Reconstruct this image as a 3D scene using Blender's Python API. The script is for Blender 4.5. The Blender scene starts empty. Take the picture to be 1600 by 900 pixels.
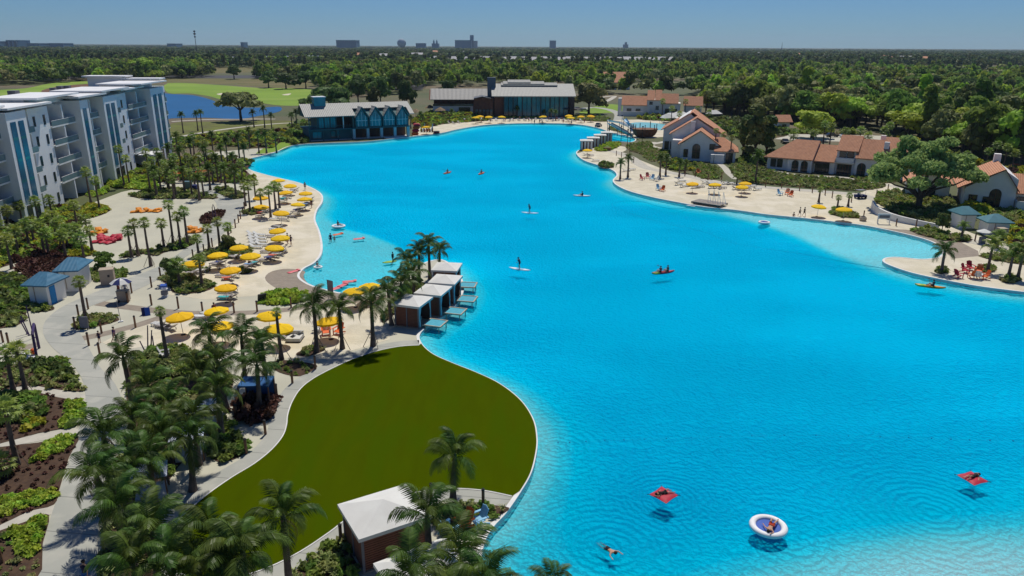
import bpy, math, random
import numpy as np
from mathutils import Vector, Matrix, geometry
random.seed(7); RNG = np.random.default_rng(7)
R = math.radians
sc = bpy.context.scene
COL = sc.collection

# ---------------------------------------------------------------- camera, sky, sun, exposure
CAM_H, FPX = 30.0, 1150.0
PITCH, ROLL = math.atan((450 - 71.5) / FPX), R(0.32)
cd = bpy.data.cameras.new('camera'); cam = bpy.data.objects.new('camera', cd); COL.objects.link(cam)
cd.sensor_width = 36; cd.lens = FPX / 1600 * 36; cd.clip_start = 0.5; cd.clip_end = 40000
cam.matrix_world = (Matrix.Translation((0, 0, CAM_H)) @ Matrix.Rotation(math.pi/2 - PITCH, 4, 'X') @ Matrix.Rotation(ROLL, 4, 'Z'))
sc.camera = cam
SUN_EL, SUN_AZ = R(62), R(12)     # azimuth measured from +Y towards +X
w = bpy.data.worlds.new('World'); sc.world = w; w.use_nodes = True
nt = w.node_tree; bg = nt.nodes['Background']
sky = nt.nodes.new('ShaderNodeTexSky'); sky.sky_type = 'NISHITA'; sky.sun_disc = False
sky.sun_elevation = SUN_EL; sky.sun_rotation = SUN_AZ
sky.air_density = 1.0; sky.dust_density = 0.0; sky.ozone_density = 3.0; sky.altitude = 0
hs = nt.nodes.new('ShaderNodeMix'); hs.data_type = 'RGBA'; hs.blend_type = 'MULTIPLY'; hs.inputs[0].default_value = 1
hs.inputs[7].default_value = (0.30, 0.505, 0.83, 1)
nt.links.new(sky.outputs[0], hs.inputs[6]); nt.links.new(hs.outputs[2], bg.inputs[0])
bg.inputs[1].default_value = 0.08
sl = bpy.data.lights.new('sun', 'SUN'); sl.energy = 4.0; sl.angle = R(0.5); sl.color = (1, 0.95, 0.87)
so = bpy.data.objects.new('sun', sl); COL.objects.link(so)
sd = Vector((math.sin(SUN_AZ)*math.cos(SUN_EL), math.cos(SUN_AZ)*math.cos(SUN_EL), math.sin(SUN_EL)))
so.rotation_euler = sd.to_track_quat('Z', 'Y').to_euler(); so.location = (0, 0, 200)
sc.view_settings.view_transform = 'Standard'; sc.view_settings.look = 'None'
sc.view_settings.exposure = 0.0; sc.view_settings.gamma = 1
sc.cycles.max_bounces = 6; sc.cycles.transparent_max_bounces = 8; sc.cycles.diffuse_bounces = 3
sc.cycles.glossy_bounces = 2; sc.cycles.volume_bounces = 0; sc.cycles.transmission_bounces = 3

# ---------------------------------------------------------------- places: where a sight line meets a level
def _ray(px, py):
    x = (px - 800) / FPX; y = -(py - 450) / FPX
    c, s = math.cos(ROLL), math.sin(ROLL)
    x, y = c*x - s*y, s*x + c*y
    return Vector((x, math.cos(PITCH) + y*math.sin(PITCH), -math.sin(PITCH) + y*math.cos(PITCH)))
LAND = 0.3
def G(px, py, z=LAND):
    d = _ray(px, py); t = (z - CAM_H) / d.z
    return Vector((d.x*t, d.y*t, z))
def ZT(px, py, Y):                  # height of a point seen at (px,py) standing at distance Y
    d = _ray(px, py); return CAM_H + Y/d.y*d.z

# ---------------------------------------------------------------- materials
MATS = {}
def _n(nt, t, **k):
    n = nt.nodes.new(t)
    for a, b in k.items(): setattr(n, a, b)
    return n
def mat(name, c1, c2=None, scale=1.0, rough=0.8, bump=0.0, bscale=None, metal=0.0, spec=0.3, detail=4, rand=0.0, trans=0.0, c3=None, scale3=0.1, coord='Object', stretch=None):
    if name in MATS: return MATS[name]
    m = bpy.data.materials.new(name); m.use_nodes = True; nt = m.node_tree; L = nt.links
    p = nt.nodes['Principled BSDF']; p.inputs['Roughness'].default_value = rough
    p.inputs['Metallic'].default_value = metal; p.inputs['Specular IOR Level'].default_value = spec
    tc = _n(nt, 'ShaderNodeTexCoord'); src = tc.outputs[coord]
    if stretch:
        mp = _n(nt, 'ShaderNodeMapping'); mp.inputs['Scale'].default_value = stretch; L.new(src, mp.inputs[0]); src = mp.outputs[0]
    c2 = c2 or tuple(min(1, v*0.82) for v in c1)
    no = _n(nt, 'ShaderNodeTexNoise'); no.inputs['Scale'].default_value = scale; no.inputs['Detail'].default_value = detail; L.new(src, no.inputs['Vector'])
    rmp = _n(nt, 'ShaderNodeMapRange'); rmp.inputs[1].default_value = 0.35; rmp.inputs[2].default_value = 0.65; L.new(no.outputs[0], rmp.inputs[0])
    mx = _n(nt, 'ShaderNodeMix', data_type='RGBA'); mx.inputs[6].default_value = (*c1, 1); mx.inputs[7].default_value = (*c2, 1)
    L.new(rmp.outputs[0], mx.inputs[0]); out = mx.outputs[2]
    if c3:
        n3 = _n(nt, 'ShaderNodeTexNoise'); n3.inputs['Scale'].default_value = scale3; n3.inputs['Detail'].default_value = 3; L.new(src, n3.inputs['Vector'])
        r3 = _n(nt, 'ShaderNodeMapRange'); r3.inputs[1].default_value = 0.48; r3.inputs[2].default_value = 0.62; L.new(n3.outputs[0], r3.inputs[0])
        m3 = _n(nt, 'ShaderNodeMix', data_type='RGBA'); L.new(out, m3.inputs[6]); m3.inputs[7].default_value = (*c3, 1); L.new(r3.outputs[0], m3.inputs[0]); out = m3.outputs[2]
    if rand:
        oi = _n(nt, 'ShaderNodeObjectInfo'); hv = _n(nt, 'ShaderNodeHueSaturation')
        a = _n(nt, 'ShaderNodeMapRange'); a.inputs[3].default_value = 0.5 - 0.045*rand; a.inputs[4].default_value = 0.5 + 0.035*rand; L.new(oi.outputs['Random'], a.inputs[0]); L.new(a.outputs[0], hv.inputs['Hue'])
        b = _n(nt, 'ShaderNodeMath', operation='MULTIPLY'); b.inputs[1].default_value = 7.13; L.new(oi.outputs['Random'], b.inputs[0])
        f = _n(nt, 'ShaderNodeMath', operation='FRACT'); L.new(b.outputs[0], f.inputs[0])
        v = _n(nt, 'ShaderNodeMapRange'); v.inputs[3].default_value = 1 - 0.35*rand; v.inputs[4].default_value = 1 + 0.35*rand; L.new(f.outputs[0], v.inputs[0]); L.new(v.outputs[0], hv.inputs['Value'])
        L.new(out, hv.inputs['Color']); out = hv.outputs[0]
    L.new(out, p.inputs['Base Color'])
    if bump:
        bn = _n(nt, 'ShaderNodeTexNoise'); bn.inputs['Scale'].default_value = bscale or scale*3; bn.inputs['Detail'].default_value = 5; L.new(src, bn.inputs['Vector'])
        bp = _n(nt, 'ShaderNodeBump'); bp.inputs['Strength'].default_value = 0.6; bp.inputs['Distance'].default_value = bump; L.new(bn.outputs[0], bp.inputs['Height']); L.new(bp.outputs[0], p.inputs['Normal'])
    if trans:
        tr = _n(nt, 'ShaderNodeBsdfTranslucent'); L.new(out, tr.inputs[0]); ms = _n(nt, 'ShaderNodeMixShader'); ms.inputs[0].default_value = trans
        L.new(p.outputs[0], ms.inputs[1]); L.new(tr.outputs[0], ms.inputs[2]); L.new(ms.outputs[0], nt.nodes['Material Output'].inputs[0])
    MATS[name] = m; return m
def wavemat(name, c1, c2, period, axis='X', rough=0.7, dist=0.06, metal=0, spec=.3, thr=(0.35,0.65), rand=0):
    """rows (tiles, seams, slats) as relief on a roof or wall, in the thing's own coordinates"""
    if name in MATS: return MATS[name]
    m = mat(name, c1, c2, scale=1.2, rough=rough, metal=metal, spec=spec, rand=rand); nt = m.node_tree; L = nt.links
    p = nt.nodes['Principled BSDF']; tc = _n(nt, 'ShaderNodeTexCoord')
    wv = _n(nt, 'ShaderNodeTexWave'); wv.bands_direction = axis; wv.inputs['Scale'].default_value = 0.314159/period*1.0
    wv.inputs['Distortion'].default_value = 0.0
    L.new(tc.outputs['Object'], wv.inputs['Vector'])
    bp = _n(nt, 'ShaderNodeBump'); bp.inputs['Strength'].default_value = 1; bp.inputs['Distance'].default_value = dist
    L.new(wv.outputs['Fac'], bp.inputs['Height']); L.new(bp.outputs[0], p.inputs['Normal'])
    return m

# ---------------------------------------------------------------- mesh builder
class MB:
    def __init__(s): s.v = []; s.f = []
    def add(s, vs, fs):
        o = len(s.v); s.v += [tuple(v) for v in vs]; s.f += [tuple(i+o for i in f) for f in fs]; return s
    def quad(s, a, b, c, d): return s.add([a, b, c, d], [(0, 1, 2, 3)])
    def tri(s, a, b, c): return s.add([a, b, c], [(0, 1, 2)])
    def box(s, x0, x1, y0, y1, z0, z1):
        return s.add([(x0,y0,z0),(x1,y0,z0),(x1,y1,z0),(x0,y1,z0),(x0,y0,z1),(x1,y0,z1),(x1,y1,z1),(x0,y1,z1)],
                     [(0,3,2,1),(4,5,6,7),(0,1,5,4),(1,2,6,5),(2,3,7,6),(3,0,4,7)])
    def cbox(s, c, d, rz=0, ry=0, rx=0):
        M = Matrix.Translation(c) @ Matrix.Rotation(rz,4,'Z') @ Matrix.Rotation(ry,4,'Y') @ Matrix.Rotation(rx,4,'X')
        h = Vector(d)/2; o = MB().box(-h.x,h.x,-h.y,h.y,-h.z,h.z)
        return s.add([M @ Vector(v) for v in o.v], o.f)
    def prism(s, pts, z0, z1):
        n = len(pts); vs = [(p[0],p[1],z0) for p in pts] + [(p[0],p[1],z1) for p in pts]
        return s.add(vs, [tuple(range(n-1,-1,-1)), tuple(range(n,2*n))] + [(i,(i+1)%n,n+(i+1)%n,n+i) for i in range(n)])
    def ext(s, prof, y0, y1):      # profile in x,z extruded along y
        n = len(prof); vs = [(p[0],y0,p[1]) for p in prof] + [(p[0],y1,p[1]) for p in prof]
        return s.add(vs, [tuple(range(n)), tuple(range(2*n-1,n-1,-1))] + [(i,n+i,n+(i+1)%n,(i+1)%n) for i in range(n)])
    def extx(s, prof, x0, x1):     # profile in y,z extruded along x
        n = len(prof); vs = [(x0,p[0],p[1]) for p in prof] + [(x1,p[0],p[1]) for p in prof]
        return s.add(vs, [tuple(range(n-1,-1,-1)), tuple(range(n,2*n))] + [(i,(i+1)%n,n+(i+1)%n,n+i) for i in range(n)])
    def tube(s, path, rad, n=6, cap=True):
        rings = []
        path = [Vector(p) for p in path]
        if not hasattr(rad, '__len__'): rad = [rad]*len(path)
        for i, p in enumerate(path):
            d = (path[min(i+1,len(path)-1)] - path[max(i-1,0)]).normalized()
            a = d.cross(Vector((0.31,0.17,0.93)) if abs(d.z) < 0.9 else Vector((1,0,0))).normalized(); b = d.cross(a)
            rings.append([p + (a*math.cos(2*math.pi*k/n) + b*math.sin(2*math.pi*k/n))*rad[i] for k in range(n)])
        vs = [v for r in rings for v in r]; fs = []
        for i in range(len(path)-1):
            for k in range(n): fs.append((i*n+k, i*n+(k+1)%n, (i+1)*n+(k+1)%n, (i+1)*n+k))
        if cap: fs += [tuple(range(n)), tuple((len(path)-1)*n + k for k in range(n-1,-1,-1))]
        return s.add(vs, fs)
    def lathe(s, prof, n=10, c=(0,0,0), sx=1, sy=1):
        vs = [(c[0]+r*sx*math.cos(2*math.pi*k/n), c[1]+r*sy*math.sin(2*math.pi*k/n), c[2]+z) for r, z in prof for k in range(n)]
        fs = [(i*n+k, i*n+(k+1)%n, (i+1)*n+(k+1)%n, (i+1)*n+k) for i in range(len(prof)-1) for k in range(n)]
        fs += [tuple(range(n-1,-1,-1)), tuple((len(prof)-1)*n+k for k in range(n))]
        return s.add(vs, fs)
    def xf(s, M):
        s.v = [tuple(M @ Vector(v)) for v in s.v]; return s
    def mesh(s, name, m, smooth=False):
        me = bpy.data.meshes.new(name); me.from_pydata(s.v, [], s.f); me.update()
        if m: me.materials.append(m)
        if smooth: me.polygons.foreach_set('use_smooth', [True]*len(me.polygons))
        return me
    def build(s, name, m, parent=None, smooth=False, label=None):
        return ob(name, s.mesh(name, m, smooth), parent, label)
def npmesh(name, V, F, m, smooth=False):
    """V (n,3) array, F (k,4) or (k,3) int array"""
    me = bpy.data.meshes.new(name); V = np.asarray(V, np.float32); F = np.asarray(F, np.int32); k = F.shape[1]
    me.vertices.add(len(V)); me.vertices.foreach_set('co', V.ravel())
    me.loops.add(F.size); me.loops.foreach_set('vertex_index', F.ravel())
    me.polygons.add(len(F)); me.polygons.foreach_set('loop_start', np.arange(0, F.size, k, dtype=np.int32))
    me.update(calc_edges=True); me.materials.append(m)
    if smooth: me.polygons.foreach_set('use_smooth', [True]*len(F))
    return me
def ob(name, me, parent=None, label=None):
    o = bpy.data.objects.new(name, me); COL.objects.link(o)
    if parent: o.parent = parent
    if label: o['label'] = label
    return o
def tag(o, label=None, cat=None, group=None, kind=None):
    if label: o['label'] = label
    if cat: o['category'] = cat
    if group: o['group'] = group
    if kind: o['kind'] = kind
    return o
def thing(name, label, cat, loc=(0,0,0), rz=0, group=None, scale=None):
    o = bpy.data.objects.new(name, None); COL.objects.link(o); o.location = loc; o.rotation_euler = (0,0,rz)
    if scale: o.scale = scale if hasattr(scale,'__len__') else (scale,)*3
    return tag(o, label, cat, group)
def copy_tree(o, parent=None):
    c = o.copy(); COL.objects.link(c)
    if parent: c.parent = parent
    for ch in KIDS.get(o.name, ()): 
        k = copy_tree(ch, c)
    return c
KIDS = {}
class Kit:
    """one built example of a kind; place() moves it there first, then copies it with its parts"""
    def __init__(s, make): s.make = make; s.o = None; s.used = False
    def place(s, loc, rz=0, label=None, group=None, scale=None):
        if s.o is None:
            s.o = s.make()
            def reg(o):
                KIDS[o.name] = [c for c in bpy.data.objects if c.parent == o]
                for c in KIDS[o.name]: reg(c)
            bpy.context.view_layer.update(); reg(s.o); r = s.o
        else: r = copy_tree(s.o)
        r.location = loc; r.rotation_euler = (0,0,rz); r.scale = (1,1,1) if not scale else (scale if hasattr(scale,'__len__') else (scale,)*3)
        if label: r['label'] = label
        if group: r['group'] = group
        elif 'group' in r.keys(): del r['group']
        return r
ORD = 'first second third fourth fifth sixth seventh eighth ninth tenth eleventh twelfth thirteenth fourteenth fifteenth sixteenth seventeenth eighteenth nineteenth twentieth'.split()
def ordn(i):
    if i < 20: return ORD[i]
    return ('twenty-' if i < 29 else 'thirty-' if i < 39 else 'forty-') + ORD[(i) % 10] if (i+1) % 10 else ('thirtieth' if i == 29 else 'fortieth' if i == 39 else 'fiftieth')
def crm(pts, n=6, closed=True):     # Catmull-Rom through 2-D points
    P = [Vector((p[0], p[1])) for p in pts]; out = []; N = len(P)
    for i in range(N if closed else N-1):
        if closed: a, b, c, d = P[i-1], P[i], P[(i+1)%N], P[(i+2)%N]
        else: a, b, c, d = P[max(i-1,0)], P[i], P[i+1], P[min(i+2,N-1)]
        for k in range(n):
            t = k/n; out.append(0.5*((2*b) + (c-a)*t + (2*a-5*b+4*c-d)*t*t + (3*b-a-3*c+d)*t**3))
    if not closed: out.append(P[-1])
    return out
def gp(pts, z=LAND): return [G(x, y, z).xy for x, y in pts]
def inside(p, poly):
    x, y = p[0], p[1]; c = False; j = len(poly)-1
    for i in range(len(poly)):
        xi, yi = poly[i]; xj, yj = poly[j]
        if (yi > y) != (yj > y) and x < (xj-xi)*(y-yi)/(yj-yi)+xi: c = not c
        j = i
    return c
def npinside(X, Y, poly):
    c = np.zeros(X.shape, bool); j = len(poly)-1
    for i in range(len(poly)):
        xi, yi = poly[i]; xj, yj = poly[j]
        if yi != yj: c ^= ((yi > Y) != (yj > Y)) & (X < (xj-xi)*(Y-yi)/(yj-yi)+xi)
        j = i
    return c
def npdist(X, Y, poly, closed=True):
    d = np.full(X.shape, 1e9); n = len(poly)
    for i in range(n if closed else n-1):
        ax, ay = poly[i]; bx, by = poly[(i+1)%n]; vx, vy = bx-ax, by-ay; L = vx*vx+vy*vy+1e-12
        t = np.clip(((X-ax)*vx+(Y-ay)*vy)/L, 0, 1); d = np.minimum(d, (X-ax-t*vx)**2+(Y-ay-t*vy)**2)
    return np.sqrt(d)
# ---------------------------------------------------------------- the lagoon outline (land edge), as places on the land
S_PX = [(746,905),(748,880),(756,845),(770,822),(790,800),(812,768),(828,740),(836,710),(838,685),(832,655),(812,625),(780,600),(745,583),(705,567),(675,553),(658,537),(655,522),
 (672,506),(698,490),(716,470),(724,448),(714,424),(690,406),(655,414),(620,436),(580,452),(545,459),(510,453),(482,444),(467,432),(474,420),(490,411),(501,398),(503,382),(499,362),(492,343),(495,328),(503,316),(503,305),(492,296),
 (468,286),(440,279),(415,273),(392,266),(380,258),(384,250),(410,243),(432,237),(450,229),(475,225),(520,223),(570,221),(610,217),(645,213),(688,208),(715,202),(755,195.5),(800,193),(850,192.5),(900,194),(935,200),(955,207),(985,214),(993,218),(985,222),
 (955,221),(930,225),(906,234),(901,240),(912,250),(935,258),(956,265),(964,273),(958,282),(965,290),(985,299),(1020,308),(1060,316),(1100,323),(1150,328),(1200,335),(1260,341),(1310,347),(1350,352),(1400,362),(1440,372),(1463,381),(1474,392),(1466,402),(1440,405),(1405,402),(1385,403),(1380,408),(1392,415),(1425,426),(1470,436),(1530,447),(1600,456),
 (1700,468),(1900,560),(2000,800),(1900,1050),(1500,1150),(1100,1120),(820,1010),(752,930)]
SP = gp(S_PX)
SN = 6
SHORE = crm(SP, SN)
def shore(i, j): return SHORE[i*SN:j*SN+1]
def sidx(px, py): return S_PX.index((px, py))
def sheet(name, poly, z, m, kind='structure', holes=(), thick=0, label=None):
    vs = [Vector((p[0], p[1], 0)) for p in poly]
    loops = [vs] + [[Vector((p[0], p[1], 0)) for p in h] for h in holes]
    allv = [v for l in loops for v in l]
    tris = geometry.tessellate_polygon(loops)
    mb = MB(); fs = []
    for t in tris:
        a, b, c = (allv[i] for i in t)
        fs.append(tuple(t) if (b-a).cross(c-a).z > 0 else tuple(t[::-1]))
    mb.add([(v.x, v.y, z) for v in allv], fs)
    if thick:
        n = len(poly); mb.add([(p[0],p[1],z) for p in poly]+[(p[0],p[1],z-thick) for p in poly], [(i,(i+1)%n,n+(i+1)%n,n+i) for i in range(n)])
    o = mb.build(name, m); return tag(o, label=label, kind=kind)
M_ground = mat('ground_grass', (0.10,0.10,0.035), (0.055,0.075,0.02), scale=0.02, c3=(0.13,0.10,0.055), scale3=0.012, bump=0.15, bscale=0.5)
M_sand = mat('sand', (0.60,0.545,0.405), (0.53,0.48,0.355), scale=0.7, bump=0.09, bscale=2.2, rough=0.95, detail=8, c3=(0.64,0.585,0.455), scale3=0.25)
M_sandL = mat('court_paving', (0.49,0.47,0.365), (0.43,0.415,0.325), scale=0.2, bump=0.01, bscale=6, rough=0.9)
M_conc = mat('path_concrete', (0.37,0.37,0.32), (0.32,0.325,0.285), scale=0.25, rough=0.9, c3=(0.40,0.395,0.34), scale3=0.5)
def joints(m, period=3.6, ang=0.12):
    nt = m.node_tree; L = nt.links; p = nt.nodes['Principled BSDF']; src = p.inputs['Base Color'].links[0].from_socket
    tc = _n(nt, 'ShaderNodeTexCoord'); mp = _n(nt, 'ShaderNodeMapping'); mp.inputs['Rotation'].default_value = (0,0,ang); L.new(tc.outputs['Object'], mp.inputs[0]); sp = _n(nt, 'ShaderNodeSeparateXYZ'); L.new(mp.outputs[0], sp.inputs[0])
    a = _n(nt, 'ShaderNodeMath', operation='DIVIDE'); a.inputs[1].default_value = period; L.new(sp.outputs[1], a.inputs[0]); f = _n(nt, 'ShaderNodeMath', operation='FRACT'); L.new(a.outputs[0], f.inputs[0]); c = _n(nt, 'ShaderNodeMath', operation='LESS_THAN'); c.inputs[1].default_value = .02; L.new(f.outputs[0], c.inputs[0])
    mx = _n(nt, 'ShaderNodeMix', data_type='RGBA'); L.new(c.outputs[0], mx.inputs[0]); L.new(src, mx.inputs[6]); mx.inputs[7].default_value = (.2,.2,.18,1); L.new(mx.outputs[2], p.inputs['Base Color'])
joints(M_conc)
M_pave = mat('pale_paving', (0.50,0.47,0.39), (0.42,0.395,0.33), scale=1.3, rough=0.9, detail=6)
M_brown = mat('brown_pavers', (0.29,0.245,0.19), (0.24,0.20,0.155), scale=1.5, rough=0.9)
M_turf = mat('artificial_turf', (0.052,0.075,0.0005), (0.046,0.067,0.0004), scale=0.4, rough=0.95, bump=0.02, bscale=12, spec=0, stretch=(2.2,.5,1), c3=(0.044,0.074,0.0006), scale3=.25)
M_mulch = mat('mulch', (0.085,0.05,0.03), (0.055,0.033,0.022), scale=2.5, bump=0.05, bscale=5, rough=1)
M_bedolive = mat('planted_slope', (0.115,0.105,0.04), (0.085,0.065,0.03), scale=0.5, bump=0.1, bscale=3, rough=1, c3=(0.10,0.06,0.035), scale3=0.3)
M_fair = mat('fairway_grass', (0.19,0.30,0.03), (0.155,0.25,0.025), scale=0.03, rough=.95, c3=(0.22,0.31,0.045), scale3=0.02)
M_rough = mat('rough_grass', (0.17,0.14,0.06), (0.12,0.12,0.04), scale=0.03, rough=1)
M_redm = mat('pine_straw', (0.17,0.085,0.05), (0.12,0.07,0.04), scale=0.1, rough=1)
M_asph = mat('asphalt', (0.075,0.075,0.078), (0.06,0.06,0.064), scale=0.2, rough=.9)
M_white = mat('white_concrete', (0.72,0.71,0.67), (0.64,0.63,0.6), scale=0.8, rough=.7)

BIG = 30000
sheet('ground', [(-BIG,-200),(BIG,-200),(BIG,BIG),(-BIG,BIG)], LAND-0.02, M_ground, holes=[SHORE])

# pool basin: real depth, shelving up at the shore
xs = np.arange(-75, 112, 1.0); ys = np.arange(18, 340, 1.25)
X, Y = np.meshgrid(xs, ys)
D = npdist(X, Y, SHORE); IN = npinside(X, Y, SHORE)
def sm(t): t = np.clip(t, 0, 1); return t*t*(3-2*t)
depth = 0.8 + 2.2*sm((D+.5)/8)
inlet = gp([(440,440),(470,350),(500,330),(540,352),(585,362),(625,378),(648,402),(640,430),(590,470),(480,470)], 0)
rsh = gp([(1095,318),(1140,336),(1190,350),(1240,368),(1300,396),(1345,410),(1400,424),(1460,438),(1520,450),(1650,470),(1650,380),(1460,365),(1300,335),(1200,325)], 0)
fsh = gp([(760,905),(860,850),(1050,880),(1250,850),(1420,800),(1600,760),(1750,740),(1900,1100),(760,1100)], 0)
for pl, dv, wd in ((inlet, .95, 3.0), (rsh, .6, 3.5)):
    d = npdist(X, Y, pl) * np.where(npinside(X, Y, pl), 1, -1)
    k = sm(d/wd + 0.5); depth = depth*(1-k) + np.minimum(depth, dv)*k
d = npdist(X, Y, fsh) * np.where(npinside(X, Y, fsh), 1, -1)
k = sm(d/16 + 0.5); depth = depth*(1-k) + np.minimum(depth, .95)*k
# floor raised almost to the surface in the bottom right corner, which turns it pale
ax, ay = G(1640, 1000, 0).xy
k = sm(1.25*(1 - np.hypot((X-ax)/26, (Y-ay)/14))); depth = depth*(1-k) + 0.2*k
lw = gp([(838,690),(830,740),(790,805),(755,860),(745,960),(900,960),(900,860),(850,790),(870,700)], 0)
d = npdist(X, Y, lw) * np.where(npinside(X, Y, lw), 1, -1); k = sm(d/4 + 0.5); depth = depth*(1-k) + np.minimum(depth, 1.75)*k
depth = np.where(IN, depth, 1.0)
ny, nx = X.shape
keep = (D < 4) | IN
idx = np.arange(nx*ny).reshape(ny, nx)
F = np.stack([idx[:-1,:-1], idx[:-1,1:], idx[1:,1:], idx[1:,:-1]], -1).reshape(-1, 4)
kp = keep.ravel()[F].any(1); F = F[kp]
V = np.stack([X.ravel(), Y.ravel(), -depth.ravel()*.36], -1)
mf = bpy.data.materials.new('lagoon_floor'); mf.use_nodes = True; nt = mf.node_tree; L = nt.links; p = nt.nodes['Principled BSDF']
p.inputs['Roughness'].default_value = .9; p.inputs['Specular IOR Level'].default_value = 0
ge = _n(nt, 'ShaderNodeNewGeometry'); sx = _n(nt, 'ShaderNodeSeparateXYZ'); L.new(ge.outputs['Position'], sx.inputs[0])
mr = _n(nt, 'ShaderNodeMapRange'); mr.inputs[1].default_value = -1.08; mr.inputs[2].default_value = -0.07; L.new(sx.outputs[2], mr.inputs[0])
no = _n(nt, 'ShaderNodeTexNoise'); no.inputs['Scale'].default_value = .15; no.inputs['Detail'].default_value = 4; L.new(ge.outputs['Position'], no.inputs['Vector'])
ad = _n(nt, 'ShaderNodeMath', operation='MULTIPLY_ADD'); ad.inputs[1].default_value = 0.10; L.new(no.outputs[0], ad.inputs[0]); L.new(mr.outputs[0], ad.inputs[2])
sb = _n(nt, 'ShaderNodeMath', operation='SUBTRACT'); sb.inputs[1].default_value = 0.05; L.new(ad.outputs[0], sb.inputs[0])
cr = _n(nt, 'ShaderNodeValToRGB'); L.new(sb.outputs[0], cr.inputs[0]); e = cr.color_ramp.elements
e[0].position = 0.0; e[0].color = (0.0,0.52,0.90,1); e[1].position = 1.0; e[1].color = (0.9,0.98,0.96,1)
for ps, c in ((0.45,(0.0,0.68,0.98,1)),(0.62,(0.07,0.74,0.92,1)),(0.72,(0.26,0.82,0.90,1)),(0.84,(0.52,0.90,0.93,1))):
    x = e.new(ps); x.color = c
L.new(cr.outputs[0], p.inputs['Base Color'])
fl = ob('pool_floor', npmesh('pool_floor', V, F, mf, True)); tag(fl, kind='structure')

# water surface: clear sheet with ripples and spreading rings
mw = bpy.data.materials.new('lagoon_water'); mw.use_nodes = True; nt = mw.node_tree; L = nt.links
for n in list(nt.nodes):
    if n.type == 'BSDF_PRINCIPLED': nt.nodes.remove(n)
out = nt.nodes['Material Output']; ge = _n(nt, 'ShaderNodeNewGeometry')
def noise(sc_, det, st=None, dist=0.0):
    n = _n(nt, 'ShaderNodeTexNoise'); n.inputs['Scale'].default_value = sc_; n.inputs['Detail'].default_value = det; n.inputs['Distortion'].default_value = dist
    if st:
        mp = _n(nt, 'ShaderNodeMapping'); mp.inputs['Scale'].default_value = st; L.new(ge.outputs['Position'], mp.inputs[0]); L.new(mp.outputs[0], n.inputs['Vector'])
    else: L.new(ge.outputs['Position'], n.inputs['Vector'])
    return n.outputs[0]
def mth(op, a, b=None, c=None):
    n = _n(nt, 'ShaderNodeMath', operation=op)
    for i, v in enumerate((a, b, c)):
        if v is None: continue
        if isinstance(v, (int, float)): n.inputs[i].default_value = v
        else: L.new(v, n.inputs[i])
    return n.outputs[0]
vo = _n(nt, 'ShaderNodeTexVoronoi'); vo.feature = 'SMOOTH_F1'; vo.inputs['Scale'].default_value = 2.5; vo.inputs['Smoothness'].default_value = .18
vmp = _n(nt, 'ShaderNodeVectorMath', operation='ADD'); nn = _n(nt, 'ShaderNodeTexNoise'); nn.inputs['Scale'].default_value = 1.2; L.new(ge.outputs['Position'], nn.inputs['Vector']); L.new(ge.outputs['Position'], vmp.inputs[0]); L.new(nn.outputs['Color'], vmp.inputs[1]); L.new(vmp.outputs[0], vo.inputs['Vector'])
h = mth('MULTIPLY', noise(3.2, 3, (1,1.25,1), 1.2), 1.15)
h = mth('ADD', h, mth('MULTIPLY', vo.outputs[0], 2.4))
h = mth('ADD', h, mth('MULTIPLY', noise(.5, 2), 0.7))
# livelier water where people play, calmer further out, with wind patches
dq = _n(nt, 'ShaderNodeVectorMath', operation='DISTANCE'); L.new(ge.outputs['Position'], dq.inputs[0]); dq.inputs[1].default_value = (10, 36, 0)
lively = mth('MULTIPLY_ADD', mth('MAXIMUM', mth('SUBTRACT', 1.0, mth('DIVIDE', dq.outputs['Value'], 42.0)), 0.0), 0.62, 0.38)
patch = _n(nt, 'ShaderNodeMapRange'); patch.inputs[1].default_value = .38; patch.inputs[2].default_value = .62; patch.inputs[3].default_value = .55; patch.inputs[4].default_value = 1.15; L.new(noise(.06, 3, (.6,1.4,1)), patch.inputs[0])
h = mth('MULTIPLY', h, mth('MULTIPLY', lively, patch.outputs[0]))
RINGS = [(G(950,856,0), 3.2, 9.0, .016), (G(1044,782,0), 4.0, 6.0, .013), (G(1455,800,0), 3.0, 9.0, .014), (G(1120,790,0), 4.2, 7.0, .006), (G(1240,850,0), 3.0, 8.0, .008), (G(870,700,0), 3.0, 9, .009)]
for c, kf, rad, amp in RINGS:
    dn = _n(nt, 'ShaderNodeVectorMath', operation='DISTANCE'); L.new(ge.outputs['Position'], dn.inputs[0]); dn.inputs[1].default_value = (c.x, c.y, 0)
    wob = mth('MULTIPLY_ADD', nn.outputs[0], 0.7, dn.outputs['Value'])
    sn = mth('SINE', mth('MULTIPLY', wob, kf*3.2)); fa = mth('MAXIMUM', mth('SUBTRACT', 1.0, mth('DIVIDE', dn.outputs['Value'], rad)), 0.0)
    h = mth('ADD', h, mth('MULTIPLY', mth('MULTIPLY', sn, fa), amp*55))
bp = _n(nt, 'ShaderNodeBump'); bp.inputs['Strength'].default_value = 1.0; bp.inputs['Distance'].default_value = 1.0; L.new(h, bp.inputs['Height'])
tr = _n(nt, 'ShaderNodeBsdfTransparent'); tr.inputs[0].default_value = (0.86,1,1,1)
df = _n(nt, 'ShaderNodeBsdfDiffuse'); df.inputs[0].default_value = (0.0,0.70,0.90,1); L.new(bp.outputs[0], df.inputs['Normal'])
gl = _n(nt, 'ShaderNodeBsdfGlossy'); gl.inputs['Roughness'].default_value = .12; L.new(bp.outputs[0], gl.inputs['Normal'])
m1 = _n(nt, 'ShaderNodeMixShader'); m1.inputs[0].default_value = .40; L.new(tr.outputs[0], m1.inputs[1]); L.new(df.outputs[0], m1.inputs[2])
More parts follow.
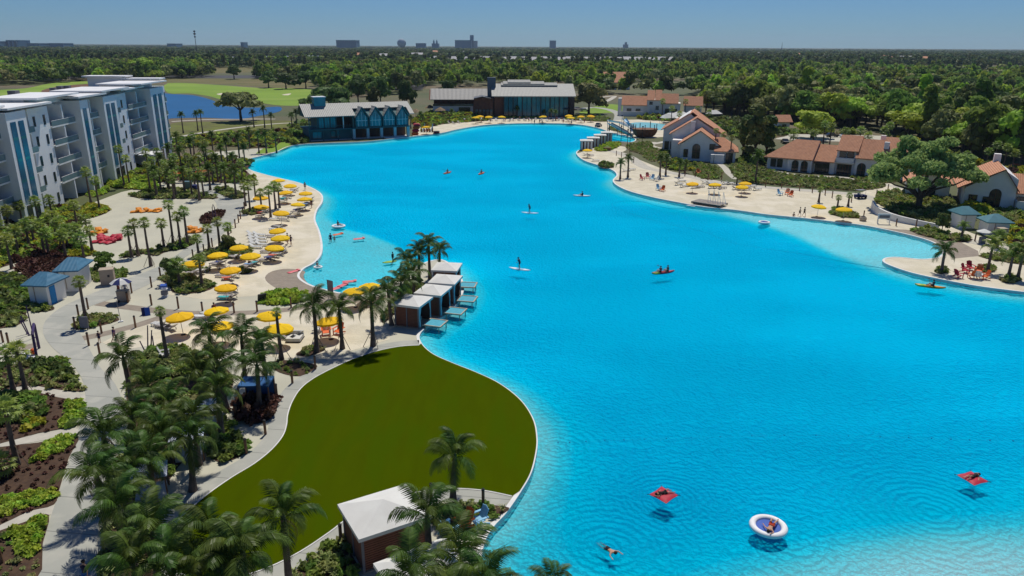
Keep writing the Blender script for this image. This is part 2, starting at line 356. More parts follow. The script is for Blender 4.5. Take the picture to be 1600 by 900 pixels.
fr = _n(nt, 'ShaderNodeFresnel'); fr.inputs['IOR'].default_value = 1.06; L.new(bp.outputs[0], fr.inputs['Normal'])
m2 = _n(nt, 'ShaderNodeMixShader'); L.new(mth('MULTIPLY', fr.outputs[0], .12), m2.inputs[0]); L.new(m1.outputs[0], m2.inputs[1]); L.new(gl.outputs[0], m2.inputs[2]); L.new(m2.outputs[0], out.inputs[0])
sheet('lagoon_water', SHORE, 0.0, mw)

# pool edge: white coping kerb all round, with its wall going down into the water
def strip_mesh(poly, w0, w1, z0, z1, closed=True):
    """band from offset w0 to w1 outward of poly, top at z1, inner face down to z0"""
    n = len(poly); P = [Vector(p) for p in poly]; mb = MB(); N = []
    ar = sum(P[i-1].x*P[i].y - P[i].x*P[i-1].y for i in range(n)); s = 1 if ar > 0 else -1
    for i in range(n):
        a = P[(i-1)%n] if closed or i > 0 else P[i]; b = P[(i+1)%n] if closed or i < n-1 else P[i]
        d = (b-a).normalized(); N.append(Vector((d.y, -d.x))*s)
    V = []
    for p_, q in zip(P, N):
        i_, o_ = p_+q*w0, p_+q*w1; V += [(i_.x,i_.y,z0),(i_.x,i_.y,z1),(o_.x,o_.y,z1),(o_.x,o_.y,LAND-.05)]
    F = []
    for i in range(n if closed else n-1):
        j = (i+1)%n
        for k in range(3): F.append((i*4+k, j*4+k, j*4+k+1, i*4+k+1))
    return mb.add(V, F)
o = strip_mesh(SHORE, -0.10, 0.22, -0.7, LAND+0.03).build('pool_edge', M_white); tag(o, kind='structure')

# big sand and paving sheets
i0, i1 = sidx(655,522), sidx(450,229)
left = shore(i0, i1) + gp([(425,232),(400,232),(330,238),(270,250),(235,290),(190,300),(110,330),(40,360),(-60,420),(-200,560),(-260,1000),(-100,1300),(400,1300),(770,1300)])+ list(reversed([])) + gp([(748,980)]) + shore(0, sidx(655,522))[:-1]
sheet('beach', left, LAND, M_sandL)
i0, i1 = sidx(901,240), sidx(1600,456)
rs = shore(i0, i1) + gp([(1700,455),(1700,400),(1640,388),(1600,385),(1540,372),(1480,350),(1400,345),(1390,330),(1402,312),(1440,300),(1385,285),(1340,303),(1280,298),(1190,292),(1130,285),(1070,274),(1030,262),(1000,250),(968,240),(985,231),(958,226),(935,229)])
sheet('beach', rs, LAND, M_sand)
i0, i1 = sidx(645,213), sidx(993,218)
fs = shore(i0, i1) + gp([(1010,212),(990,200),(945,190),(900,183),(780,184),(700,188),(665,195),(645,205)])
sheet('beach', fs, LAND, M_sand)
# beach sand next to the water on the left
bl = shore(sidx(467,432), sidx(392,266)) + gp([(395,285),(400,300),(380,330),(368,345),(350,372),(335,385),(300,400),(280,430),(260,460),(320,468),(400,462),(440,455)])
sheet('sand', bl, LAND+.008, M_sand)
bl2 = gp([(250,500),(300,492),(420,486),(520,482),(590,478),(600,505),(610,530),(560,545),(500,560),(440,560),(330,540),(260,560),(235,540),(185,548),(160,535),(200,515)])
sheet('sand', bl2, LAND+.008, M_sand)

lawn_l = gp([(655,540),(625,542),(590,549),(553,561),(520,576),(490,592),(470,608),(457,628),(450,648),(448,665),(442,682),(425,703),(398,725),(362,747),(325,773),(290,803),(265,830),(250,856),(262,885),(310,905),(370,902),(420,887),(470,862),(515,832),(548,808),(600,786),(655,769),(706,764),(755,767),(800,776)])
sh = shore(sidx(812,768), sidx(658,537))
turf = crm(lawn_l, 4, False) + sh
turf = [p for i, p in enumerate(turf)]
turf_o = sheet('lawn', turf, LAND+.05, M_turf)
lp = [Vector(p) for p in crm(lawn_l, 4, False)]
def band(name, path, w0, w1, z, m):       # flat band beside a line
    n = len(path); L_ = []; R_ = []
    for i in range(n):
        d = (path[min(i+1,n-1)] - path[max(i-1,0)]).normalized(); q = Vector((d.y,-d.x)); L_.append(path[i]+q*w0); R_.append(path[i]+q*w1)
    mb = MB(); mb.add([(p.x,p.y,z) for p in L_+R_], [(i,i+1,n+i+1,n+i) for i in range(n-1)])
    return tag(mb.build(name, m), kind='structure')
def ribbon(name, pts, wd, z, m, n=6):     # path along a centre line of pixels, width in metres
    return band(name, crm(gp(pts), n, False), -wd/2, wd/2, z, m)
band('footpath', lp, 1.45, -0.0, LAND+.03, M_conc)
band('kerb', lp, .06, -0.03, LAND+.065, M_white)

path = [(57,905),(64,860),(76,818),(92,770),(108,718),(122,675),(132,640),(133,612),(126,588),(108,565),(84,545),(69,525),(68,508),(78,494),(100,478),(150,456),(198,436),(246,417),(278,397),(304,376),(325,356),(337,335),(338,318),(325,303),(300,288),(340,290),(372,298),(385,312),(378,330),(361,353),(334,376),(289,402),(251,434),(204,457),(157,473),(134,482),(118,495),(122,514),(138,542),(155,572),(180,600),(192,635),(188,680),(170,740),(158,800),(152,850),(152,905)]
sheet('footpath', crm(gp(path), 4), LAND+.02, M_conc)
sheet('footpath', crm(gp([(57,905),(20,1200),(120,1300),(152,905)]),1), LAND+.02, M_conc)
ribbon('footpath', [(155,474),(200,480),(250,486),(310,490),(380,489),(440,485),(500,476),(560,470),(620,462)], 1.5, LAND+.016, M_brown)
ribbon('footpath', [(122,530),(165,521),(215,508),(262,494),(310,489)], 1.5, LAND+.014, M_brown)
ribbon('footpath', [(60,538),(30,545),(-20,555)], 1.4, LAND+.016, M_brown)
sheet('plaza', crm(gp([(414,434),(425,424),(450,420),(476,424),(474,432),(484,445),(510,455),(548,461),(545,472),(500,474),(450,458),(424,446)]), 3), LAND+.012, M_brown)
i0, i1 = sidx(1350,352), sidx(1474,392)
sheet('plaza', shore(i0, i1) + gp([(1490,404),(1530,400),(1528,392),(1500,378),(1470,374),(1430,360),(1385,357)]), LAND+.012, M_brown)
ribbon('footpath', [(-60,640),(0,615),(45,608),(90,615),(134,624)], 1.25, LAND+.018, M_pave)
ribbon('footpath', [(-60,720),(0,696),(60,684),(126,672)], 1.25, LAND+.018, M_pave)
ribbon('footpath', [(-60,850),(0,823),(45,806),(84,796)], 1.2, LAND+.018, M_pave)
ribbon('footpath', [(3,640),(8,600),(16,585)], 1.2, LAND+.015, M_pave)
ribbon('footpath', [(925,232),(960,237),(985,246),(1010,262),(1060,272),(1120,284),(1200,293),(1280,299),(1345,305),(1385,318)], 3.0, LAND+.014, M_pave)
ribbon('footpath', [(975,232),(1020,225),(1050,219),(1075,216)], 2.0, LAND+.012, M_pave)
ribbon('footpath', [(1022,222),(1018,227),(1030,231),(1048,233),(1062,238),(1075,246),(1100,252),(1120,254),(1132,262),(1138,270),(1150,280)], 1.7, LAND+.013, M_pave)
ribbon('footpath', [(1200,264),(1225,270),(1262,275),(1320,277),(1352,283),(1400,292),(1440,300)], 2.0, LAND+.013, M_pave)
ribbon('footpath', [(1200,264),(1170,268),(1150,275)], 1.4, LAND+.013, M_pave)
ribbon('footpath', [(1385,345),(1430,350),(1500,372),(1560,385),(1640,392)], 3.0, LAND+.015, M_pave)
ribbon('footpath', [(268,216),(330,205),(400,196),(460,192),(500,196)], 2.2, LAND+.013, M_pave)
ribbon('footpath', [(268,190),(320,187),(380,186),(430,186)], 2.5, LAND+.013, M_pave)
ribbon('footpath', [(900,172),(925,168),(950,171),(966,178),(965,190)], 4.0, LAND+.013, M_conc)
ribbon('footpath', [(940,152),(960,150),(948,158),(930,162)], 3.0, LAND+.013, M_pave)
# fairways, road and car park beyond
sheet('fairway', crm(gp([(262,130),(330,132),(400,137),(485,139),(490,150),(484,163),(440,165),(400,160),(350,156),(325,150),(295,146),(262,145)]), 3), LAND+.02, M_fair)
sheet('fairway', crm(gp([(-10,142),(40,138),(75,131),(110,128),(150,127),(190,129),(180,136),(100,142),(60,147),(20,153),(-20,155)]), 3), LAND+.02, M_fair)
sheet('mulch_bank', crm(gp([(66,141),(100,134),(160,130),(220,131),(210,140),(120,143),(75,146)]), 3), LAND+.035, M_redm)
sheet('rough_field', crm(gp([(262,124),(340,123),(480,126),(470,138),(330,131),(262,130)]), 3), LAND+.015, M_rough)
sheet('rough_field', crm(gp([(310,106),(345,105),(480,108),(520,112),(480,116),(400,113),(315,114)]), 3), LAND+.015, M_rough)
sheet('fairway', crm(gp([(1376,143),(1420,144),(1460,148),(1520,152),(1600,156),(1600,159),(1520,158),(1440,156),(1400,152)]), 3), LAND+.02, M_fair)
sheet('fairway', crm(gp([(650,103),(700,104),(715,108),(690,110),(655,109)]), 2), LAND+.02, M_fair)
sheet('fairway', crm(gp([(905,175),(945,163),(975,166),(968,178),(950,176),(925,178)]), 3), LAND+.011, M_fair)
sheet('bunker', crm(gp([(694,112),(707,112),(707,118),(692,119)]), 2), LAND+.03, M_sand)
sheet('bunker', crm(gp([(338,147),(352,145),(358,147),(348,149)]), 2), LAND+.04, M_sand)
sheet('bunker', crm(gp([(440,148),(455,146),(450,149)]), 2), LAND+.04, M_sand)
sheet('road', gp([(-100,123),(1000,121),(1000,117.5),(-100,118)]), LAND+.03, M_asph)
sheet('car_park', gp([(555,142),(660,140),(668,124),(560,121)]), LAND+.03, M_asph)
sheet('car_park', gp([(1200,217),(1330,222),(1420,224),(1380,212),(1210,209)]), LAND+.012, M_pave)
mp_ = mat('pond_water', (0.015,0.10,0.24), (0.012,0.085,0.20), scale=.05, rough=.3, spec=.15, bump=.02, bscale=1)
sheet('pond_water', crm(gp([(240,146),(268,147),(302,149),(330,156),(348,165),(380,168),(410,168),(437,167),(437,174),(405,181),(372,186),(320,184),(268,185),(230,187)]), 4), LAND+.03, mp_)
sheet('grass', crm(gp([(268,193),(330,190),(430,188),(480,193),(470,205),(430,200),(380,205),(300,212),(266,218)]), 3), LAND+.006, mat('olive_lawn', (0.14,0.16,0.03),(0.11,0.11,0.035), scale=.15, rough=1))
sheet('grass', crm(gp([(420,228),(440,222),(465,222),(450,230),(430,237),(400,240)]), 3), LAND+.02, M_fair)
M_far = mat('far_marsh', (0.15,0.125,0.085), (0.11,0.09,0.06), scale=0.01, rough=1)
sheet('marsh', gp([(1290,104),(1600,115),(1600,108),(1480,103),(1340,100)]), LAND+.02, M_far)
# ---------------------------------------------------------------- foliage kits (shared mesh data)
M_bark = mat('bark', (0.13,0.10,0.075), (0.08,0.06,0.045), scale=3, rough=1, bump=.02, bscale=12)
M_palmbark = mat('palm_bark', (0.17,0.125,0.10), (0.10,0.075,0.06), scale=2.5, rough=1, bump=.03, bscale=9)
M_leafs = {
 'dark': mat('leaf_dark', (0.13,0.18,0.045), (0.085,0.125,0.032), scale=.25, rough=.7, rand=1.0, trans=.35),
 'mid': mat('leaf_mid', (0.25,0.36,0.07), (0.17,0.265,0.05), scale=.25, rough=.75, spec=.15, rand=.7, trans=.5),
 'bright': mat('leaf_bright', (0.40,0.54,0.06), (0.30,0.43,0.05), scale=.25, rough=.7, rand=.7, trans=.35),
 'olive': mat('leaf_olive', (0.33,0.36,0.12), (0.24,0.275,0.09), scale=.25, rough=.7, rand=.8, trans=.3),
 'yellow': mat('leaf_yellow', (0.45,0.42,0.03), (0.32,0.33,0.03), scale=.4, rough=.7, rand=.3, trans=.3),
 'russet': mat('leaf_russet', (0.12,0.055,0.035), (0.085,0.04,0.03), scale=.4, rough=.8, rand=.5, trans=.2)}
M_frond = mat('palm_leaflets', (0.115,0.19,0.03), (0.06,0.105,0.02), scale=.8, rough=.45, spec=.16, rand=.8, trans=.2)
M_fan = mat('fan_palm_leaves', (0.27,0.36,0.06), (0.17,0.25,0.045), scale=.8, rough=.5, spec=.4, rand=.6, trans=.35)
M_dead = mat('dry_frond', (0.22,0.16,0.08), (0.15,0.10,0.05), scale=1, rough=.9)

def rand_dirs(n, rng, zmin=-1.0):
    z = rng.uniform(zmin, 1, n); a = rng.uniform(0, 2*np.pi, n); r = np.sqrt(1-z*z)
    return np.stack([r*np.cos(a), r*np.sin(a), z], -1)
def leaf_cloud(C, RA, n, size, rng, zmin=-.35, fill=.35, flat=.6):
    """n small four-cornered leaf sprays over and inside the lobes (centres C, radii RA)"""
    C = np.asarray(C, float); RA = np.asarray(RA, float)
    wt = (RA[:,0]*RA[:,1])**1.0; pick = rng.choice(len(C), n, p=wt/wt.sum())
    d = rand_dirs(n, rng, zmin); rr = 1 - fill*rng.random(n)**2
    P = C[pick] + d*RA[pick]*rr[:,None]
    N = d*flat + rand_dirs(n, rng)*(1-flat)*1.4; N /= np.linalg.norm(N, axis=1)[:,None]
    T = np.cross(N, rand_dirs(n, rng)); T /= np.linalg.norm(T, axis=1)[:,None]+1e-9; B = np.cross(N, T)
    s = size*rng.uniform(.6, 1.35, n)[:,None]; e = rng.uniform(.55, 1.0, n)[:,None]
    j = lambda: 1+rng.uniform(-.35,.35,(n,1))
    V = np.stack([P+T*s*j(), P+B*s*e*j(), P-T*s*j(), P-B*s*e*j()], 1).reshape(-1, 3)
    return V, np.arange(4*n).reshape(n, 4)
def make_crown(kind, seed, n=1300, size=.55):
    """unit-ish crown: about 10 m wide and 8 m high, its base at z=0"""
    rng = np.random.default_rng(seed); C = []; RA = []
    if kind == 'round':
        for k in range(14):
            a = rng.uniform(0, 6.28); r = rng.uniform(.5, 3.6); z = rng.uniform(1.8, 6.6) - r*.35
            q = rng.uniform(1.1, 2.1); C.append((r*math.cos(a), r*math.sin(a), z+.6)); RA.append((q, q, q*.72))
        C.append((0,0,4.2)); RA.append((2.9,2.9,2.9))
    elif kind == 'spread':
        for k in range(18):
            a = rng.uniform(0, 6.28); r = rng.uniform(1.2, 5.0); z = 4.6 - r*.42 + rng.uniform(-.7,.9)
            q = rng.uniform(1.0, 1.8); C.append((r*math.cos(a), r*math.sin(a), z)); RA.append((q*1.15, q*1.15, q*.6))
        C.append((0,0,3.6)); RA.append((3.2,3.2,1.7))
    elif kind == 'tall':
        for k in range(15):
            z = rng.uniform(.5, 10.5); m = 2.6*(1-abs(z-4)/8.5); a = rng.uniform(0,6.28); r = rng.uniform(.1, 1)*m
            q = rng.uniform(.8, 1.5); C.append((r*math.cos(a), r*math.sin(a), z)); RA.append((q, q, q*.8))
        C.append((0,0,5)); RA.append((1.5,1.5,5))
    V, F = leaf_cloud(C, RA, n, size, rng, -.35, .35, .72)
    return V, F
def make_limbs(kind, seed, th, r=.28):
    rng = random.Random(seed); mb = MB(); mb.tube([(0,0,-.2),(rng.uniform(-.15,.15),rng.uniform(-.15,.15),th*.55),(0,0,th)], [r*1.35,r,r*.85], 7)
    for k in range(6):
        a = k*1.05+rng.uniform(-.3,.3); L_ = rng.uniform(2.2,3.6) if kind != 'tall' else rng.uniform(1,1.8); h = rng.uniform(1.6,3.2)
        p1 = Vector((math.cos(a)*L_*.45, math.sin(a)*L_*.45, th+h*.45)); p2 = Vector((math.cos(a)*L_, math.sin(a)*L_, th+h))
        mb.tube([(0,0,th-.3),p1,p2],[r*.6,r*.4,r*.16],5)
    if kind == 'tall': mb.tube([(0,0,th),(0,0,th+9)],[r*.8,r*.2],6)
    return mb
CROWN = {}
for kind, seeds in (('round',(11,12,13,14)), ('spread',(21,22,23)), ('tall',(31,32))):
    for s in seeds: CROWN[(kind, s)] = make_crown(kind, s)
LIMB = {k: make_limbs(k, 5, 3.0 if k != 'tall' else 3.5).mesh('trunk', M_bark) for k in ('round','spread','tall')}
CM = {}
def crown_mesh(kind, seed, col):
    if (kind,seed,col) not in CM:
        V, F = CROWN[(kind,seed)]; V = V.copy(); V[:,2] += 1.5 if kind != 'tall' else 1.8
        CM[(kind,seed,col)] = npmesh('crown', V, F, M_leafs[col])
    return CM[(kind,seed,col)]
def tree(loc, kind, col, s, label, group=None, rz=None, seed=None, name='broadleaf_tree', cat='tree', sz=None):
    t = thing(name, label, cat, loc, rz if rz is not None else random.uniform(0,6.28), group, (s, s, s*(sz or random.uniform(.85,1.15))))
    seed = seed or random.choice([k[1] for k in CROWN if k[0] == kind])
    ob('crown', crown_mesh(kind, seed, col), t); ob('trunk', LIMB[kind], t)
    return t

# ---- feather palm: arching fronds, each a leaf of its own
def frond_mesh(L_=3.4, rise=.9, droop=2.2, seed=1, nl=27, wd=.95, lw=.052, name='frond', m=None):
    rng = random.Random(seed); mb = MB(); pts = []
    K = 9
    for i in range(K+1):
        t = i/K; x = L_*(t - .18*t*t*t*droop/2); z = rise*math.sin(t*math.pi*.62)*1.2 - droop*t**2.6*.62
        pts.append(Vector((x, 0.10*math.sin(t*3+seed)*t, z)))
    mb.tube(pts, [.045*(1-.85*i/K) for i in range(K+1)], 3, False)
    def at(t):
        f = t*K; i = min(int(f), K-1); return pts[i].lerp(pts[i+1], f-i), (pts[i+1]-pts[i]).normalized()
    for sd_ in (-1, 1):
        for i in range(nl):
            t = .13 + .86*(i+.5*(sd_>0))/nl; p, d = at(t)
            l = wd*(math.sin(math.pi*(t*.86+.1))**.6)*rng.uniform(.85,1.1)
            side = Vector((0, sd_, 0)); dirn = (side*.9 + d*.55 + Vector((0,0,-.38-rng.uniform(0,.35)))).normalized()
            tip = p + dirn*l + Vector((0,0,-.16*l)); w_ = d*lw
            mid = p + dirn*l*.5 + Vector((0,0,.03))
            mb.add([p-w_*.6, p+w_*.6, mid+w_, mid-w_, tip], [(0,1,2,3),(3,2,4)])
    return mb.mesh(name, m or M_frond)
FROND = [frond_mesh(3.5, 1.2, 1.8, 1), frond_mesh(3.8, .9, 2.9, 2), frond_mesh(3.4, .4, 3.5, 3)]
DRY = frond_mesh(3.2, .2, 3.0, 9, 16, .55, .04, 'dry_frond', M_dead)
def joined_crown(nf, els, L_, seed, simple=14, lw=.065):
    rng = random.Random(seed); mb = MB()
    fm = [frond_mesh(L_, .9, d, seed+i, simple, L_*.27, lw, 'tmp') for i, d in enumerate((1.4,2.4,3.0))]
    dat = [([v.co.copy() for v in m.vertices], [tuple(p.vertices) for p in m.polygons]) for m in fm]
    for k in range(nf):
        a = k*2.39996; e = els[0] + (els[1]-els[0])*k/nf; v, f = dat[0 if e > .5 else 1 if e > 0 else 2]
        M = Matrix.Rotation(a+rng.uniform(-.2,.2),4,'Z') @ Matrix.Rotation(-e,4,'Y') @ Matrix.Scale(rng.uniform(.8,1.1),4)
        mb.add([M @ c for c in v], f)
    for m in fm: bpy.data.meshes.remove(m)
    return mb
FEATHER_J = [joined_crown(17, (1.15,-.45), 2.6, s).mesh('crown', M_frond) for s in (5,6)]
COCO_J = [joined_crown(12, (1.1,-.3), 2.3, s, 12, .08).mesh('crown', mat('young_palm_leaflets',(0.22,0.29,0.05),(0.15,0.21,0.04),scale=.8,rough=.5,rand=.5,trans=.3)) for s in (7,)]
def fan_crown(seed, nl=28, q_=.80):
    rng = random.Random(seed); mb = MB()
    for k in range(nl):
        a = k*2.39996; e = 1.25 - 2.1*k/nl + rng.uniform(-.15,.15)
        M = Matrix.Scale(q_,4) @ Matrix.Rotation(a,4,'Z') @ Matrix.Rotation(-e,4,'Y'); st = rng.uniform(.75,1.0)
        mb.tube([M @ Vector((0,0,0)), M @ Vector((st,0,0))], .022, 3, False)
        nb = 9
        for b in range(nb):
            th = (b/(nb-1)-.5)*3.3; l = rng.uniform(.62,.85)*(1-.18*abs(th)/1.6)
            t0 = Vector((st,0,0)); dirn = Vector((math.cos(th)*.95, math.sin(th), -.10)); w_ = Vector((-math.sin(th), math.cos(th), 0))*.075
            mid = t0+dirn*l*.55; tip = t0+dirn*l+Vector((0,0,-.30*l))
            mb.add([M @ q for q in (t0, mid-w_, tip, mid+w_)], [(0,1,2,3)])
    return mb
FAN_J = [fan_crown(s).mesh('crown', M_fan) for s in (1,2,3)]
def ptrunk(h, r0=.19, r1=.13, flare=1.5, n=8, rings=None):
    mb = MB(); k = max(5, int(h/.55)); path = []; rad = []
    for i in range(k+1):
        t = i/k; path.append((.10*math.sin(t*2.2)*h*.12, .05*math.sin(t*3)*h*.1, t*h - .1*(i==0)))
        rad.append((r0*(1+(flare-1)*max(0,1-t*5)) *(1-t) + r1*t)*(1+.07*(i%2)))
    return mb.tube(path, rad, n), Vector(path[-1])
TR = {}
def palm(px, py, h, kind, label, group, near=False, sc_=1.0, braces=False, base=None):
    """crown centre seen at (px,py), trunk height h"""
    loc = G(px, py, LAND + h) if base is None else G(*base); loc.z = LAND
    hq = round(h*2)/2; key = (hq, kind in ('fan','sabal'))
    if key not in TR:
        tb, top = ptrunk(hq, .20 if kind != 'feather' else .22, .13 if kind != 'feather' else .15)
        TR[key] = (tb.mesh('trunk', M_palmbark), top)
    tm, top = TR[key]
    t = thing({'fan':'fan_palm','sabal':'fan_palm','feather':'feather_palm','coco':'young_palm'}[kind], label, 'palm tree', loc, random.uniform(0,6.28), group, random.uniform(.95,1.05))
    ob('trunk', tm, t)
    if near and kind == 'feather':
        nf = 16; ph = random.uniform(0, 6); t.rotation_euler.x = random.uniform(-.06,.06); t.rotation_euler.y = random.uniform(-.06,.06)
        for k in range(nf):
            e = 1.15 - 1.65*k/nf + random.uniform(-.1,.1)
            f = ob('frond', FROND[0 if k < 6 else 1 if k < 13 else 2], t); f.location = top
            f.rotation_euler = (random.uniform(-.2,.2), -e*.8, ph + k*2.39996); q = sc_*random.uniform(.72,1.12); f.scale = (q,q,q)
        for k in range(random.randint(1,3)):
            f = ob('dry_frond', DRY, t); f.location = top; f.rotation_euler = (random.uniform(-.4,.4), random.uniform(.75,1.05), random.uniform(0,6.28)); q = sc_*random.uniform(.55,.8); f.scale = (q,q,q)
    else:
        me = random.choice(FAN_J if kind in ('fan','sabal') else COCO_J if kind == 'coco' else FEATHER_J)
        c = ob('crown', me, t); c.location = top; c.rotation_euler = (0,0,random.uniform(0,6)); c.scale = (sc_,)*3
    if kind == 'feather': # smooth green crownshaft
        s_ = ob('crownshaft', SHAFT, t); s_.location = top
    if braces:
        for k in range(3):
            b_ = ob('brace', BRACE, t); b_.rotation_euler = (0,0,k*2.094+.4)
    return t
SHAFT = MB().lathe([(.16,-.75),(.19,-.4),(.15,.0),(.07,.35)], 8).mesh('crownshaft', mat('crownshaft_green',(.10,.13,.045),(.08,.10,.035),scale=2,rough=.5))
BRACE = MB().tube([(1.0,0,-.05),(.14,0,1.7)], .035, 4).mesh('brace', mat('brace_timber',(.30,.22,.14),scale=2))

# ---- palms standing in the place (crown centre in the view, trunk height in metres)
def hb(px, by, ty):                   # height of something whose foot is seen at row by and top at row ty
    g = G(px, by); return ZT(px, ty, g.y) - LAND
def row(items, kind, fmt, group, near=False, sc_=1.0, braces=False):
    """items: (foot x, foot y, crown x, crown y); labelled by their order in the row"""
    for i, (bx, by, cx, cy) in enumerate(items):
        h = max(1.2, hb(bx, by, cy)); palm(cx, cy, h, kind, fmt.format(ordn(i)), group, near, sc_, braces, base=(bx,by))
def crowns(items, kind, fmt, group, near=False, sc_=1.0, braces=False):
    for i, (cx, cy, h) in enumerate(items): palm(cx, cy, h, kind, fmt.format(ordn(i)), group, near, sc_, braces)

row([(206,402,203,358),(216,400,214,350),(236,416,231,343),(257,390,251,348),(271,383,268,320),(282,384,279,342),(293,382,290,334)], 'fan',
    'slender fan palm on the pale court, {} from the beanbag side of the row', 'fan palms in the row on the pale court', sc_=.88, braces=True)
row([(311,400,311,374),(316,447,315,404),(327,389,325,358),(344,388,342,350),(358,375,356,354)], 'fan', 'small fan palm beside the curving path to the umbrellas, {} from the left', 'fan palms along the curving path', sc_=.8)
row([(281,445,281,418)], 'fan', 'thick-trunked fan palm in the shrub bed beside the blue robe stand', None, sc_=1.1)
row([(245,308,245,272),(252,300,252,270),(265,298,265,268),(275,308,274,270),(300,306,299,270),(319,308,318,268),(333,287,332,262),(235,298,229,256),(243,300,242,266),(263,296,262,262)], 'fan',
    'fan palm in the long planting strip behind the pale court, {} from the apartment side', 'fan palms in the strip behind the court', sc_=.9)
row([(391,332,391,292),(384,322,383,288),(400,312,399,286),(423,340,421,296),(431,327,430,290),(437,325,436,292),(409,330,409,300)], 'sabal',
    'fan palm shading the beach umbrellas, {} in the clump nearest the lagoon bend', 'palms among the upper beach umbrellas', sc_=.95)
row([(369,307,367,268)], 'feather', 'broad dark feather palm between court and upper umbrellas', None, near=True, sc_=.75)
row([(98,293,94,262),(104,296,104,266),(120,301,118,276),(195,293,193,236),(203,290,203,246),(143,320,140,270),(156,327,152,283),(128,300,128,268)], 'sabal',
    'fan palm standing close against the white apartment block, {} from its near end', 'fan palms against the apartment block', sc_=1.0)
row([(17,363,12,332),(19,420,18,378),(54,380,54,344),(70,397,68,356),(77,400,76,362),(103,403,102,364),(107,392,107,362),(123,388,122,358),(133,412,130,372),(144,392,142,362),(122,362,116,320),(137,367,137,345),(46,388,46,352),(30,398,30,362),(88,372,88,338),(6,400,5,352),(36,352,36,322),(62,352,62,318),(84,348,84,314),(96,388,96,350)], 'sabal',
    'fan palm in the crowded garden below the apartments, {} counted from its corner', 'fan palms in the garden below the apartments', sc_=1.0)
row([(262,562,256,490)], 'fan', 'short-crowned fan palm leaning beside the large orange-yellow umbrella', None, sc_=.55)
row([(440,562,435,488)], 'fan', 'thin braced fan palm between two yellow umbrellas', None, sc_=.5, braces=True)
row([(136,508,128,444)], 'fan', 'fan palm in the kerbed island beside the kiosk', None, sc_=.75, braces=True)
row([(27,727,28,645)], 'fan', 'tall fan palm braced in the mulch bed at the path fork', None, sc_=1.0, braces=True)
row([(40,612,34,545)], 'fan', 'fan palm in front of the dark arched frame', None, sc_=1.0, braces=True)
row([(21,612,8,556)], 'fan', 'fan palm half out of frame beside the arched frame', None, sc_=1.0)
row([(2,745,-4,735)], 'fan', 'low fan palm cut by the picture edge', None, sc_=1.0)
# crowded strip from the apartments to the boathouse
crowns([(262,232,6),(280,240,5),(296,226,5.5),(318,235,5),(337,250,5),(300,256,5),(268,262,5),(325,268,4),(352,222,5.5),(371,218,5.5),(345,236,4.5),(285,272,4),(308,282,4),(250,248,5),(330,215,5),(362,246,4.5),(388,205,5),(402,212,5),(414,212,5),(430,214,4.5),(380,232,4.5),(240,268,5),(275,215,5),(350,268,4)], 'feather',
    'palm in the dense grove between apartments and lagoon, {} from its edge', 'feather palms in the grove by the apartments', sc_=.82)
crowns([(256,256,4.5),(270,248,5),(292,246,5),(310,246,5),(330,240,5),(343,258,4),(320,226,5),(300,214,5),(286,228,5),(245,236,5),(268,280,4),(236,250,5),(376,256,4),(228,240,6)], 'fan',
    'fan palm mixed into the grove between apartments and lagoon, {} within the grove', 'fan palms in the grove by the apartments', sc_=1.0)
crowns([(283,181,6),(313,176,7),(306,178,6),(395,178,5),(411,172,6.5),(423,181,5),(455,182,5),(462,178,5)], 'feather',
    'palm on the grass beside the blue golf pond, {} from the left', 'palms beside the golf pond', sc_=.8)
# big dark grove in the foreground
crowns([(195,565,5),(232,602,4.0),(268,628,4.0),(338,614,3.9),(345,565,4.6),(375,525,4.6),(410,535,4.6),(398,578,3.9),(160,690,4.8),(208,655,4.0),(246,676,4.0),(290,690,3.9),(150,748,5),(192,740,4.2),(232,722,4.0),(195,790,5),(308,585,4.0),(325,522,4.2),(300,655,3.8)], 'feather',
    'dark palm in the grove between wide path and lawn, {} within the grove', 'feather palms in the big foreground grove', near=True, sc_=.78)
crowns([(235,845,5),(275,875,5),(332,852,5),(305,895,4.6),(385,868,5),(440,812,5.2),(215,880,5),(355,900,4.4)], 'feather',
    'palm crossing the near edge of the lawn, {} from the path side', 'feather palms along the near lawn edge', near=True, sc_=.78)
palm(706, 714, 3.6, 'feather', 'palm standing alone at the curved tip of the lawn', None, True, .82)
palm(715, 868, 4.2, 'feather', 'sprawling feather palm beside the second white cabana', None, True, .92)
palm(668, 812, 4.4, 'feather', 'palm arching over the white cabana roof', None, True, .78)
palm(640, 905, 4.6, 'feather', 'palm whose fronds hang over the lower cabana roof', None, True, .8)
palm(758, 905, 4.2, 'feather', 'palm at the bottom corner reaching over the water', None, True, .82)
palm(864, 925, 3.0, 'feather', 'palm tips just rising over the bottom edge by the water', None, True, .7)
for i, (bx, by, cx, cy) in enumerate([(495,550,489,488),(535,545,529,478),(583,541,580,474),(612,508,604,452),(628,500,622,448)]):
    palm(cx, cy, hb(bx,by,cy), 'feather', 'palm shading the sand behind the lagoon cabanas, %s from the left' % ordn(i), 'feather palms behind the lagoon cabanas', True, .78, True, base=(bx,by))
for i, (bx, by, cx, cy) in enumerate([(640,448,636,408),(655,440,652,398),(672,436,668,386),(686,424,682,390),(648,470,641,428)]):
    palm(cx, cy, hb(bx,by,cy), 'feather', 'palm clustered on the cabana point, %s towards the open water' % ordn(i), 'feather palms on the cabana point', True, .70, False, base=(bx,by))
